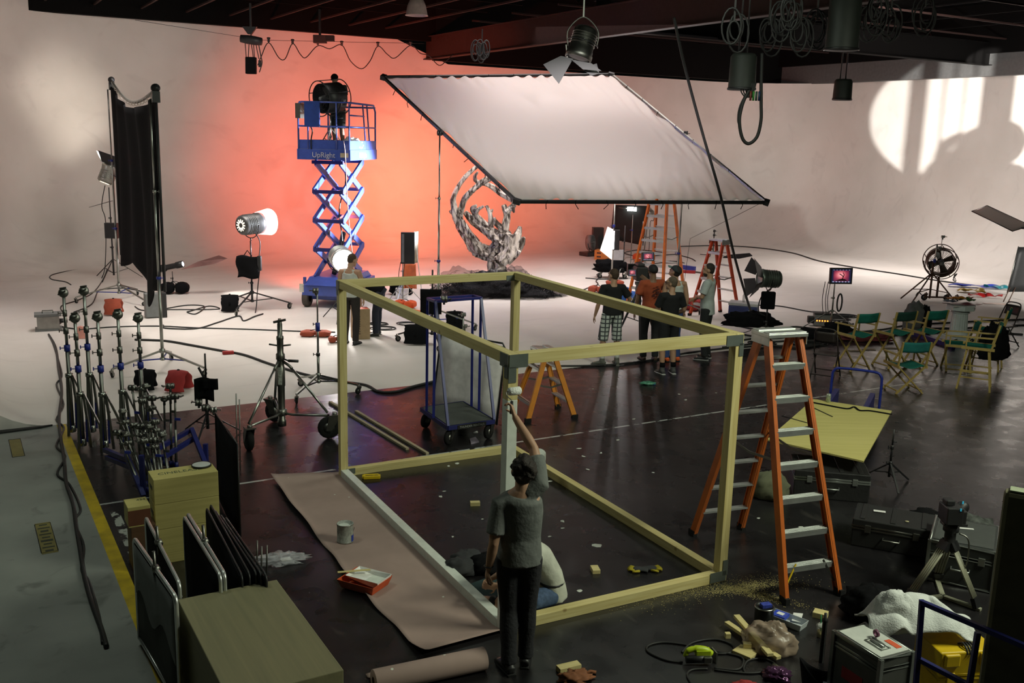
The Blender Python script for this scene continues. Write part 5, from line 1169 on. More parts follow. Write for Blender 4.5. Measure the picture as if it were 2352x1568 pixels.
for i in range(4): a, b = q[i], q[(i+1) % 4]; MB().bar(a, b, .05, .06, nrm).build('frame_tube', STEEL if i == 1 else BLK, DF)
for i in range(4): MB().bar(q[i]*.985, q[i]*1.01, .14, .1, nrm).build('corner_joint', BLK, DF)
mb = MB(); rnd = random.Random(4)
for i in range(4):
    for k in range(1, 9): p = q[i]*(1-k/9)+q[(i+1) % 4]*k/9; mb.tube([p+Vector((rnd.uniform(-.03, .03), -.04, .03)), p+Vector((rnd.uniform(-.05, .05), -.05, -.05)), p+Vector((rnd.uniform(-.06, .06), -.05, -.14))], .008, 5)
o = mb.build('tie_cord', BLKCLOTH, DF); o['kind'] = 'stuff'
def stand_to(label, base, top, legr=.8, a0=.2, mt=STEEL, blue=0): 
    t = thing('roller_stand', label, 'light stand', base); roller_stand(t, top, legr, .42, .2, mt=mt, r=.028, a0=a0, blue=blue); grip_head(t, (0, 0, top), (1, -.3, 0), BLK, .06); return t
lm_ = (DC[0]+DC[3])/2; s1 = stand_to('tall roller stand holding the left edge of the white diffusion frame', Vector((lm_.x-.08, 20.8, 0)), zat((lm_.x-.08, 20.8), 305), .8, 0.0)
sandbag('sandbag', 'black sandbag on the right leg of the tall stand under the diffusion frame', s1.location+Vector((.35, .12, 0)), 1.7, BLKCLOTH, (.5, .4, .1), drape=.36)
rm_ = (DC[1]+DC[2])/2; stand_to('tall chrome stand holding the right edge of the white diffusion frame', Vector((3.86, rm_.y, 0)), rm_.z, .8, .6)
# black wheeled stand with black square bag
w1 = thing('roller_stand', 'black wheeled stand with a square black bag, behind the blue cart', 'light stand', G(992, 790)); roller_stand(w1, 1.5, .72, .38, .2, mt=BLK, r=.022, a0=2.9, cm=BLK, cas=.06)
MB().sheet(lambda u, v: Vector(((u-.55)*.42, -.06+.02*math.sin(5*v), .62+.5*v)), 6, 6, .06).build('hanging_bag', BLKCLOTH, w1)
sandbag('sandbag', 'black sandbag draped on the left leg of the black wheeled stand', w1.location+Vector((-.32, .0, 0)), 1.6, BLKCLOTH, (.5, .5, .12), drape=.36)
# ---------------------------------------------------------------- driftwood tree on black netting
DW = bpy.data.materials.new('driftwood'); DW.use_nodes = True; nt = DW.node_tree; b_ = nt.nodes['Principled BSDF']; b_.inputs['Roughness'].default_value = .75
tc = nt.nodes.new('ShaderNodeTexCoord'); mp = nt.nodes.new('ShaderNodeMapping'); mp.inputs['Scale'].default_value = (3, 3, .55); mp.inputs['Rotation'].default_value = (0, .5, 0); n_ = nt.nodes.new('ShaderNodeTexNoise'); n_.inputs['Scale'].default_value = 3.2; n_.inputs['Detail'].default_value = 8; n_.inputs['Distortion'].default_value = 1.2
r_ = nt.nodes.new('ShaderNodeValToRGB'); r_.color_ramp.elements[0].position = .42; r_.color_ramp.elements[1].position = .60; r_.color_ramp.elements[0].color = (.055, .04, .03, 1); r_.color_ramp.elements[1].color = (.66, .60, .53, 1)
nt.links.new(tc.outputs['Object'], mp.inputs['Vector']); nt.links.new(mp.outputs['Vector'], n_.inputs['Vector']); nt.links.new(n_.outputs['Fac'], r_.inputs['Fac']); nt.links.new(r_.outputs['Color'], b_.inputs['Base Color'])
bpn = nt.nodes.new('ShaderNodeBump'); bpn.inputs['Strength'].default_value = .35; bpn.inputs['Distance'].default_value = .06; nt.links.new(n_.outputs['Fac'], bpn.inputs['Height']); nt.links.new(bpn.outputs['Normal'], b_.inputs['Normal'])
tb_ = G(1140, 664); TREE = thing('driftwood_tree', 'gnarled grey driftwood trunk with curling branches standing on black netting', 'tree', tb_)
BR = [((930, 1180, 95), (930, 1120, 88), (925, 1050, 85), (920, 980, 92), (890, 925, 88)), ((900, 990, 75), (760, 945, 72), (690, 880, 66), (640, 790, 58), (570, 690, 54), (530, 630, 42), (500, 560, 36), (482, 470, 30), (490, 390, 26), (540, 290, 21), (620, 190, 22), (690, 120, 20), (750, 80, 13)),
      ((535, 660, 38), (555, 540, 33), (580, 450, 29), (640, 370, 28), (720, 300, 26), (790, 250, 30), (860, 205, 30)), ((510, 600, 30), (465, 530, 26)), ((1010, 560, 22), (1075, 500, 24), (1090, 450, 24), (1040, 410, 28), (960, 360, 27), (870, 300, 25), (790, 265, 22), (715, 250, 20), (703, 200, 18), (730, 150, 9)),
      ((1010, 890, 72), (900, 790, 60), (800, 720, 48), (700, 650, 41), (600, 550, 22)), ((850, 720, 30), (760, 640, 31), (700, 570, 27), (682, 515, 25), (715, 482, 13)), ((705, 575, 22), (735, 525, 18), (790, 495, 12)), ((865, 705, 26), (855, 620, 23), (842, 550, 20), (815, 488, 15)), ((850, 580, 15), (878, 520, 9)),
      ((1000, 740, 34), (1012, 640, 36), (1012, 560, 33), (985, 480, 24)), ((985, 735, 34), (910, 660, 26), (890, 610, 16)), ((1030, 560, 25), (1060, 505, 26), (1105, 490, 16)), ((1080, 500, 20), (1092, 560, 10)), ((950, 1060, 66), (1040, 950, 60), (1100, 830, 50), (1130, 760, 35), (1155, 695, 16)), ((1010, 1050, 55), (1110, 940, 46), (1165, 860, 36), (1190, 800, 13)), ((930, 950, 85), (1000, 840, 80), (1015, 760, 58)), ((1100, 1000, 26), (1150, 940, 18))]
mb = MB()
for i, b in enumerate(BR):
    pts = [atY(930+x/4.355, 360+y/4.355, tb_.y+.18*math.sin(1.3*i+.5*k))-tb_ for k, (x, y, r) in enumerate(b)]; n0 = len(pts); S = spline(pts, 5)
    rr = []
    for k in range(len(S)): f = k/5; j = min(int(f), n0-2); f -= j; rr.append((b[j][2]*(1-f)+b[j+1][2]*f)/4.355/84.*.96)
    mb.tube(S, rr, 20, flute=.33, fk=5, tw=.22)
fuse(mb, 'trunk_and_branches', DW, TREE, .015, 1)
TU = mat('black_tulle', (.02, .02, .024), .9, alpha=.3); NET = thing('black_netting', 'wide heap of black tulle netting round the foot of the driftwood tree', 'netting', G(1145, 676))
for i, (dx_, dy_, sx, sy, sz) in enumerate(((-.1, 0, 1.0, .75, .42), (-1.0, .1, .75, .6, .45), (.85, .05, .7, .5, .32), (-.5, -.4, .8, .4, .25), (.5, -.35, .8, .4, .22), (1.35, -.05, .4, .2, .2), (.25, .35, .6, .5, .55))):
    o = blob('net_fold', TU, NET, crumple(sx, sy, sz*.75, i*2.3, .28, 2.6), 44, 22); o.location = (dx_, dy_, 0)
mb = MB(); rnd = random.Random(2)
for i in range(520):
    a = rnd.uniform(0, 2*PI); r = rnd.uniform(.3, 1); x = math.cos(a)*1.55*r-.05; y = math.sin(a)*.75*r; z = .4*(1-r)+.08; s = rnd.uniform(.15, .4)
    mb.tube(spline([(x, y, z), (x+rnd.uniform(-s, s), y+rnd.uniform(-s, s)*.6, z+rnd.uniform(0, .25)), (x+rnd.uniform(-s, s), y+rnd.uniform(-s, s)*.6, max(.01, z-rnd.uniform(0, .3)))], 4), .006, 4, cap=False)
o = mb.build('loose_strands', BLKCLOTH, NET); o['kind'] = 'stuff'
pl_ = thing('black_plastic', 'shiny black plastic sheet wrapped round the foot of the tree', 'plastic sheet', tb_+Vector((-.1, -.5, .25))); blob('sheet_fold', mat('shiny_black_plastic', (.02, .02, .025), .25), pl_, crumple(.5, .22, .2, 4, .3, 4), 40, 20)
# ---------------------------------------------------------------- blue A-frame cart and white panel behind it
DKZ = .29; cc = [G(967, 935, DKZ), G(1063, 921, DKZ), G(1135, 963, DKZ), G(1029, 978, DKZ)]; cz_ = sum(cc, Vector())/4; cz_.z = 0
CT = thing('panel_cart', 'blue A-frame panel cart with a carpeted deck and four rubber wheels', 'cart', cz_); c4 = [p-cz_ for p in cc]
MB().prism([(p.x, p.y) for p in c4[::-1]], .03, (0, 0, DKZ-.03)).build('deck', mat('grey_carpet', (.055, .06, .055), .95, bump=.3), CT)
for i in range(4): a, b = c4[i].copy(), c4[(i+1) % 4].copy(); a.z = b.z = DKZ-.03; MB().bar(a, b, .03, .06).build('deck_rail', BLUED, CT)
tz = zat(cz_, 690); tops = [G(982, 686, tz)-cz_, G(1000, 692, tz)-cz_, G(1105, 684, tz)-cz_, G(1086, 679, tz)-cz_]; foot = [G(980, 942, DKZ)-cz_, G(996, 959, DKZ)-cz_, G(1100, 941, DKZ)-cz_, G(1083, 932, DKZ)-cz_]
BLT = mat('cart_blue', (.014, .02, .17), .4)
for a, b in zip(tops, foot): MB().bar(b, a, .035, .035).build('upright', BLT, CT)
for a, b in ((tops[1], c4[3]), (tops[2], c4[2])): MB().bar(b, a, .035, .035).build('slanted_leg', BLT, CT)
for i in range(4): MB().bar(tops[i], tops[(i+1) % 4], .035, .035).build('top_rail', BLT, CT)
fd_ = (c4[2]-c4[3]).normalized(); fm_ = (c4[2]+c4[3])/2; n2 = Vector((fd_.y, -fd_.x, 0)); MB().bar(fm_-fd_*.22+n2*.018-Vector((0, 0, .035)), fm_+fd_*.22+n2*.018-Vector((0, 0, .035)), .006, .06).build('name_plate', BLK, CT)
text('lettering', 'THUNDER RENTALS', .042, frame_m(fm_+n2*.022-Vector((0, 0, .037)), fd_, (0, 0, 1)), mat('plate_letters', (.3, .31, .3), .6), CT)
for p in c4: k = p*.86; caster(CT, k.x, k.y, .105, .235, .06, hor(fd_.x, fd_.y)+.5)
grip_head(CT, G(1020, 690, tz)-cz_+Vector((0, 0, .02)), (1, .2, 0), STEELD, .05)
pa, pb = G(1003, 950), G(1152, 985); dp = (pb-pa); Lp = dp.length; zp = zat(pa, 775)
WP = thing('white_board', 'tall white glossy board in a black tube frame leaning behind the blue cart', 'board', pa+AW*.15, hor(dp.x, dp.y))
MB().sheet(lambda u, v: Vector((.02+u*(Lp-.04), .18*v, .03+v*(zp-.05))), 4, 4, .01).build('panel', mat('glossy_white_panel', (.75, .72, .72), .2), WP); MB().tube([(0, 0, .02), (0, .18, zp-.02), (.03, .185, zp+.02), (Lp-.06, .185, zp+.02), (Lp, .18, zp-.06), (Lp, 0, .02)], .014, 8).build('frame_tube', BLK, WP)
gs = thing('grip_stand', 'chrome grip stand with three clamps standing behind the blue cart', 'grip stand', G(1063, 815)); zg = zat(gs.location, 722); c_stand_base(gs); MB().cyl((0, 0, .1), (0, 0, zg), .016, n=10).build('pole', STEEL, gs)
for k, dz_ in enumerate((0, .22, .34, .48)): grip_head(gs, (.03*(k % 2), 0, zg-dz_), (-1 if k % 2 == 0 else 1, -.3, 0), STEELD, .04)
# small orange step ladder beyond the near post: two steps, twin legs
la = (G(1212, 990)+G(1325, 975)+G(1170, 905)+G(1290, 945))/4
YL = mat('ladder_yellow_orange', (.62, .22, .02), .45); lz = zat(la, 800)
sl_ = step_ladder('step_ladder', 'short orange step ladder with silver steps behind the far post of the frame', la, hor(*(G(1325, 975)-G(1212, 990)).xy)-.12+PI/2, lz, 3, .62, .36, .75, YL, tread=.09, capd=.2)
ground_sheet('paper_leaflet', 'small white and purple leaflet on the floor under the blue cart', 'leaflet', [(1079, 1010), (1092, 1006), (1100, 1016), (1082, 1020)], mat('leaflet', (.4, .35, .45), .6), .02); ground_sheet('paper_leaflet', 'white folded leaflet on the floor right of the purple one under the cart', 'leaflet', [(1085, 994), (1096, 990), (1098, 993), (1088, 999)], WHITE, .006)
# ================================================================== camera crew and the right side
BTEE = mat('black_tee', (.008, .008, .009), .95, bump=.2, bscale=30)
def plaid():
    mt = mat('plaid_shorts', (.5, .53, .5), .9, var=0); nt = mt.node_tree; b = nt.nodes['Principled BSDF']; tc = nt.nodes['Texture Coordinate']
    sx = nt.nodes.new('ShaderNodeSeparateXYZ'); nt.links.new(tc.outputs['Object'], sx.inputs[0]); prev = None
    for o in (0, 2):
        m1 = nt.nodes.new('ShaderNodeMath'); m1.operation = 'MULTIPLY'; m1.inputs[1].default_value = 13; nt.links.new(sx.outputs[o], m1.inputs[0])
        m2 = nt.nodes.new('ShaderNodeMath'); m2.operation = 'FRACT'; nt.links.new(m1.outputs[0], m2.inputs[0])
        m3 = nt.nodes.new('ShaderNodeMath'); m3.operation = 'LESS_THAN'; m3.inputs[1].default_value = .28; nt.links.new(m2.outputs[0], m3.inputs[0])
        if prev: m4 = nt.nodes.new('ShaderNodeMath'); m4.operation = 'MAXIMUM'; nt.links.new(prev, m4.inputs[0]); nt.links.new(m3.outputs[0], m4.inputs[1]); prev = m4.outputs[0]
        else: prev = m3.outputs[0]
    mx = nt.nodes.new('ShaderNodeMixRGB'); nt.links.new(prev, mx.inputs[0]); mx.inputs[1].default_value = (.5, .54, .5, 1); mx.inputs[2].default_value = (.05, .055, .06, 1); nt.links.new(mx.outputs[0], b.inputs['Base Color']); return mt
WS = mat('white_sock', (.6, .6, .58), .9)
p1 = person('man in black t-shirt and plaid knee shorts watching beside the film camera', G(1400, 837), .25, dict(eL=(-.27, -.03, 1.14), wL=(-.3, .06, .9), eR=(.33, -.02, 1.2), wR=(.25, .12, 1.0), aL=(-.16, -.03, .085), aR=(.13, -.01, .085), kL=(-.14, .02, .5), kR=(.12, .02, .5), fL=(-.8, .6, 0), fR=(.05, 1, 0)), shirt=BTEE, pants=plaid(), shorts=1.12, hair=mat('brown_hair_short', (.05, .028, .015), .8, var=.4, scale=60), shoes=mat('grey_shoes', (.10, .10, .085), .8), sole=STEELD, socks=WS, yaw=.55, h=1.80)
MB().box((.19, .05, .92), (.08, .13, .2)).build('belt_pouch', BLKCLOTH, p1, bevel=.02)
OT = mat('orange_tee', (.33, .065, .022), .9, bump=.2, bscale=30)
p2 = person('man in orange t-shirt and black beanie operating the film camera', G(1489, 827), .15, dict(sR=(.185, .0, 1.42), eR=(.22, .24, 1.3), wR=(.02, .44, 1.42), eL=(-.27, -.03, 1.14), wL=(-.29, .03, .88)), shirt=OT, pants=mat('black_trousers', (.01, .01, .011), .9), cap=mat('black_beanie', (.008, .008, .009), .7), beanie=True, hair=None, shoes=mat('brown_boots', (.06, .03, .02), .6), skin=SKIND, yaw=.15, h=1.84)
mb = MB(); rnd = random.Random(8)
for k in range(34): a = rnd.uniform(0, 2*PI); r = .085*math.sqrt(rnd.random()); mb.box((.05+r*math.cos(a), -.142-.004*rnd.random(), 1.27+r*1.2*math.sin(a)), (rnd.uniform(.01, .045), .003, rnd.uniform(.008, .03)))
o = mb.build('back_print', mat('print_dark', (.06, .012, .008), .9), p2); o['kind'] = 'stuff'
p3 = person('man in black t-shirt and black shorts with glasses standing at the dark floor edge', G(1531, 857), .3, dict(eL=(-.24, .05, 1.16), wL=(-.12, .24, 1.1), eR=(.27, .0, 1.15), wR=(.2, .2, 1.05)), shirt=BTEE, pants=mat('black_shorts', (.009, .009, .011), .9), shorts=1.1, hair=mat('ash_hair', (.10, .075, .05), .85, var=.3, scale=60), shoes=mat('grey_sneakers', (.06, .06, .06), .7), sole=mat('sneaker_sole', (.5, .5, .48), .6), socks=BLKCLOTH, glasses=True, yaw=.85, h=1.76, hairlen=.96)
p4 = person('man in white tank top and upturned dark cap behind the man with glasses', G(1540, 828), .35, dict(), shirt=RIB, tank=True, pants=mat('blue_jeans', (.03, .06, .18), .9), cap=mat('navy_cap', (.02, .03, .035), .8), brim=mat('teal_brim', (.12, .2, .18), .8), cap_yaw=.1, shoes=mat('orange_shoes', (.7, .11, .02), .7), hair=HAIR, yaw=.6, tilt=.5, h=1.84)
p5 = person('bearded man in light grey t-shirt standing with folded arms by the red ladder', G(1617, 824), 1.15, dict(eL=(-.23, .06, 1.16), wL=(.04, .22, 1.13), eR=(.23, .05, 1.15), wR=(-.06, .23, 1.1)), shirt=mat('pale_tee', (.42, .46, .45), .9, bump=.2, bscale=30), pants=mat('charcoal_jeans', (.014, .016, .017), .9), hair=HAIR, beard=True, sole=mat('sneaker_sole2', (.4, .4, .4), .6), yaw=.2, h=1.86, shirt_len=1.25)
# film camera on tripod
cp0 = G(1463, 792); CAMR = thing('film_camera', 'black film camera with two small lit monitors on a tripod', 'camera', cp0, .1); ch = zat(cp0, 658)
for a in (.4, 2.5, 4.6): d = Vector((math.cos(a), math.sin(a), 0)); MB().tube([(d.x*.05, d.y*.05, ch-.12), (d.x*.28, d.y*.28, .55), (d.x*.5, d.y*.5, .02)], [.03, .024, .014], 8).build('tripod_leg', BLK, CAMR); MB().tube([(0, 0, .5), (d.x*.28, d.y*.28, .56)], .01, 6).build('spreader', BLK, CAMR)
mb = MB(); mb.lathe([(.0, ch-.18), (.08, ch-.17), (.1, ch-.05), (.08, ch+.02), (.11, ch+.05), (.11, ch+.1), (0, ch+.1)], n=16); mb.build('fluid_head', mat('head_grey', (.12, .12, .115), .5), CAMR); MB().tube([(.05, -.1, ch), (.3, -.35, ch-.1)], .014, 8).build('pan_handle', BLK, CAMR)
mb = MB(); mb.box((0, .0, ch+.27), (.24, .34, .28)); mb.box((.2, -.05, ch+.22), (.16, .22, .3)); mb.box((0, .1, ch+.44), (.14, .3, .06)); mb.build('camera_body', BLKP, CAMR, bevel=.015)
mb = MB(); mb.lathe([(.06, .15), (.075, .2), (.07, .42), (.09, .44), (.09, .5), (0, .5)], (0, 0, ch+.27), (0, 1, 0), 16); mb.box((0, .58, ch+.27), (.3, .12, .24)); mb.build('lens_and_matte_box', BLK, CAMR)
def screen(par, c, w, h, nx, back=BLKP, scale=1, tree=True):
    """monitor: body, glowing picture with a dark tree silhouette and status bars"""
    c = Vector(c); nx = Vector(nx).normalized(); rtv = Vector((0, 0, 1)).cross(nx).normalized(); upv = nx.cross(rtv); M = frame_m(c, rtv, upv); q = M.to_3x3()
    def place(mb, nm, mt, pr=None): mb.v = [M @ p for p in mb.v]; return mb.build(nm, mt, pr or par)
    o = place(MB().box((0, 0, -.03), (w*1.16, h*1.22, .05)), 'monitor_body', back)
    sm = bpy.data.materials.get('screen_picture')
    if not sm:
        sm = bpy.data.materials.new('screen_picture'); sm.use_nodes = True; nt = sm.node_tree; b = nt.nodes['Principled BSDF']; b.inputs['Base Color'].default_value = (.01, .01, .01, 1); at = nt.nodes.new('ShaderNodeAttribute'); at.attribute_name = 'glow'; b.inputs['Emission Strength'].default_value = 1.0; nt.links.new(at.outputs['Color'], b.inputs['Emission Color'])
    mb = MB(); N = 14; vs = []; fs = []; cols = []
    for i in range(N+1):
        for j in range(N+1):
            u, v = i/N, j/N; vs.append(((u-.5)*w, (v-.5)*h, .001)); e = math.exp(-(((u-.47)/.26)**2+((v-.58)/.3)**2)); cols.append((.12+.95*e, .02+.42*e*e, .06+.40*e*e, 1) if .1 < u < .9 and .12 < v < .92 else (.01, .012, .04, 1))
    for i in range(N):
        for j in range(N): fs.append((i*(N+1)+j, (i+1)*(N+1)+j, (i+1)*(N+1)+j+1, i*(N+1)+j+1))
    mb.add(vs, fs); p = place(mb, 'screen', sm, o); ca = p.data.color_attributes.new('glow', 'FLOAT_COLOR', 'POINT')
    for k, cc_ in enumerate(cols): ca.data[k].color = cc_
    mb = MB(); mb.prism([(-.3*w, -.36*h), (.32*w, -.36*h), (.2*w, -.24*h), (.05*w, -.2*h), (-.12*w, -.26*h)], .001, (0, 0, .0015)); mb.tube([(.06*w, -.24*h, .002), (.1*w, -.05*h, .002), (.0, .08*h, .002), (-.1*w, .16*h, .002)], w*.022, 5); mb.tube([(.1*w, -.08*h, .002), (.14*w, .1*h, .002), (.08*w, .26*h, .002)], w*.02, 5); place(mb, 'picture_tree', mat('screen_dark', (.03, .015, .02), .5), o)
    mb = MB()
    for k in range(6): mb.box((-.4*w+k*.16*w, -.44*h, .002), (.09*w, .045*h, .001)); mb.box((-.4*w+k*.16*w, .45*h, .002), (.05*w, .02*h, .001))
    place(mb, 'status_bars', mat('screen_bars', (.1, .1, .1), .5, emit=(.6, .7, 1), es=.9, var=0), o)
    return o
screen(CAMR, (.12, -.08, ch+.62), .22, .14, (.12, -1, .2)); screen(CAMR, (-.2, -.14, ch+.3), .14, .11, (-.1, -1, .3))
# ladders
step_ladder('step_ladder', 'tallest orange ladder standing behind the film crew under the white cloth', (G(1430, 704)+G(1579, 722))/2+Vector((.05, .1, 0)), -.64, 3.5, 11, 1.0, .34, 1.25, mat('ladder_bright_orange', (.8, .19, .02), .45), twin=True, rw=.09)
step_ladder('step_ladder', 'red step ladder with silver steps beside the bearded man', (G(1583, 722)+G(1708, 735))/2+Vector((0, .2, 0)), -.95, 1.85, 5, .62, .36, 1.05, REDFG, twin=True, tread=.09, capd=.18)
L8 = step_ladder('step_ladder', 'large orange twin step ladder with silver treads right of the timber frame', (2.54, 9.17, 0), .355, 2.36, 7, .60, .36, 1.62, mat('front_ladder_orange', (.46, .105, .012), .45), twin=True, tread=.085, capd=.19, rw=.085)
mb = MB(); mb.bar((-.298, -.62, .58), (-.29, -.585, .72), .004, .045, (0, 1, .2)); mb.bar((-.275, -.42, 1.05), (-.258, -.36, 1.32), .004, .045, (0, 1, .2))
for k in (-1, 1): MB().bar((k*.27, -.77, .12), (k*.15, -.74, .33), .006, .02).build('foot_brace', YEL if k < 0 else STEELD, L8)
# ---------------------------------------------------------------- background around the tall ladder
fg = G(1400, 576); FP = thing('black_flag', 'large dark grey cloth flag on a frame behind the tall ladder', 'flag', (fg.x, fg.y, 0), -.1); zt = zat(fg, 470)
MB().sheet(lambda u, v: Vector((u*1.25+.12*v, .05*math.sin(4*u), .45-.2*u+v*(zt-.45+.2*u))), 8, 8, .012).build('cloth', mat('charcoal_cloth', (.022, .024, .023), .95), FP); MB().tube([(0, 0, .05), (.1, 0, zt)], .02, 8).build('side_pole', BLK, FP); MB().tube([(1.3, 0, .02), (1.4, 0, zt)], .02, 8).build('side_pole', STEEL, FP)
LP_ = thing('work_light', 'small lit white light panel clipped high by the dark flag', 'lamp', (fg.x+.75, fg.y-.15, zat(fg, 478)), -.2)
spot('lamp_light', LP_.location+Vector((0, -.15, .02)), (1.0, 23, 5.3), 1800, (1, .95, .93), 46, 1, .12); MB().box((0, 0, 0), (.34, .06, .15)).build('lit_panel', mat('panel_lit', (1, 1, 1), .4, emit=(.95, 1, .97), es=9, var=0), LP_); MB().tube([(-.5, 0, .03), (-.15, 0, .01)], .012, 6).build('arm', STEEL, LP_)
CL = thing('clamp_lamp', 'grey clamp lamp head at the top right corner of the dark flag', 'lamp', (fg.x+1.42, fg.y-.1, zat(fg, 482))); MB().lathe([(0, -.15), (.09, -.13), (.13, .05), (.15, .12), (.14, .12), (0, .02)], (0, 0, 0), (.2, -1, -.6), 16).build('shade', STEEL, CL); MB().tube(spline([(.05, .05, 0), (.18, .0, -.1), (.16, 0, -.35), (.05, 0, -.45), (.06, 0, -1.6)], 6), .012, 6).build('cord', CABLE, CL)
fn = thing('floor_fan', 'small grey round fan on a black base by the white wall', 'fan', G(1355, 587), .6); drum_fan(fn, frame_m((0, 0, .48), (.5, -.85, .1), (.85, .5, 0)), .27, .2, GREY, False); MB().box((0, 0, .07), (.62, .5, .14)).build('base', BLKP, fn, bevel=.02)
wbox('speaker_box', 'black upright box standing between the fan and the dark flag', 'box', G(1371, 581), (.40, .3, .95), .1, BLKP, .01)
ab = thing('apple_box', 'orange wooden apple box with two hand slots on the far white floor', 'box', G(1388, 596), -.35); MB().box((0, 0, .17), (.62, .4, .34)).build('box_body', wood('orange_ply', (.45, .2, .04), (.55, .26, .06), knots=False), ab, bevel=.004)
for z in (.11, .24): MB().box((-.15, -.201, z), (.15, .006, .05)).build('hand_hole', BLKP, ab)
k2 = G(1404, 650); kf = thing('fluorescent_light_bank', 'black light bank on a chrome pole with a white bounce card given its own glow', 'lamp', k2, 0); a1, a0_ = zat(k2, 527), zat(k2, 573)
MB().cyl((0, 0, .05), (0, 0, 2.6), .025, n=10).build('pole', STEEL, kf); MB().box((.06, -.06, (a0_+a1)/2), (.22, .14, a1-a0_)).build('housing', BLK, kf, bevel=.01); MB().box((.16, -.1, a0_-.14), (.28, .05, .3)).build('plate', mat('plate_grey', (.4, .4, .4), .5), kf)
MB().box((-.01, -.14, (a0_+a1)/2), (.05, .02, (a1-a0_)*.9)).build('lit_tubes', tubes, kf)
mb = MB(); mb.add([(-.03, -.17, a1+.02), (-.18, .02, a1+.08), (-.36, .15, a0_-.05), (-.03, -.17, a0_-.28)], [(0, 1, 2, 3), (3, 2, 1, 0)]); mb.build('white_bounce_card', mat('card_glow', (.85, .8, .78), .6, emit=(1, .9, .88), es=.9, var=0), kf); collar(kf, (0, 0, a1+.1), .026, BLUE, .06, h=.1)  # card emission stands for light caught from the tubes
bgs = thing('trolley_bag', 'black equipment bag on a small wheeled trolley behind the plaid shorts man', 'bag', G(1403, 638)); blob('bag_body', BLKCLOTH, bgs, crumple(.5, .25, .24, 4, .22)).location = (0, 0, .18)
for k in (-.35, .4): caster(bgs, k, -.15, .07, .18)
bl = thing('blue_bag', 'crumpled blue cloth bag on the floor between plaid shorts man and camera', 'bag', G(1428, 700)); blob('bag_body', mat('blue_nylon', (.015, .10, .38), .6), bl, crumple(.34, .22, .26, 6, .25))
sandbag('sandbag', 'rust sandbag left of the plaid shorts man behind the timber rail', G(1372, 672), -.4, RUSTBAG, (.5, .3, .2)); sandbag('sandbag', 'rust sandbag on the floor left of the film camera legs', G(1412, 655), .3, RUSTBAG, (.5, .3, .16)); sandbag('sandbag', 'rust orange sandbag behind the tall ladder steps', G(1469, 601), .3, ORGBAG, (.45, .35, .3)); sandbag('sandbag', 'dark red sandbag between the bearded man and the tall ladder foot', G(1590, 712), .6, REDBAG, (.4, .5, .3))
for i, (x, y) in enumerate(((1430, 640), (1448, 610), (1472, 612))):
    t = thing('grip_stand', ('dark grip stand left of the film camera', 'thin grip stand far behind the film camera', 'thin pale stand behind the tall ladder')[i], 'grip stand', G(x, y)); h_ = (1.6, 1.7, 1.5)[i]; c_stand_base(t, .4*i); MB().cyl((0, 0, .1), (0, 0, h_), .018, n=8).build('pole', (BLK, STEELD, STEEL)[i], t); collar(t, (0, 0, h_*.7), .018, BLUE if i else BLK, .05)
stick('long red bar lying on the white floor right of the tall ladder', (1560, 626), (1597, 628), .12, .09, mt=REDBAG, name='red_case', cat='bar'); stick('blue folded stand lying on the white floor above the red bar', (1568, 618), (1596, 622), .1, .14, mt=BLUE, name='folded_stand', cat='stand'); stick('dark rod continuing right from the red bar on the floor', (1596, 626), (1625, 630), .05, .05, mt=STEELD, name='rod', cat='rod')
tag(MB().tube(coil_pts(G(1545, 604), .35, 2, .03, .5, 2), .02, 6).build('coiled_cable', CABLE), 'flat black coil of cable behind the tall ladder', 'cable')
gt = thing('grip_stand', 'small black stand with clamps beyond the red ladder', 'grip stand', G(1637, 590)); c_stand_base(gt, 0, BLK, .7); MB().cyl((0, 0, .1), (0, 0, 1.0), .02, n=8).build('pole', BLK, gt)
for z in (.95, .8, .62): grip_head(gt, (0, 0, z), (1, -.3, 0), BLK, .04)
ground_sheet('rubber_mat', 'black floor mat on the white floor behind the red ladder', 'mat', [(1672, 586), (1722, 582), (1728, 588), (1698, 594), (1660, 592)], BLKCLOTH, .02)
co = thing('cooler', 'blue cooler with a white lid at the foot of the red ladder', 'cooler', G(1706, 738), -.35); MB().box((0, 0, .2), (.66, .4, .40)).build('cooler_body', mat('cooler_blue', (.02, .035, .13), .5), co, bevel=.03); MB().box((0, 0, .43), (.68, .42, .07)).build('lid', mat('lid_grey', (.45, .46, .46), .5), co, bevel=.015); MB().box((.2, -.203, .24), (.13, .008, .12)).build('label', WHITE, co)
wb_ = thing('water_bottle', 'clear water bottle standing on the cooler lid', 'bottle', co.location+Vector((-.02, -.02, .465))); MB().lathe([(0, 0), (.032, 0), (.034, .02), (.034, .15), (.014, .19), (.014, .21), (0, .21)], n=14).build('bottle_body', mat('bottle_plastic', (.5, .5, .5), .15, alpha=.5), wb_); MB().cyl((0, 0, .21), (0, 0, .23), .016, n=10).build('cap', WHITE, wb_)
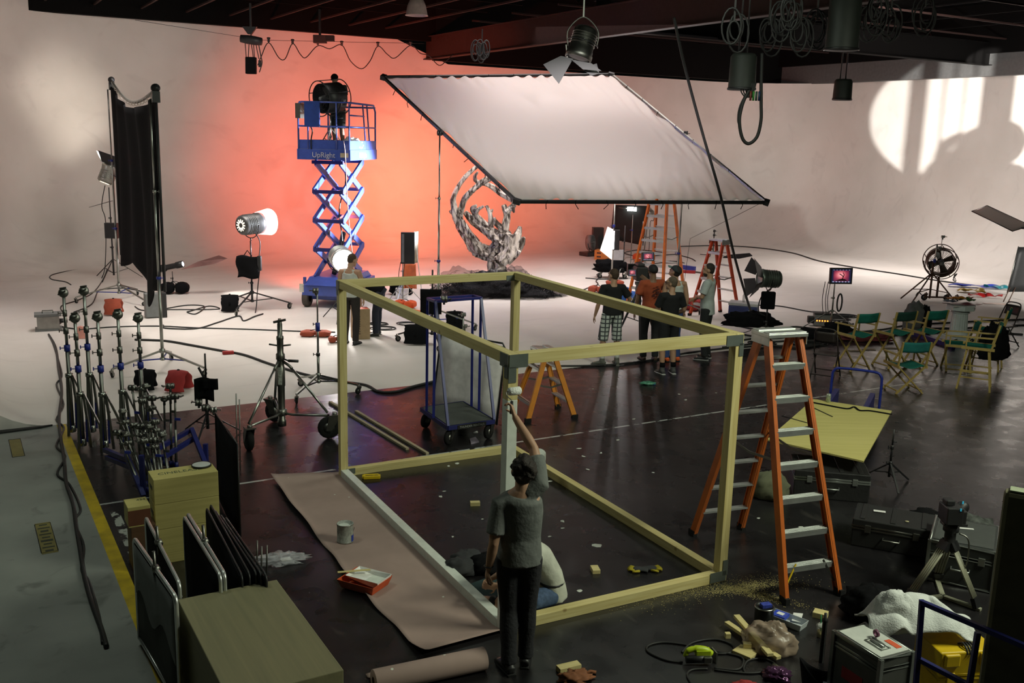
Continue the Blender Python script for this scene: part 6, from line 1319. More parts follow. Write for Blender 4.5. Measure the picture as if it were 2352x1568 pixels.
# fresnel with barn doors
bp2 = G(1757, 778); fz = zat(bp2, 640); FL = thing('stand_lamp', 'unlit grey-green fresnel lamp with open barn doors on a stand, right of the cooler', 'lamp', bp2, 0); light_stand(FL, fz-.3, .6, r=.022, legh=.3); dF = Vector((-.94, -.1, .05)).normalized()
lamp_head(FL, frame_m((0, 0, fz), dF, Vector((0, 0, 1)).cross(dF)), .19, .46, mat('lamp_green_grey', (.14, .16, .14), .4, .7)); MB().box((-.02, -.08, .85), (.3, .1, .38)).build('hanging_bag', BLKCLOTH, FL, bevel=.03); MB().tube(spline([(.1, 0, fz-.15), (-.15, 0, fz-.4), (-.18, 0, fz-.7), (-.03, 0, fz-.8)], 6), .012, 6).build('cord', CABLE, FL)
bg2 = thing('black_bag', 'long black bag draped low across the barn door lamp stand', 'bag', G(1722, 772)); blob('bag_body', BLKCLOTH, bg2, crumple(.55, .2, .2, 7, .2)).location = (0, 0, .22)
# monitor on a stand, ballast with glowing lamps
mp_ = G(1908, 752); MO = thing('monitor_stand', 'lit video monitor on a steel tripod stand showing the tree on red', 'monitor', mp_, 0); mz = zat(mp_, 632); light_stand(MO, mz-.18, .75, mt=STEELD, r=.024, a0=3.4, legh=.42); screen(MO, (.1, -.1, mz), .46, .30, (.12, -1, .06))
MB().tube([(.14+.055*math.cos(a), -.03, mz-.62+.2*math.sin(a)) for a in [2*PI*i/20 for i in range(20)]], .02, 6, closed=True).build('cable_coil', CABLE, MO)
for k in (-.22, -.15, -.1): MB().tube(spline([(k, 0, mz-.15), (k-.03, 0, mz*.55), (k+.02, 0, .3)], 5), .008, 5).build('lead', CABLE, MO)
bx2 = thing('dimmer_box', 'small grey dimmer box with a row of orange lights on the white floor', 'power box', G(1885, 748), -.1); MB().box((0, 0, .15), (.34, .26, .26)).build('case', GREY, bx2, bevel=.01); MB().box((0, 0, .3), (.38, .3, .03)).build('lid', BLKP, bx2); MB().box((-.24, 0, .14), (.14, .16, .16)).build('plug', BLKP, bx2, bevel=.02)
for k in range(5): MB().box((-.12+.06*k, -.133, .14), (.028, .006, .028)).build('indicator', mat('orange_glow', (1, .3, .05), .5, emit=(1, .25, .03), es=4, var=0), bx2)
for i, (x, y, sx, nm) in enumerate(((1868, 778, .42, 'flat black bag on the cables left of the monitor stand foot'), (1922, 772, .3, 'black bag slumped at the foot of the monitor stand'))): t = thing('black_bag', nm, 'bag', G(x, y)); blob('bag_body', BLKCLOTH, t, crumple(sx, .22, .2-.06*(1-i), 3+i, .2))
# director chairs
th1 = PI+.42
for i, (x, y, mt_, lb_) in enumerate(((1925, 848, GREEN, 'green canvas director chair, left of the three in a row'), (2012, 842, mat('dark_green_canvas', (.006, .04, .03), .9), 'director chair with the darkest green back, middle of the row of three'), (2083, 838, GREEN, 'green canvas director chair, right of the three in a row'))): director_chair(lb_, G(x, y)+Vector((.3, .12, 0)), th1, mt_, SH=.66)
director_chair('low green director chair standing alone in front of the row of three', G(2078, 900)+Vector((.0, .1, 0)), PI+.14, mat('teal_canvas', (.012, .15, .14), .9), SH=.47)
director_chair('tall green director chair in side view, nearest of the group on the right', G(2236, 890), PI+1.1, GREEN, True)
director_chair('lower green director chair half hidden behind the tall one on the right', G(2212, 852)+Vector((-.1, .1, 0)), PI+1.3, GREEN, False, SH=.5); director_chair('tall green director chair with a black cloth behind the nearest one on the right', G(2262, 845), PI+1.0, GREEN, True)
bc = thing('black_jacket', 'black jacket hanging off the tall chair behind', 'jacket', G(2262, 850)+Vector((-.05, -.32, .28))); blob('cloth_fold', BLKCLOTH, bc, crumple(.25, .12, .42, 8, .25))
def folding_chair(label, loc, rz):
    t = thing('folding_chair', label, 'chair', loc, rz); BR_ = mat('brown_steel', (.03, .022, .02), .45)
    for k in (-1, 1):
        MB().tube([(k*.22, -.3, .01), (k*.21, .02, .45), (k*.19, .2, .85)], .013, 8).build('front_leg', BR_, t); MB().tube([(k*.2, .28, .01), (k*.19, -.1, .45)], .013, 8).build('rear_leg', BR_, t)
    MB().tube(spline([(-.19, .2, .84), (-.13, .22, .93), (.13, .22, .93), (.19, .2, .84)], 5), .013, 8).build('top_bow', BR_, t)
    for y, z in ((-.26, .1), (.24, .1)): MB().bar((-.21, y, z), (.21, y, z), .015, .02).build('cross_bar', BR_, t)
    MB().sheet(lambda u, v: Vector(((u-.5)*.4, -.2+.36*v, .455-.015*math.sin(PI*u)*math.sin(PI*v))), 6, 6, .02).build('seat', BR_, t); MB().sheet(lambda u, v: Vector(((u-.5)*.36, .16+.06*v+.03*math.sin(PI*u), .68+.2*v)), 6, 4, .015).build('backrest', BR_, t); return t
folding_chair('dark brown folding chair left of the row of director chairs', G(1893, 868), PI-.5); folding_chair('dark brown folding chair at the right edge behind the director chairs', G(2300, 795), -PI/2+.4)
# pedestal column
pc2 = G(2198, 782); PDS = thing('plaster_column', 'white fluted plaster column pedestal with coloured gels on top', 'pedestal', pc2, .25); ph = zat(pc2, 704)
def flute(z, r): 
    out = []
    for k in range(96): a = 2*PI*k/96; out.append((math.cos(a)*(r-.012*max(0, math.cos(18*a))), math.sin(a)*(r-.012*max(0, math.cos(18*a))), z))
    return out
mb = MB(); vs = flute(.2, .185)+flute(ph*.55, .172)+flute(ph-.13, .16); mb.add(vs, [(i*96+k, i*96+(k+1) % 96, (i+1)*96+(k+1) % 96, (i+1)*96+k) for i in range(2) for k in range(96)], False); PLA = mat('plaster_white', (.52, .56, .55), .6); mb.build('fluted_shaft', PLA, PDS)
mb = MB(); mb.box((0, 0, .06), (.56, .56, .10)); mb.lathe([(.2, .11), (.26, .12), (.26, .15), (.21, .17), (.21, .2), (.18, .21)], n=32); mb.build('base', PLA, PDS, bevel=.01)
mb = MB(); mb.lathe([(.16, ph-.14), (.2, ph-.12), (.18, ph-.1), (.24, ph-.06)], n=32); mb.prism([(.3*math.cos(a), .3*math.sin(a)) for a in [2*PI*(k+.5)/8 for k in range(8)]], .1, (0, 0, ph-.06)); mb.build('capital', PLA, PDS)
for k in (-.2, .2): caster(PDS, k-.05, -.27, .05, .08)
def gel(label, c, pts, col, rz=0, h=.03, seed=1, al=.9):
    t = MB(); n = Vector((0, 0, 0)); xs = [p[0] for p in pts]; ys = [p[1] for p in pts]; w, d = max(xs)-min(xs), max(ys)-min(ys)
    return tag(t.sheet(lambda u, v: Vector(((u-.5)*w+.1*d*(v-.5), (v-.5)*d, h*(.4+.6*math.sin(5*u+seed)*math.sin(4*v+seed)+.5*abs(math.sin(9*u+seed)))+.005)), 14, 8, .003).build('gel_sheet', mat('gel_%d' % seed, col, .3, alpha=al), loc=c, rz=rz), label, 'gel')
top = pc2+Vector((0, 0, ph+.045)); RC = [(-.1, -.1), (.1, .1)]
gel('dark red gel sheet on top of the column', top+Vector((.02, 0, .0)), [(-.42, -.12), (.4, .12)], (.12, .01, .02), .1, .03, 11); gel('dark blue-grey gel sheet at the left on top of the column', top+Vector((-.22, .02, .05)), [(-.16, -.1), (.16, .1)], (.03, .06, .10), .2, .03, 12); gel('white paper sheet on the front of the column top', top+Vector((.0, -.18, -.03)), [(-.24, -.08), (.24, .08)], (.6, .5, .45), -.05, .01, 13, 1); gel('green and black gel sheet on top of the column', top+Vector((.12, .06, .07)), [(-.18, -.1), (.18, .1)], (.03, .10, .02), .2, .05, 14); gel('orange gel sheet arched at the back of the column top', top+Vector((.02, .14, .09)), [(-.28, -.08), (.3, .08)], (.6, .2, .01), .2, .05, 15)
fl = G(2255, 664)
gel('rolled blue gel on the white floor behind the column', fl+Vector((-.1, .3, 0)), [(-.75, -.12), (.75, .12)], (.015, .04, .45), -.15, .08, 16); gel('teal gel sheet on the floor right of the blue gel', fl+Vector((.5, .05, .02)), [(-.4, -.12), (.4, .12)], (.01, .18, .22), -.3, .08, 17); gel('red gel roll on the floor behind the column', G(2262, 683), [(-.45, -.1), (.45, .1)], (.3, .01, .01), -.2, .1, 18); gel('amber and green gel on the floor behind the column', G(2230, 672), [(-.4, -.14), (.4, .14)], (.4, .25, .02), -.1, .1, 19); gel('pale pink gel sheet flat on the floor right of the column', G(2285, 698), [(-.3, -.1), (.3, .1)], (.6, .42, .36), -.1, .01, 20, 1)
# big fan on a tripod stand
fp2 = G(2132, 690); F2 = thing('drum_fan', 'large rusty drum fan in a ring cage on an iron tripod by the bright wall', 'fan', fp2, 0); f2z = zat(fp2, 600); drum_fan(F2, frame_m((.22, 0, f2z), (-.25, -.95, -.12), (.95, -.25, 0)), .36, .42, RUSTM)
MB().cyl((.22, 0, .1), (.22, 0, f2z-.42), .03, n=10).build('pole', RUSTM, F2); MB().tube([(-.12, 0, .1), (.5, 0, .1), (.62, -.25, .1)], .025, 8).build('wheel_bar', RUSTM, F2)
for x, y in ((-.12, 0), (.5, .02), (.62, -.25)): caster(F2, x, y, .09, .2, mt=RUSTM)
st2 = thing('grip_stand', 'iron tripod stand with chrome top in front of the rusty fan', 'grip stand', fp2+Vector((-.08, -.25, 0))); zz = zat(fp2, 558)
for a in (2.5, 3.7, 5.6): d = Vector((math.cos(a), math.sin(a), 0)); MB().tube([(0, 0, .8), (d.x*.75, d.y*.75, .01)], .02, 8).build('leg', RUSTM, st2); MB().tube([(0, 0, .35), (d.x*.5, d.y*.5, .3)], .012, 6).build('brace', RUSTM, st2)
MB().cyl((0, 0, .1), (0, 0, 1.1), .028, n=10).build('lower_pole', RUSTM, st2); MB().cyl((0.02, 0, 1.1), (.05, 0, zz), .022, n=10).build('upper_pole', ALU, st2); collar(st2, (.02, 0, 1.12), .026, BLUE, .06, h=.1); MB().cyl((.16, 0, zz-.2), (.16, 0, zz+.22), .01, n=6).build('rod', STEEL, st2); grip_head(st2, (.12, 0, zz-.1), (1, 0, 0), STEEL, .04); grip_head(st2, (.18, 0, zz+.2), (1, 0, 0), STEEL, .035)
MB().tube(coil_pts((.68, 0, .62), .0, 1)[:2]+[Vector((.66+.05*math.sin(i*1.7), .02*math.cos(i), .65+.12*math.sin(i*.9))) for i in range(30)], .006, 5).build('hanging_cord', CABLE, F2)
# reflector and black panel at the right edge
rc = [atY(2232, 485, 23.4), atY(2267, 472, 24.0), atY(2365, 517, 23.0), atY(2326, 531, 22.4)]; r0 = sum(rc, Vector())/4; RF = thing('reflector_panel', 'white framed diffusion panel tilted in the air at the right edge', 'reflector', r0); k = [p-r0 for p in rc]
MB().sheet(lambda u, v: (k[0]*(1-u)+k[1]*u)*(1-v)+(k[3]*(1-u)+k[2]*u)*v+Vector((0, 0, -.02*math.sin(PI*u))), 6, 10, .004).build('diffusion_cloth', SILK, RF); MB().tube([k[0], k[1], k[2], k[3]], .012, 6, closed=True).build('frame_wire', BLK, RF); mb = MB(); mb.tube([(k[2]+k[3])*.5, (k[2]+k[3])*.5+Vector((1.6, -.2, -.1)), Vector((2.4, -.3, -r0.z))], .018, 8); mb.build('support_arm', BLK, RF)
bp3 = G(2308, 693); BP = thing('black_flag', 'black panel wrapped in shiny plastic on thin legs at the right edge', 'flag', bp3, .1); z1_ = zat(bp3, 567); MB().sheet(lambda u, v: Vector((.03+.95*u+.16*v, .05*math.sin(3*u), .28+v*(z1_-.28))), 6, 6, .03).build('panel', mat('shiny_black_panel', (.012, .012, .012), .55, spec=.25), BP)
for x in (0, .15, .75): MB().tube([(x-.06, -.02, .0), (x+.1, .0, .4)], .014, 6).build('leg', RUSTM, BP)
MB().tube([(.03, 0, .25), (.19, 0, z1_+.02)], .014, 6).build('edge_rod', STEELD, BP)
# grey jacket on a dark pack
jk = thing('grey_backpack', 'grey and black backpack standing behind the row of director chairs', 'backpack', G(2098, 757)); blob('pack_body', mat('grey_pack', (.085, .085, .085), .9), jk, crumple(.25, .2, .42, 5, .14)); o = blob('side_pocket', BLKCLOTH, jk, crumple(.16, .18, .36, 2, .15)); o.location = (.2, -.05, 0); MB().tube(spline([(-.05, -.05, .8), (0, -.05, .88), (.08, -.05, .82)], 4), .012, 6).build('top_handle', BLK, jk)
stick('long dark blue tube lying on the dark floor in front of the column', (2092, 768), (2190, 800), .09, .09, mt=BLUED, name='steel_tube', cat='tube')
for i, (x, y) in enumerate(((1965, 806), (1995, 803), (2045, 800))): tag(MB().box((0, 0, .006), (.26, .12, .012)).build('book', mat('paper_cream', (.35, .27, .2), .8), loc=G(x, y), rz=.1), 'thin pale booklet lying on the dark floor under the director chairs', 'booklet', 'booklets under the chairs')
rg = thing('red_cloth', 'dark red cloth bundle on the cables under the director chairs', 'cloth', G(1985, 782)); blob('cloth_fold', mat('dark_red_cloth', (.09, .012, .015), .9), rg, crumple(.5, .16, .1, 3, .25))
# ================================================================== right foreground
def hcase(label, loc, rz, sz, body, trim, name='equipment_case', cat='case', top=None, latches=2, split=.7, corners=False, handle=True, ribs=0):
    t = thing(name, label, cat, loc, rz); L, D, H = sz
    MB().box((0, 0, H*split/2), (L, D, H*split)).build('case_body', body, t, bevel=.012); ld = MB().box((0, 0, H*(1+split)/2+.003), (L, D, H*(1-split)-.006)).build('lid', body, t, bevel=.012)
    mb = MB()
    for z in (H*split-.012, H*split+.016): mb.tube([(-L/2, -D/2, z), (L/2, -D/2, z), (L/2, D/2, z), (-L/2, D/2, z)], .011, 6, closed=True)
    mb.build('lid_trim', trim, t)
    if top: MB().box((0, 0, H+.002), (L*.9, D*.88, .006)).build('top_panel', top, ld)
    if corners:
        mb = MB()
        for z in (.02, H-.012): mb.tube([(-L/2, -D/2, z), (L/2, -D/2, z), (L/2, D/2, z), (-L/2, D/2, z)], .017, 6, closed=True)
        for x in (-1, 1):
            for y in (-1, 1): mb.bar((x*L/2, y*D/2, 0), (x*L/2, y*D/2, H), .03, .03)
        mb.build('edge_trim', trim, t)
    if ribs:
        for k in range(ribs): MB().box((-L*.38+L*.76*k/(ribs-1), 0, H+.004), (.05, D*.9, .012)).build('lid_rib', body, ld, bevel=.004)
    for k in range(latches): x = -L*.3+L*.6*k/max(1, latches-1); MB().box((x, -D/2-.008, H*split), (.06, .018, .08)).build('latch', trim, t, bevel=.004)
    if handle: MB().tube([(-.08, -D/2, H*.45), (-.08, -D/2-.04, H*.42), (.08, -D/2-.04, H*.42), (.08, -D/2, H*.45)], .01, 6).build('handle', trim, t)
    return t
CASEB = mat('case_black', (.014, .014, .014), .5, bump=.15, bscale=30); TRIMS = mat('case_silver', (.32, .34, .32), .4, .8)
# platform cart with plywood sheet, case under it
pz = .5; ply = [G(1868, 919, pz), G(2048, 946, pz), G(1983, 1062, pz), G(1762, 1012, pz)]; pcn = sum(ply, Vector())/4
PS = MB().prism([(p.x-pcn.x, p.y-pcn.y) for p in ply[::-1]], .02).build('plywood_sheet', PLYW, loc=pcn); tag(PS, 'pale plywood sheet lying flat on a cart in front of the director chairs', 'plywood')
ch1, ch2 = G(1905, 930, .2), G(2018, 945, .2); chd = (ch2-ch1); chd.z = 0; Lc = chd.length; chd.normalize(); rzc = hor(chd.x, chd.y)
PCt = thing('platform_cart', 'blue platform cart with a bent tube handle under the plywood sheet', 'cart', Vector((ch1.x, ch1.y, 0)), rzc); hz = zat(ch1, 843)
MB().box((Lc/2, -.65, .22), (Lc+.12, 1.3, .05)).build('deck', BLUED, PCt, bevel=.01); MB().tube(spline([(0, 0, .2), (0, 0, hz-.16), (.02, 0, hz-.05), (.12, 0, hz), (Lc-.12, 0, hz), (Lc-.02, 0, hz-.05), (Lc, 0, hz-.16), (Lc, 0, .2)], 5), .02, 8).build('handle', BLUE, PCt)
for x in (.05, Lc-.05):
    for y in (-.12, -1.15): caster(PCt, x, y, .08, .19)
for x in (.1, Lc-.1): MB().box((x, -.6, .372), (.07, 1.0, .25)).build('deck_support', BLUED, PCt)
sc = thing('soda_can', 'pale soda can standing on the back edge of the plywood sheet', 'can', G(1902, 923, pz+.021)); MB().lathe([(.0, .002), (.024, 0), (.033, .01), (.033, .108), (.027, .12), (0, .118)], n=18).build('can_body', mat('can_green_white', (.4, .45, .36), .3, .5, var=.4, scale=30), sc)
tag(MB().tube(spline([G(x, y, pz+.03) for x, y in ((1868, 924), (1900, 930), (1945, 938), (1962, 934), (1975, 942), (2000, 943), (2048, 951))], 6), .016, 6, flat=.5).build('ratchet_strap', BLKCLOTH), 'black ratchet strap lying along the back edge of the plywood sheet', 'strap')
for i, q in enumerate((((1865, 935), (1912, 957)), ((1796, 955), (1868, 975)))): a, b = (G(*p, pz+.022) for p in q); tag(MB().bar(a, b, .015, .012).build('dark_rod', BLK), ('thin dark rod on the plywood sheet near the strap', 'thin dark rod on the plywood sheet behind the ladder rail')[i], 'rod')
hcase('large black road case with silver trim under the plywood sheet', Vector((3.86, 11.3, 0)), -.18, (.86, .62, .34), CASEB, TRIMS, ribs=4)
ob_ = thing('canvas_bag', 'olive green canvas bag on the floor left of the black road case', 'bag', G(1766, 1140)); blob('bag_body', mat('olive_canvas', (.10, .105, .06), .9), ob_, crumple(.22, .2, .2, 4, .1))
ls = thing('light_stand', 'bare black light stand standing on the dark floor right of the plywood sheet', 'light stand', G(2040, 1112)); light_stand(ls, zat(ls.location, 985), .36, r=.017, legh=.28)
for z in (.55, .68, .8): MB().cyl((0, 0, z), (.05, 0, z), .008, n=6).build('knob', BLK, ls)
pe = hcase('black ribbed hard case left of the camera tripod', Vector((4.06, 9.75, 0)), -.42, (.78, .52, .30), mat('hard_case_black', (.012, .012, .012), .6), STEELD, ribs=3); MB().box((-.15, .05, .312), (.12, .05, .003), .1).build('label', WHITE, pe); MB().lathe([(0, .31), (.02, .31), (.02, .314), (0, .314)], (.13, -.12, 0), n=10).build('sticker', mat('sticker_tan', (.4, .36, .2), .6), pe)
sv = hcase('silver edged grey flight case behind the right tripod leg', Vector((4.48, 9.05, 0)), -.48, (.58, .72, .42), mat('flight_dark', (.03, .033, .032), .5), TRIMS, corners=True, top=mat('flight_top', (.05, .055, .052), .6)); MB().box((0, .1, .43), (.14, .03, .003), .3).build('label', WHITE, sv)
tp_ = G(2165, 1372); TRP = thing('camera_tripod', 'video camera on a pale-legged tripod standing on a floor spreader', 'tripod', tp_); th_ = zat(tp_, 1225)
for px in ((2085, 1382), (2243, 1400), (2152, 1335)):
    d = G(*px)-tp_; s_ = Vector((-d.y, d.x, 0)).normalized(); a = Vector((d.x*.12, d.y*.12, th_-.1)); b = Vector((d.x, d.y, .05)); m_ = a+(b-a)*.88
    for k in (-1.5, -.5, .5, 1.5): MB().tube([a+s_*k*.022, m_+s_*k*.022], .0105, 8).build('leg_tube', mat('tripod_grey', (.27, .265, .19), .5), TRP)
    MB().bar(a+(a-b)*.05, a+(b-a)*.1, .11, .05, s_.cross(b-a)).build('leg_clamp', BLK, TRP); MB().bar(m_, b-Vector((0, 0, .03)), .09, .04).build('foot', BLK, TRP)
    MB().bar(Vector((0, 0, .015)), Vector((d.x*1.12, d.y*1.12, .015)), .045, .024).build('floor_spreader', mat('spreader_grey', (.25, .25, .18), .5), TRP)
mb = MB(); mb.lathe([(0, th_-.16), (.05, th_-.15), (.062, th_-.1), (.05, th_-.05), (.05, th_+.02), (.07, th_+.03), (.07, th_+.09), (0, th_+.11)], n=18); mb.build('fluid_head', BLKP, TRP); MB().tube(spline([(.06, -.04, th_+.02), (.13, -.08, th_-.02), (.14, -.1, th_-.2), (.12, -.1, th_-.3)], 5), .008, 6).build('pan_bar', STEELD, TRP)
mb = MB(); mb.box((-.02, 0, th_+.2), (.15, .2, .16)); mb.box((.06, .02, th_+.17), (.1, .14, .13)); mb.box((-.05, 0, th_+.31), (.08, .1, .05)); mb.box((.02, 0, th_+.10), (.22, .1, .03)); mb.build('camera_body', BLKP, TRP, bevel=.01); mb = MB(); mb.lathe([(.04, .08), (.05, .1), (.05, .2), (.06, .21), (.06, .25), (0, .25)], (.03, 0, th_+.19), (.6, .8, 0), 14); mb.build('lens', BLK, TRP)
for dx_, dz_ in ((.02, .27), (.03, .34)): MB().box((dx_, -.102, th_+dz_), (.012, .006, .025)).build('blue_tab', mat('cyan_tab', (.03, .4, .6), .5, emit=(.05, .5, .8), es=.25, var=0), TRP)
for lb_, px, sx, mt_, sd in (('flat black open bag behind the camera on the tripod', (2140, 1218), (.3, .2, .14), BLKCLOTH, 3), ('black bag with a pale striped lining behind the tripod', (2228, 1235), (.26, .2, .16), mat('striped_bag', (.05, .055, .05), .9, var=.9, scale=14), 5), ('black backpack lying on the floor left of the tripod foot', (2000, 1420), (.24, .17, .2), BLKCLOTH, 9)): t = thing('equipment_bag', lb_, 'bag', G(*px), -.4); blob('bag_body', mt_, t, crumple(*sx, sd, .14))
fc_ = hcase('flat dark case with a red label at the dark board edge', Vector((4.95, 8.75, 0)), -.5, (.6, .5, .26), mat('dark_case', (.02, .021, .021), .6), BLK, handle=False); MB().box((.1, .05, .262), (.09, .05, .002)).build('red_label', mat('red_label', (.4, .03, .04), .5), fc_); MB().box((.12, -.256, .1), (.08, .006, .02)).build('yellow_tab', YEL, fc_)
ar = thing('jointed_arm', 'small jointed steel camera arm lying on top of the flat dark case', 'arm', fc_.location+Vector((.0, .12, .27)), .5); MB().bar((-.16, 0, .02), (.1, 0, .13), .016, .016).build('rod', STEEL, ar); MB().tube([(.1, 0, .13), (.14, .02, .08), (.18, 0, .0)], .022, 8).build('joint', BLK, ar)
# white flight case, towel, yellow case
wz = .6; wc_ = [G(1928, 1448, wz), G(1990, 1430, wz), G(2078, 1497, wz), G(2030, 1512, wz)]; wm = sum(wc_, Vector())/4; dL = wc_[3]-wc_[0]; FC2 = hcase('silver edged flight case with a white top, nearest the bottom edge', Vector((wm.x, wm.y, 0)), hor(dL.x, dL.y), (dL.length+.02, .30, wz), mat('flight_grey', (.06, .062, .055), .6), TRIMS, top=mat('flight_white', (.52, .54, .5), .5), corners=True, split=.84, latches=0, handle=False)
mb = MB(); mb.tube([(-.02, -.06, wz+.008), (.14, -.06, wz+.008), (.14, .02, wz+.008), (-.02, .02, wz+.008)], .007, 6, closed=True); mb.cyl((0, -.02, wz+.012), (.12, -.02, wz+.012), .012, n=8); mb.build('recessed_handle', TRIMS, FC2); MB().box((.1, .09, wz+.006), (.12, .05, .004)).build('orange_tape', mat('orange_tape', (.6, .09, .03), .6), FC2); MB().box((-.02, -.152, .33), (.2, .003, .09)).build('red_label', mat('red_label2', (.22, .02, .02), .7), FC2)
tag(MB().lathe([(.018, -.012), (.028, -.01), (.028, .01), (.018, .012), (.018, -.012)], (0, 0, .03), (1, .3, .2), 16).build('tape_roll', mat('purple_tape', (.12, .03, .07), .5), loc=wm+Vector((.03, .03, .012))), 'small red and purple tape roll on the white flight case top', 'tape')
ya_, yb_ = G(2130, 1490, .52), G(2238, 1455, .52); yd = yb_-ya_; yd.z = 0
Yc = mat('yellow_case', (.60, .40, .006), .45); YC = hcase('bright yellow hard case behind the blue rail under the towel', Vector(((ya_.x+yb_.x)/2+.05, (ya_.y+yb_.y)/2+.02, 0)), hor(yd.x, yd.y)-.35, (.46, .34, .52), Yc, Yc, latches=2, split=.62, handle=False)
mb = MB()
for k in range(4): mb.tube(spline([(-.02+.022*k, -.05, .522), (-.02+.022*k, -.1, .55), (-.02+.022*k, -.15, .535), (-.02+.022*k, -.175, .5)], 4), .008, 6)
o = mb.build('handle_ribs', BLKP, YC); o['kind'] = 'stuff'
for k in (-.14, .14): MB().box((k, -.178, .46), (.12, .03, .1)).build('lid_block', Yc, YC, bevel=.012)
tw = thing('white_towel', 'crumpled white towel heaped between the white topped case and the yellow case', 'towel', Vector((3.10, 6.86, .50)))
TOW = mat('towel_white', (.56, .58, .56), .95, bump=.3, bscale=80)
from mathutils import noise as nz
def towel(u, v):
    x = (u-.5)*.78; y = (v-.5)*.46; p = Vector((x*4, y*4, 1.3)); r = math.sqrt((x/.40)**2+(y/.25)**2); h = .30*max(0, 1-r*r*.75)*(.75+.5*nz.noise(p*.6)) + .05*abs(nz.noise(p*1.1)) - .10*max(0, r-.9)
    w = .035*nz.noise(p*2+Vector((5, 0, 0))); return Vector((x+w, y+.035*nz.noise(p*2+Vector((0, 7, 0))), h+.05*math.sin(9*x+5*y+3*nz.noise(p))*(1-.4*r)+.06))
MB().sheet(towel, 60, 40, .014).build('towel_cloth', TOW, tw); o = blob('towel_roll', TOW, tw, crumple(.17, .12, .2, 6, .08, 2.5), 40, 24); o.location = (-.17, -.03, .04)
# blue rail in the foreground (cart handle) and the dark padded board
RLc = thing('blue_cart_rail', 'dark blue square tube cart rail crossing the bottom right corner', 'rail', (2.74, 6, 0))
def rr_(a, b, Ya, Yb): MB().bar(atY(*a, Ya)-RLc.location, atY(*b, Yb)-RLc.location, .03, .03).build('rail_tube', BLUED, RLc)
rr_((2116, 1382), (2420, 1512), 5.9, 5.2); rr_((2118, 1378), (2100, 1620), 5.9, 5.88); rr_((2108, 1512), (2260, 1592), 5.9, 5.55); rr_((2246, 1452), (2222, 1600), 5.55, 5.53)
for px, Y in (((2100, 1620), 5.88), ((2222, 1600), 5.53)): g = atY(*px, Y); MB().bar((g.x-2.74, g.y-6, 0), (g.x-2.74, g.y-6, g.z), .03, .03).build('rail_post', BLUED, RLc)
bp_ = atY(2306, 1128, 5.7); PB = thing('padded_board', 'tall dark olive padded board with a pale top at the right edge', 'board', (bp_.x, bp_.y, 0), -.5); MB().box((.5, .06, bp_.z/2), (1.0, .12, bp_.z)).build('board_body', mat('olive_dark', (.17, .16, .09), .8), PB, bevel=.03); MB().box((.5, .06, bp_.z+.004), (.94, .09, .012)).build('top_edge', mat('pale_edge', (.32, .36, .24), .7), PB, bevel=.004)
# odds and ends on the floor
cn = thing('paint_can', 'dark closed paint can with a blue package on its lid', 'paint can', G(1753, 1432)); MB().lathe([(0, 0), (.082, 0), (.084, .01), (.082, .014), (.082, .15), (.085, .155), (.085, .165), (.075, .168), (.072, .158), (0, .158)], n=28).build('can_body', mat('can_dark', (.03, .032, .03), .35, .5), cn); MB().lathe([(.076, .165), (.085, .167), (.086, .158)], n=28).build('rim', STEEL, cn); MB().box((.01, .0, .175), (.09, .06, .03), .3).build('blue_packet', mat('blue_packet', (.03, .05, .3), .4, var=.5, scale=30), cn)
tr2 = thing('tray_liner', 'white plastic paint tray with blue packets inside, beside the dark can', 'paint tray', G(1806, 1430), -.75); tray(MB(), .34, .15, .06, .012, .004).build('tray_shell', mat('tray_white', (.5, .54, .56), .4), tr2, bevel=.004); MB().box((-.06, .0, .05), (.12, .11, .03), .1).build('blue_packet', mat('blue_packet2', (.03, .07, .5), .4, var=.3, scale=20), tr2); MB().box((-.06, 0, .067), (.06, .05, .003)).build('label', WHITE, tr2)
ground_sheet('white_card', 'small white card leaning beyond the white paint tray', 'card', [(1822, 1412), (1844, 1414), (1838, 1434), (1818, 1430)], WHITE, .004, .02)
block('pale timber block lying beyond the plastic cup', (1884, 1416), (.12, .1, .05), -.5); block('tiny timber cube left of the crossed planks', (1671, 1464), (.045, .04, .045), .1); block('flat square timber offcut under the crossed planks', (1712, 1502), (.17, .14, .03), -.75); block('small timber cube sitting on the flat square offcut', (1715, 1494), (.065, .045, .04), -.1, z=.031)
stick('upper pine plank of the crossed pair by the plastic bag', (1690, 1432), (1768, 1523), .055, .028, z=.06); stick('lower pine plank of the crossed pair by the plastic bag', (1668, 1440), (1788, 1522), .05, .028, z=.03)
pg_ = thing('plastic_bag', 'crumpled brown translucent plastic bag behind the crossed planks', 'bag', G(1768, 1490), -.3); blob('bag_film', mat('brown_film', (.42, .32, .24), .35, alpha=.6, var=.35, scale=7), pg_, crumple(.2, .14, .15, 8, .15, 2.3), 50, 26)
js = thing('jigsaw', 'lime green and black corded jigsaw among cable loops', 'power tool', G(1604, 1520), .05); LIME = mat('lime_plastic', (.42, .55, .01), .45)
mb = MB(); mb.tube(spline([(-.11, .0, .05), (-.09, 0, .10), (-.03, 0, .115), (.05, 0, .105), (.1, 0, .07)], 5), [.02]*5+[.024]*5+[.03]*5+[.03]*6, 12); mb.box((.03, .0, .085), (.12, .07, .06)); mb.build('green_body', LIME, js, bevel=.008); mb = MB(); mb.tube([(-.11, -.03, .04), (0, -.03, .045), (.07, -.03, .045)], .032, 12); mb.build('black_grip', BLKP, js); MB().box((.06, -.03, .05), (.07, .08, .05)).build('gear_housing', STEELD, js, bevel=.008); MB().box((.13, .02, .05), (.012, .1, .09), .2).build('shoe_plate', STEEL, js)
def loop(label, pts, r=.0085): 
    P = [Vector((p.x, p.y, r+.001)) for p in (G(x, y) for x, y in pts)]; return tag(MB().tube(spline(P, 6), r, 8).build('cable', CABLE), label, 'cable')
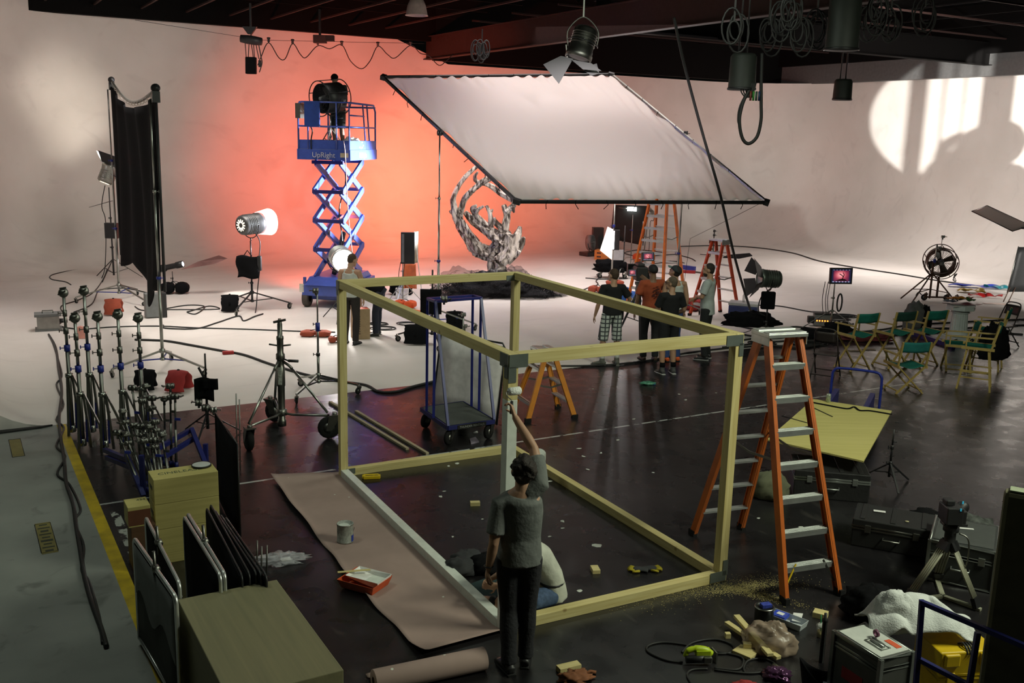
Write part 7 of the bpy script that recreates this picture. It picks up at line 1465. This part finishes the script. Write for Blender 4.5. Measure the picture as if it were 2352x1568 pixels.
loop('black power cord of the jigsaw looping left of it on the floor', ((1568, 1523), (1530, 1518), (1490, 1500), (1488, 1485), (1520, 1477), (1570, 1482), (1640, 1497), (1700, 1510), (1706, 1528), (1690, 1540), (1640, 1536)))
loop('black cord arching behind the jigsaw toward the planks', ((1566, 1500), (1590, 1478), (1640, 1470), (1680, 1482), (1684, 1497), (1660, 1503), (1620, 1500))); loop('black cord looping in front of the crossed planks', ((1640, 1540), (1720, 1548), (1770, 1540), (1778, 1526), (1755, 1515), (1720, 1518), (1708, 1535), (1712, 1548))); loop('black cord running off the bottom edge below the jigsaw', ((1625, 1538), (1590, 1540), (1578, 1552), (1590, 1575)))
tag(MB().bar(G(1776, 1528)+Vector((0, 0, .012)), G(1806, 1548)+Vector((0, 0, .012)), .03, .012).build('steel_strip', STEEL), 'short shiny steel strip on the floor beyond the purple foil', 'strip')
pf = thing('foil_wrapper', 'crumpled purple foil wrapper at the bottom edge right of the cord', 'wrapper', G(1784, 1556)); blob('foil', mat('purple_foil', (.12, .05, .12), .2, .6), pf, crumple(.09, .07, .05, 3, .35, 4))
lth = thing('leather_glove', 'rust brown leather glove on the floor by the timber block, at the bottom edge', 'glove', G(1320, 1560), .3); blob('glove_back', mat('brown_leather', (.20, .07, .025), .8), lth, crumple(.12, .08, .04, 7, .3)); MB().tube([(.08, .02, .02), (.15, .05, .02), (.19, .03, .015)], .014, 8).build('finger', mat('brown_leather', (.2, .07, .025), .8), lth)
rc_ = thing('red_bag', 'dark red cloth corner at the bottom edge below the jigsaw', 'cloth', G(1712, 1590)); blob('cloth_fold', REDBAG, rc_, crumple(.14, .08, .05, 2, .2))
cu = thing('plastic_cup', 'clear plastic cup with pale drink, dome lid and green straw', 'cup', G(1884, 1462)); MB().lathe([(0, 0), (.028, 0), (.038, .10), (.04, .1)], n=20).build('cup_body', mat('cup_clear', (.5, .5, .45), .15, alpha=.45, var=0), cu); MB().lathe([(0, .003), (.027, .003), (.033, .055), (0, .055)], n=20).build('drink', mat('tan_drink', (.45, .38, .16), .4), cu); MB().lathe([(.042, .1), (.042, .108), (.02, .125), (0, .127)], n=20).build('lid', mat('lid_clear', (.55, .57, .52), .2, alpha=.7, var=0), cu); MB().cyl((0, 0, .05), (-.01, .0, .2), .0045, n=8).build('straw', mat('green_straw', (.02, .25, .08), .4), cu)
bpz = zat(G(1886, 1520), 1408); tag(MB().lathe([(0, 0), (.02, 0), (.02, bpz*.82), (.024, bpz*.83), (.024, bpz*.88), (.012, bpz*.9), (.012, bpz), (0, bpz)], n=14).build('black_pole', BLK, loc=G(1886, 1520)), 'short black pole standing upright in front of the plastic cup', 'pole')
tbg = thing('tool_bag', 'open black tool bag with pale paper inside at the bottom edge', 'bag', Vector((2.42, 6.62, 0)), -.5)
def pouch(u, v):
    a = 2*PI*u; z = .04+.24*v+.07*v*math.sin(2*a+1); k = .8+.25*v; return Vector((math.cos(a)*.22*k, math.sin(a)*.13*k, z))
mb = MB(); mb.sheet(pouch, 32, 8, .012); mb.build('pouch_wall', BLKCLOTH, tbg); MB().prism([(.17*math.cos(a), .1*math.sin(a)) for a in [2*PI*k/16 for k in range(16)]], .04, (0, 0, 0)).build('pouch_base', BLKCLOTH, tbg); MB().box((.02, 0, .17), (.14, .11, .01), .2, None).build('paper', mat('pale_paper', (.4, .45, .5), .7), tbg)
# ================================================================== hanging from the ceiling
def ceil(P, z1=7.4): return Vector((0, 0, z1-P.z))
hp = atY(577, 92, 28); HO = thing('chain_hoist', 'black electric chain hoist hanging from the beam over the red wall', 'hoist', hp)
mb = MB(); mb.lathe([(0, -.3), (.1, -.29), (.12, -.1), (.12, .1), (.1, .29), (0, .3)], (0, 0, 0), (1, 0, -.12), 16); mb.build('motor', BLKP, HO); mb = MB(); mb.prism([(-.2, .35), (.2, .35), (.05, .15), (-.05, .15)], .1, (-.03, .05, 0), (1, 0, 0), (0, 0, 1)); mb.bar((0, 0, .1), (0, 0, .2), .03, .03); mb.bar((0, 0, .3), (0, 0, ceil(hp).z+.1), .05, .05); mb.build('trolley_hook', BLK, HO); MB().prism([(-.14, -.45), (.14, -.45), (.13, -.9), (-.15, -.9)], .18, (-.02, .09, 0), (1, 0, 0), (0, 0, 1)).build('chain_bag', BLKCLOTH, HO, bevel=.02)
for x0, x1 in ((-.28, -.15), (-.1, -.1), (0, .05), (.1, .08), (.2, .2)): MB().tube([(x0*.6, 0, -.08), (x1, 0, -.5)], .012, 5).build('chain', BLK, HO)
MB().tube(spline([(.2, 0, -.1), (.25, 0, -.4), (.28, 0, -.6), (.2, 0, -.85)], 5), .015, 6).build('control_lead', BLK, HO); MB().box((.22, 0, -.62), (.07, .06, .18)).build('pendant_control', BLKP, HO)
b2 = atY(735, 90, 29); JB = thing('junction_box', 'dark electrical box hanging under the beam right of the hoist', 'box', b2); MB().box((0, 0, 0), (.36, .2, .22)).build('box_body', mat('box_dark', (.03, .02, .02), .6), JB, bevel=.01); MB().box((.26, 0, .03), (.28, .18, .16)).build('side_unit', BLKP, JB); MB().bar((0, 0, .1), (0, 0, ceil(b2).z+.1), .06, .06).build('hanger', BLK, JB)
FW_ = [atY(x, y, Y) for x, y, Y in ((310, 46, 26), (600, 92, 28.3), (975, 100, 30.6))]; tag(MB().tube(FW_, .006, 5).build('catenary_wire', BLK), 'thin wire strung under the ceiling beam carrying the looped cable', 'wire')
pts = [(592, 150), (600, 130), (617, 98), (640, 132), (655, 135), (672, 100), (690, 125), (703, 132), (730, 105), (757, 112), (785, 103), (805, 140), (830, 158), (850, 140), (868, 106), (890, 125), (908, 133), (943, 104), (965, 122), (985, 128), (1008, 150), (1025, 140), (1040, 125)]
tag(MB().tube(spline([atY(x, y, 28.3+(x-600)*.0062) for x, y in pts], 5), .014, 6).build('festoon_cable', CABLE), 'black festoon cable hanging in loops below the wire at the ceiling', 'cable')
for i, x in enumerate((617, 672, 730, 785, 868, 943)): P = atY(x, (95, 99, 101, 103, 105, 104)[i]-3, 28.3+(x-600)*.0062); tag(MB().lathe([(0, -.07), (.035, -.05), (.035, .02), (.05, .04), (.05, .07), (0, .08)], n=10).build('cable_trolley', BLK, loc=P), 'small black trolley clip holding the festoon cable on the wire', 'clip', 'festoon trolley clips')
rnd = random.Random(9); cb_ = atY(1107, 112, 27); mb = MB()
for i in range(11): r = rnd.uniform(.13, .24); c = Vector((rnd.uniform(-.2, .2), rnd.uniform(-.1, .1), rnd.uniform(-.14, .04))); mb.tube([c+Vector((math.cos(a)*r*.5, math.sin(a)*.05, math.sin(a)*r*1.2)) for a in [2*PI*k/16 for k in range(16)]], .014, 6, closed=True)
mb.bar((0, 0, 0), (0, 0, .5), .03, .03); tag(mb.build('cable_bundle', CABLE, loc=cb_), 'bundle of looped black cables hanging from the girder above the white cloth', 'cable')
dp_ = atY(957, 34, 23.5); DL = thing('dome_light', 'unlit translucent bell shaped ceiling light between the joists', 'lamp', dp_); MB().lathe([(.06, .36), (.15, .33), (.21, .2), (.25, 0), (.262, -.02), (.25, -.02), (.2, .18), (.14, .3)], n=26).build('bell_shade', mat('bell_acrylic', (.5, .36, .34), .3), DL); MB().cyl((0, 0, .34), (0, 0, 1.8), .04, n=10).build('stem', BLK, DL)
sp_ = atY(1338, 100, 20); HS = thing('hanging_spotlight', 'unlit spotlight with black barn doors hanging above the white cloth', 'lamp', sp_); dS = Vector((-.25, -.15, -.93)).normalized(); sx_ = Vector((1, 0, 0)); M_ = frame_m((0, 0, 0), dS, Vector((0, 1, 0)).cross(dS))
lamp_head(HS, M_, .25, .62, STEELD, False, lensmat=BLK); mb = MB()
mb.tube(spline([(-.28, 0, -.05), (-.29, 0, .25), (0, 0, .5), (.29, 0, .25), (.28, 0, -.05)], 6), .014, 6); mb.bar((0, 0, .5), (0, 0, 3.2), .03, .03); mb.build('hanger', STEELD, HS)
for q in ([(-.22, -.28), (-.62, -.25), (-.70, -.68), (-.32, -.62)], [(.02, -.4), (.32, -.32), (.42, -.62), (.16, -.55)], [(-.3, -.3), (.1, -.42), (-.1, -.75), (-.5, -.6)]): pass
MB().prism([(-.18, -.30), (-.42, -.25), (-.76, -.42), (-.44, -.78)], .012, (0, -.1, 0), (1, 0, 0), (0, 0, 1)).build('barn_door', BLK, HS); MB().prism([(-.22, -.32), (.18, -.38), (.38, -.52), (.02, -.5)], .012, (0, -.16, 0), (1, 0, 0), (0, 0, 1)).build('barn_door', BLK, HS); MB().prism([(.0, -.46), (.3, -.36), (.36, -.55), (.2, -.6)], .012, (0, .1, 0), (1, 0, 0), (0, 0, 1)).build('barn_door', BLK, HS)
MB().bar((-.32, .05, -.03), (-.27, .02, -.4), .02, .08).build('hinge_bracket', STEELD, HS)
DG = mat('dark_green_motor', (.018, .022, .018), .6)
for nm, px, Y, r, h in (('dark cylindrical chain bag hanging with plugs below the right ceiling', (1706, 165), 18, .24, .62), ('black cylindrical chain bag hanging lowest at the right ceiling', (1936, 206), 22, .2, .44), ('large dark drum hanging high among the right ceiling cables', (1938, 55), 17, .27, .85)):
    P = atY(*px, Y); t = thing('hanging_motor_bag', nm, 'motor bag', P); MB().lathe([(0, -h/2), (r*1.02, -h/2), (r, -h/2+.04), (r*.95, h/2-.05), (r*.8, h/2), (0, h/2)], n=22).build('bag_body', DG, t); MB().lathe([(r*1.0, -h/2-.005), (r*1.06, -h/2), (r*1.06, -h/2+.03), (r, -h/2+.04)], n=22).build('rim', BLK, t)
    for k in (-.4, .2): MB().tube([(k*r, 0, h/2-.02), (k*r*.6, 0, 7.6-P.z)], .016, 6).build('chain', BLK, t)
def beyond(px, f):   # added unseen gear on the right, its shadows break up the wall spot
    d = ray(*px); k = 32.2/d.dot(AU); T = CAM+d*k; return Vector(WL)+(T-Vector(WL))*f
for i, (px, f, r, h) in enumerate((((2108, 270), .27, .06, 1.5), ((2303, 190), .27, .10, 1.1))):
    P = beyond(px, f); t = thing('hanging_motor_bag', ('narrow unseen chain bag added to split the light on the right wall', 'wide unseen chain bag added to trim the light on the right wall')[i], 'motor bag', P); MB().lathe([(0, -h/2), (r, -h/2), (r, h/2-.05), (0, h/2)], n=16).build('bag_body', DG, t); MB().tube([(0, 0, h/2-.02), (0, 0, 8.0-P.z)], .016, 6).build('chain', BLK, t)
rnd = random.Random(3)
for i, px in enumerate(((2150, 432), (2200, 398), (2245, 362), (2285, 330), (2300, 420))):
    P = beyond(px, .27); mb = MB()
    for k in range(5): r = rnd.uniform(.10, .2); mb.tube([Vector((math.cos(a)*r*.6+.05*k-.1, .04*k, math.sin(a)*r-.05*(k % 2))) for a in [2*PI*q/14 for q in range(14)]], .045, 6, closed=True)
    mb.bar((0, .05, .1), (0, .05, 8.0-P.z), .02, .02); tag(mb.build('cable_bundle', CABLE, loc=P), 'unseen cable bundle added to break up the light on the right wall', 'cable', 'added unseen bundles shading the right wall')
P = atY(1725, 250, 17.8); cl_ = thing('cable_loop', 'thick black cable loop with coloured plugs hanging at the right ceiling', 'cable', P)
MB().tube(spline([(.12, 0, .95), (.14, 0, .5), (.17, 0, .1), (.19, 0, -.2), (.14, 0, -.48), (0, 0, -.6), (-.12, 0, -.5), (-.19, 0, -.2), (-.15, 0, .1), (-.05, 0, .33)], 6), .03, 8).build('cable', CABLE, cl_); MB().tube(spline([(-.06, 0, .35), (-.2, 0, .05), (-.22, 0, -.2), (-.17, 0, -.32)], 5), .012, 6).build('thin_cable', CABLE, cl_)
for i in range(5): MB().tube(spline([(-.2+.05*i, .02*i, .5), (-.2+.05*i, .02*i, .3), (-.08+.02*i, 0, .2), (-.02+.02*i, 0, .45)], 5), .012, 6).build('lead', CABLE, cl_)
for i, (c_, x) in enumerate((((.15, .03, .02), -.03), ((.03, .2, .03), .02), ((.02, .06, .04), .07), ((.01, .03, .08), .12))): MB().cyl((x, -.03, .3), (x, -.03, .14), .02, n=8).build('plug', mat('plug_%d' % i, c_, .5), cl_)
rnd = random.Random(12)
for i, (x, y, Y) in enumerate(((1790, 40, 17), (1830, 70, 17), (1870, 60, 18), (1760, 70, 18), (1990, 40, 18), (2040, 50, 18), (2010, 20, 17), (2120, 25, 18), (1810, 20, 16.5), (1680, 60, 17))):
    P = atY(x, y, Y); mb = MB()
    for k in range(4): r = rnd.uniform(.18, .34); mb.tube([Vector((math.cos(a)*r*.55+.05*k, .04*k, math.sin(a)*r-.1*(k % 2))) for a in [2*PI*q/16 for q in range(16)]], .016, 6, closed=True)
    mb.bar((.05, .05, .1), (.05, .05, 7.9-P.z), .03, .03); tag(mb.build('cable_bundle', CABLE, loc=P), 'dark bundle of cable loops hanging under the right part of the ceiling', 'cable', 'ceiling cable bundles')
tag(MB().tube(spline([atY(1548, 40, 19.4), atY(1572, 150, 19.6), atY(1612, 300, 19.9), atY(1655, 450, 20.2), atY(1690, 600, 21), G(1732, 742)+Vector((0, 0, .02))], 8), .028, 8).build('hanging_cable', CABLE), 'long black cable slanting from the ceiling down to the cooler', 'cable')
tag(MB().tube([atY(1748, 466, 20.9), atY(1690, 496, 21.4), atY(1585, 548, 22.6), Vector((3.95, 22.9, .02))], .005, 5).build('guy_line', CABLE), 'thin guy line from the right corner of the white cloth down to the floor', 'line')
# ================================================================== cables on the floor
cable('thick twisted cable bundle running beside the yellow line to the power box', [(112, 770), (128, 800), (135, 850), (142, 900), (136, 960), (140, 1010), (148, 1060), (152, 1110), (168, 1160), (175, 1210), (185, 1270), (195, 1330), (212, 1390), (232, 1445), (245, 1490)], .021)
cable('second cable twisting along the bundle by the yellow line', [(114, 772), (122, 790), (142, 860), (130, 885), (146, 930), (130, 965), (147, 985), (130, 1025), (150, 1050), (132, 1090), (160, 1115), (185, 1170), (172, 1200), (192, 1255), (188, 1310), (205, 1340), (228, 1420), (236, 1480)], .014)
cable('cable from the power box curling up past the stands', [(128, 752), (150, 730), (140, 705), (180, 690), (215, 672), (238, 640), (246, 618)], .014); cable('thin cable loop on the far left floor', [(262, 614), (215, 618), (165, 622), (120, 632), (118, 642), (150, 648), (163, 655)], .014)
cable('cable looping from the stands toward the black flag', [(170, 718), (210, 700), (225, 670), (240, 665), (290, 663), (340, 674)], .014); cable('cable crossing the white floor from the power box to the red lamp area', [(128, 748), (180, 757), (260, 752), (360, 750), (450, 754), (560, 757), (690, 762), (770, 764)], .014)
cable('cable from the red lamp snaking left across the floor', [(604, 722), (585, 728), (560, 738), (548, 727), (500, 742), (450, 756), (380, 755), (375, 748)], .016); cable('cable with loops on the floor between flag and red lamp', [(310, 705), (330, 714), (390, 712), (470, 712), (505, 710), (480, 704), (440, 715), (430, 718), (450, 722), (470, 705), (430, 702), (375, 711)], .014)
cable('long cable with a red connector running from the stands to the blue cart', [(310, 782), (380, 785), (440, 795), (500, 806), (560, 817), (620, 838), (700, 862), (780, 878), (840, 887), (870, 902), (910, 902), (950, 890), (1000, 878)], .022); MB_ = tag(MB().box((0, 0, .03), (.2, .1, .05)).build('cable_connector', REDBAG, loc=G(524, 813), rz=.4), 'red connector box on the long floor cable', 'connector')
for x, y, r in ((880, 755, .5), (870, 745, .4), (940, 745, .5)): tag(MB().tube(coil_pts(G(x, y), r*.5, 2, .015, .7, x), .011, 6).build('cable_coil', CABLE), 'loose coil of thin black cable on the white floor near the stooping man', 'cable', 'loose coils near the stooping man')
cable('cable at the feet of the film crew along the dark floor edge', [(1110, 842), (1200, 842), (1330, 842), (1420, 838), (1500, 828), (1580, 812), (1680, 800)], .018); cable('long cable along the foot of the back wall at the right', [(1560, 567), (1650, 565), (1740, 570), (1820, 582), (1880, 600), (1960, 615), (2060, 630), (2150, 645), (2230, 656)], .022)
cable('cable running right across the floor from the cooler', [(1740, 702), (1790, 704), (1850, 715), (1900, 722), (1950, 728)], .016)
for i, q in enumerate((((1690, 785), (1780, 772), (1850, 765), (1920, 770), (2010, 760), (2130, 745), (2352, 735)), ((1700, 770), (1790, 778), (1880, 760), (1980, 770), (2080, 758), (2200, 755), (2352, 748)), ((1660, 800), (1740, 790), (1800, 785), (1900, 782), (1990, 775), (2100, 768), (2230, 762), (2352, 770)), ((1690, 750), (1760, 760), (1820, 752), (1900, 758), (1960, 745)), ((1700, 800), (1760, 795), (1850, 800), (1900, 790), (1940, 780)))): o = cable('black cable in the tangle running under the director chairs', q, .02, wob=.02); o['group'] = 'tangled cables at the dark floor edge'
for x, y, r in ((1800, 762, .5), (1860, 790, .5), (1935, 727, .45), (1925, 735, .4), (1750, 790, .4), (1990, 768, .5)): tag(MB().tube(coil_pts(G(x, y), r*.7, 2, .02, .6, x), .014, 6).build('cable_coil', CABLE), 'loose coil of black cable on the floor around the monitor stand', 'cable', 'loose coils around the monitor')
for i, q in enumerate((((1330, 668), (1370, 655), (1372, 635), (1390, 620)), ((1345, 640), (1400, 642), (1440, 640)), ((1420, 580), (1480, 590), (1550, 585), (1600, 600)), ((1410, 590), (1460, 575), (1520, 580)), ((1380, 600), (1450, 612), (1540, 600)))): o = cable('thin black cable on the far white floor around the tall ladder', q, .016, wob=.05); o['group'] = 'thin cables near the tall ladder'

pk = thing('snack_wrapper', 'small green and blue wrapper on the dark floor near the crew', 'wrapper', G(1488, 883), -.1); blob('wrapper_film', mat('green_film', (.05, .2, .12), .35, var=.5, scale=20), pk, crumple(.12, .06, .035, 2, .25)); MB().box((.09, -.01, .02), (.07, .05, .03), .3).build('blue_part', mat('blue_film', (.03, .1, .35), .4), pk, bevel=.008)
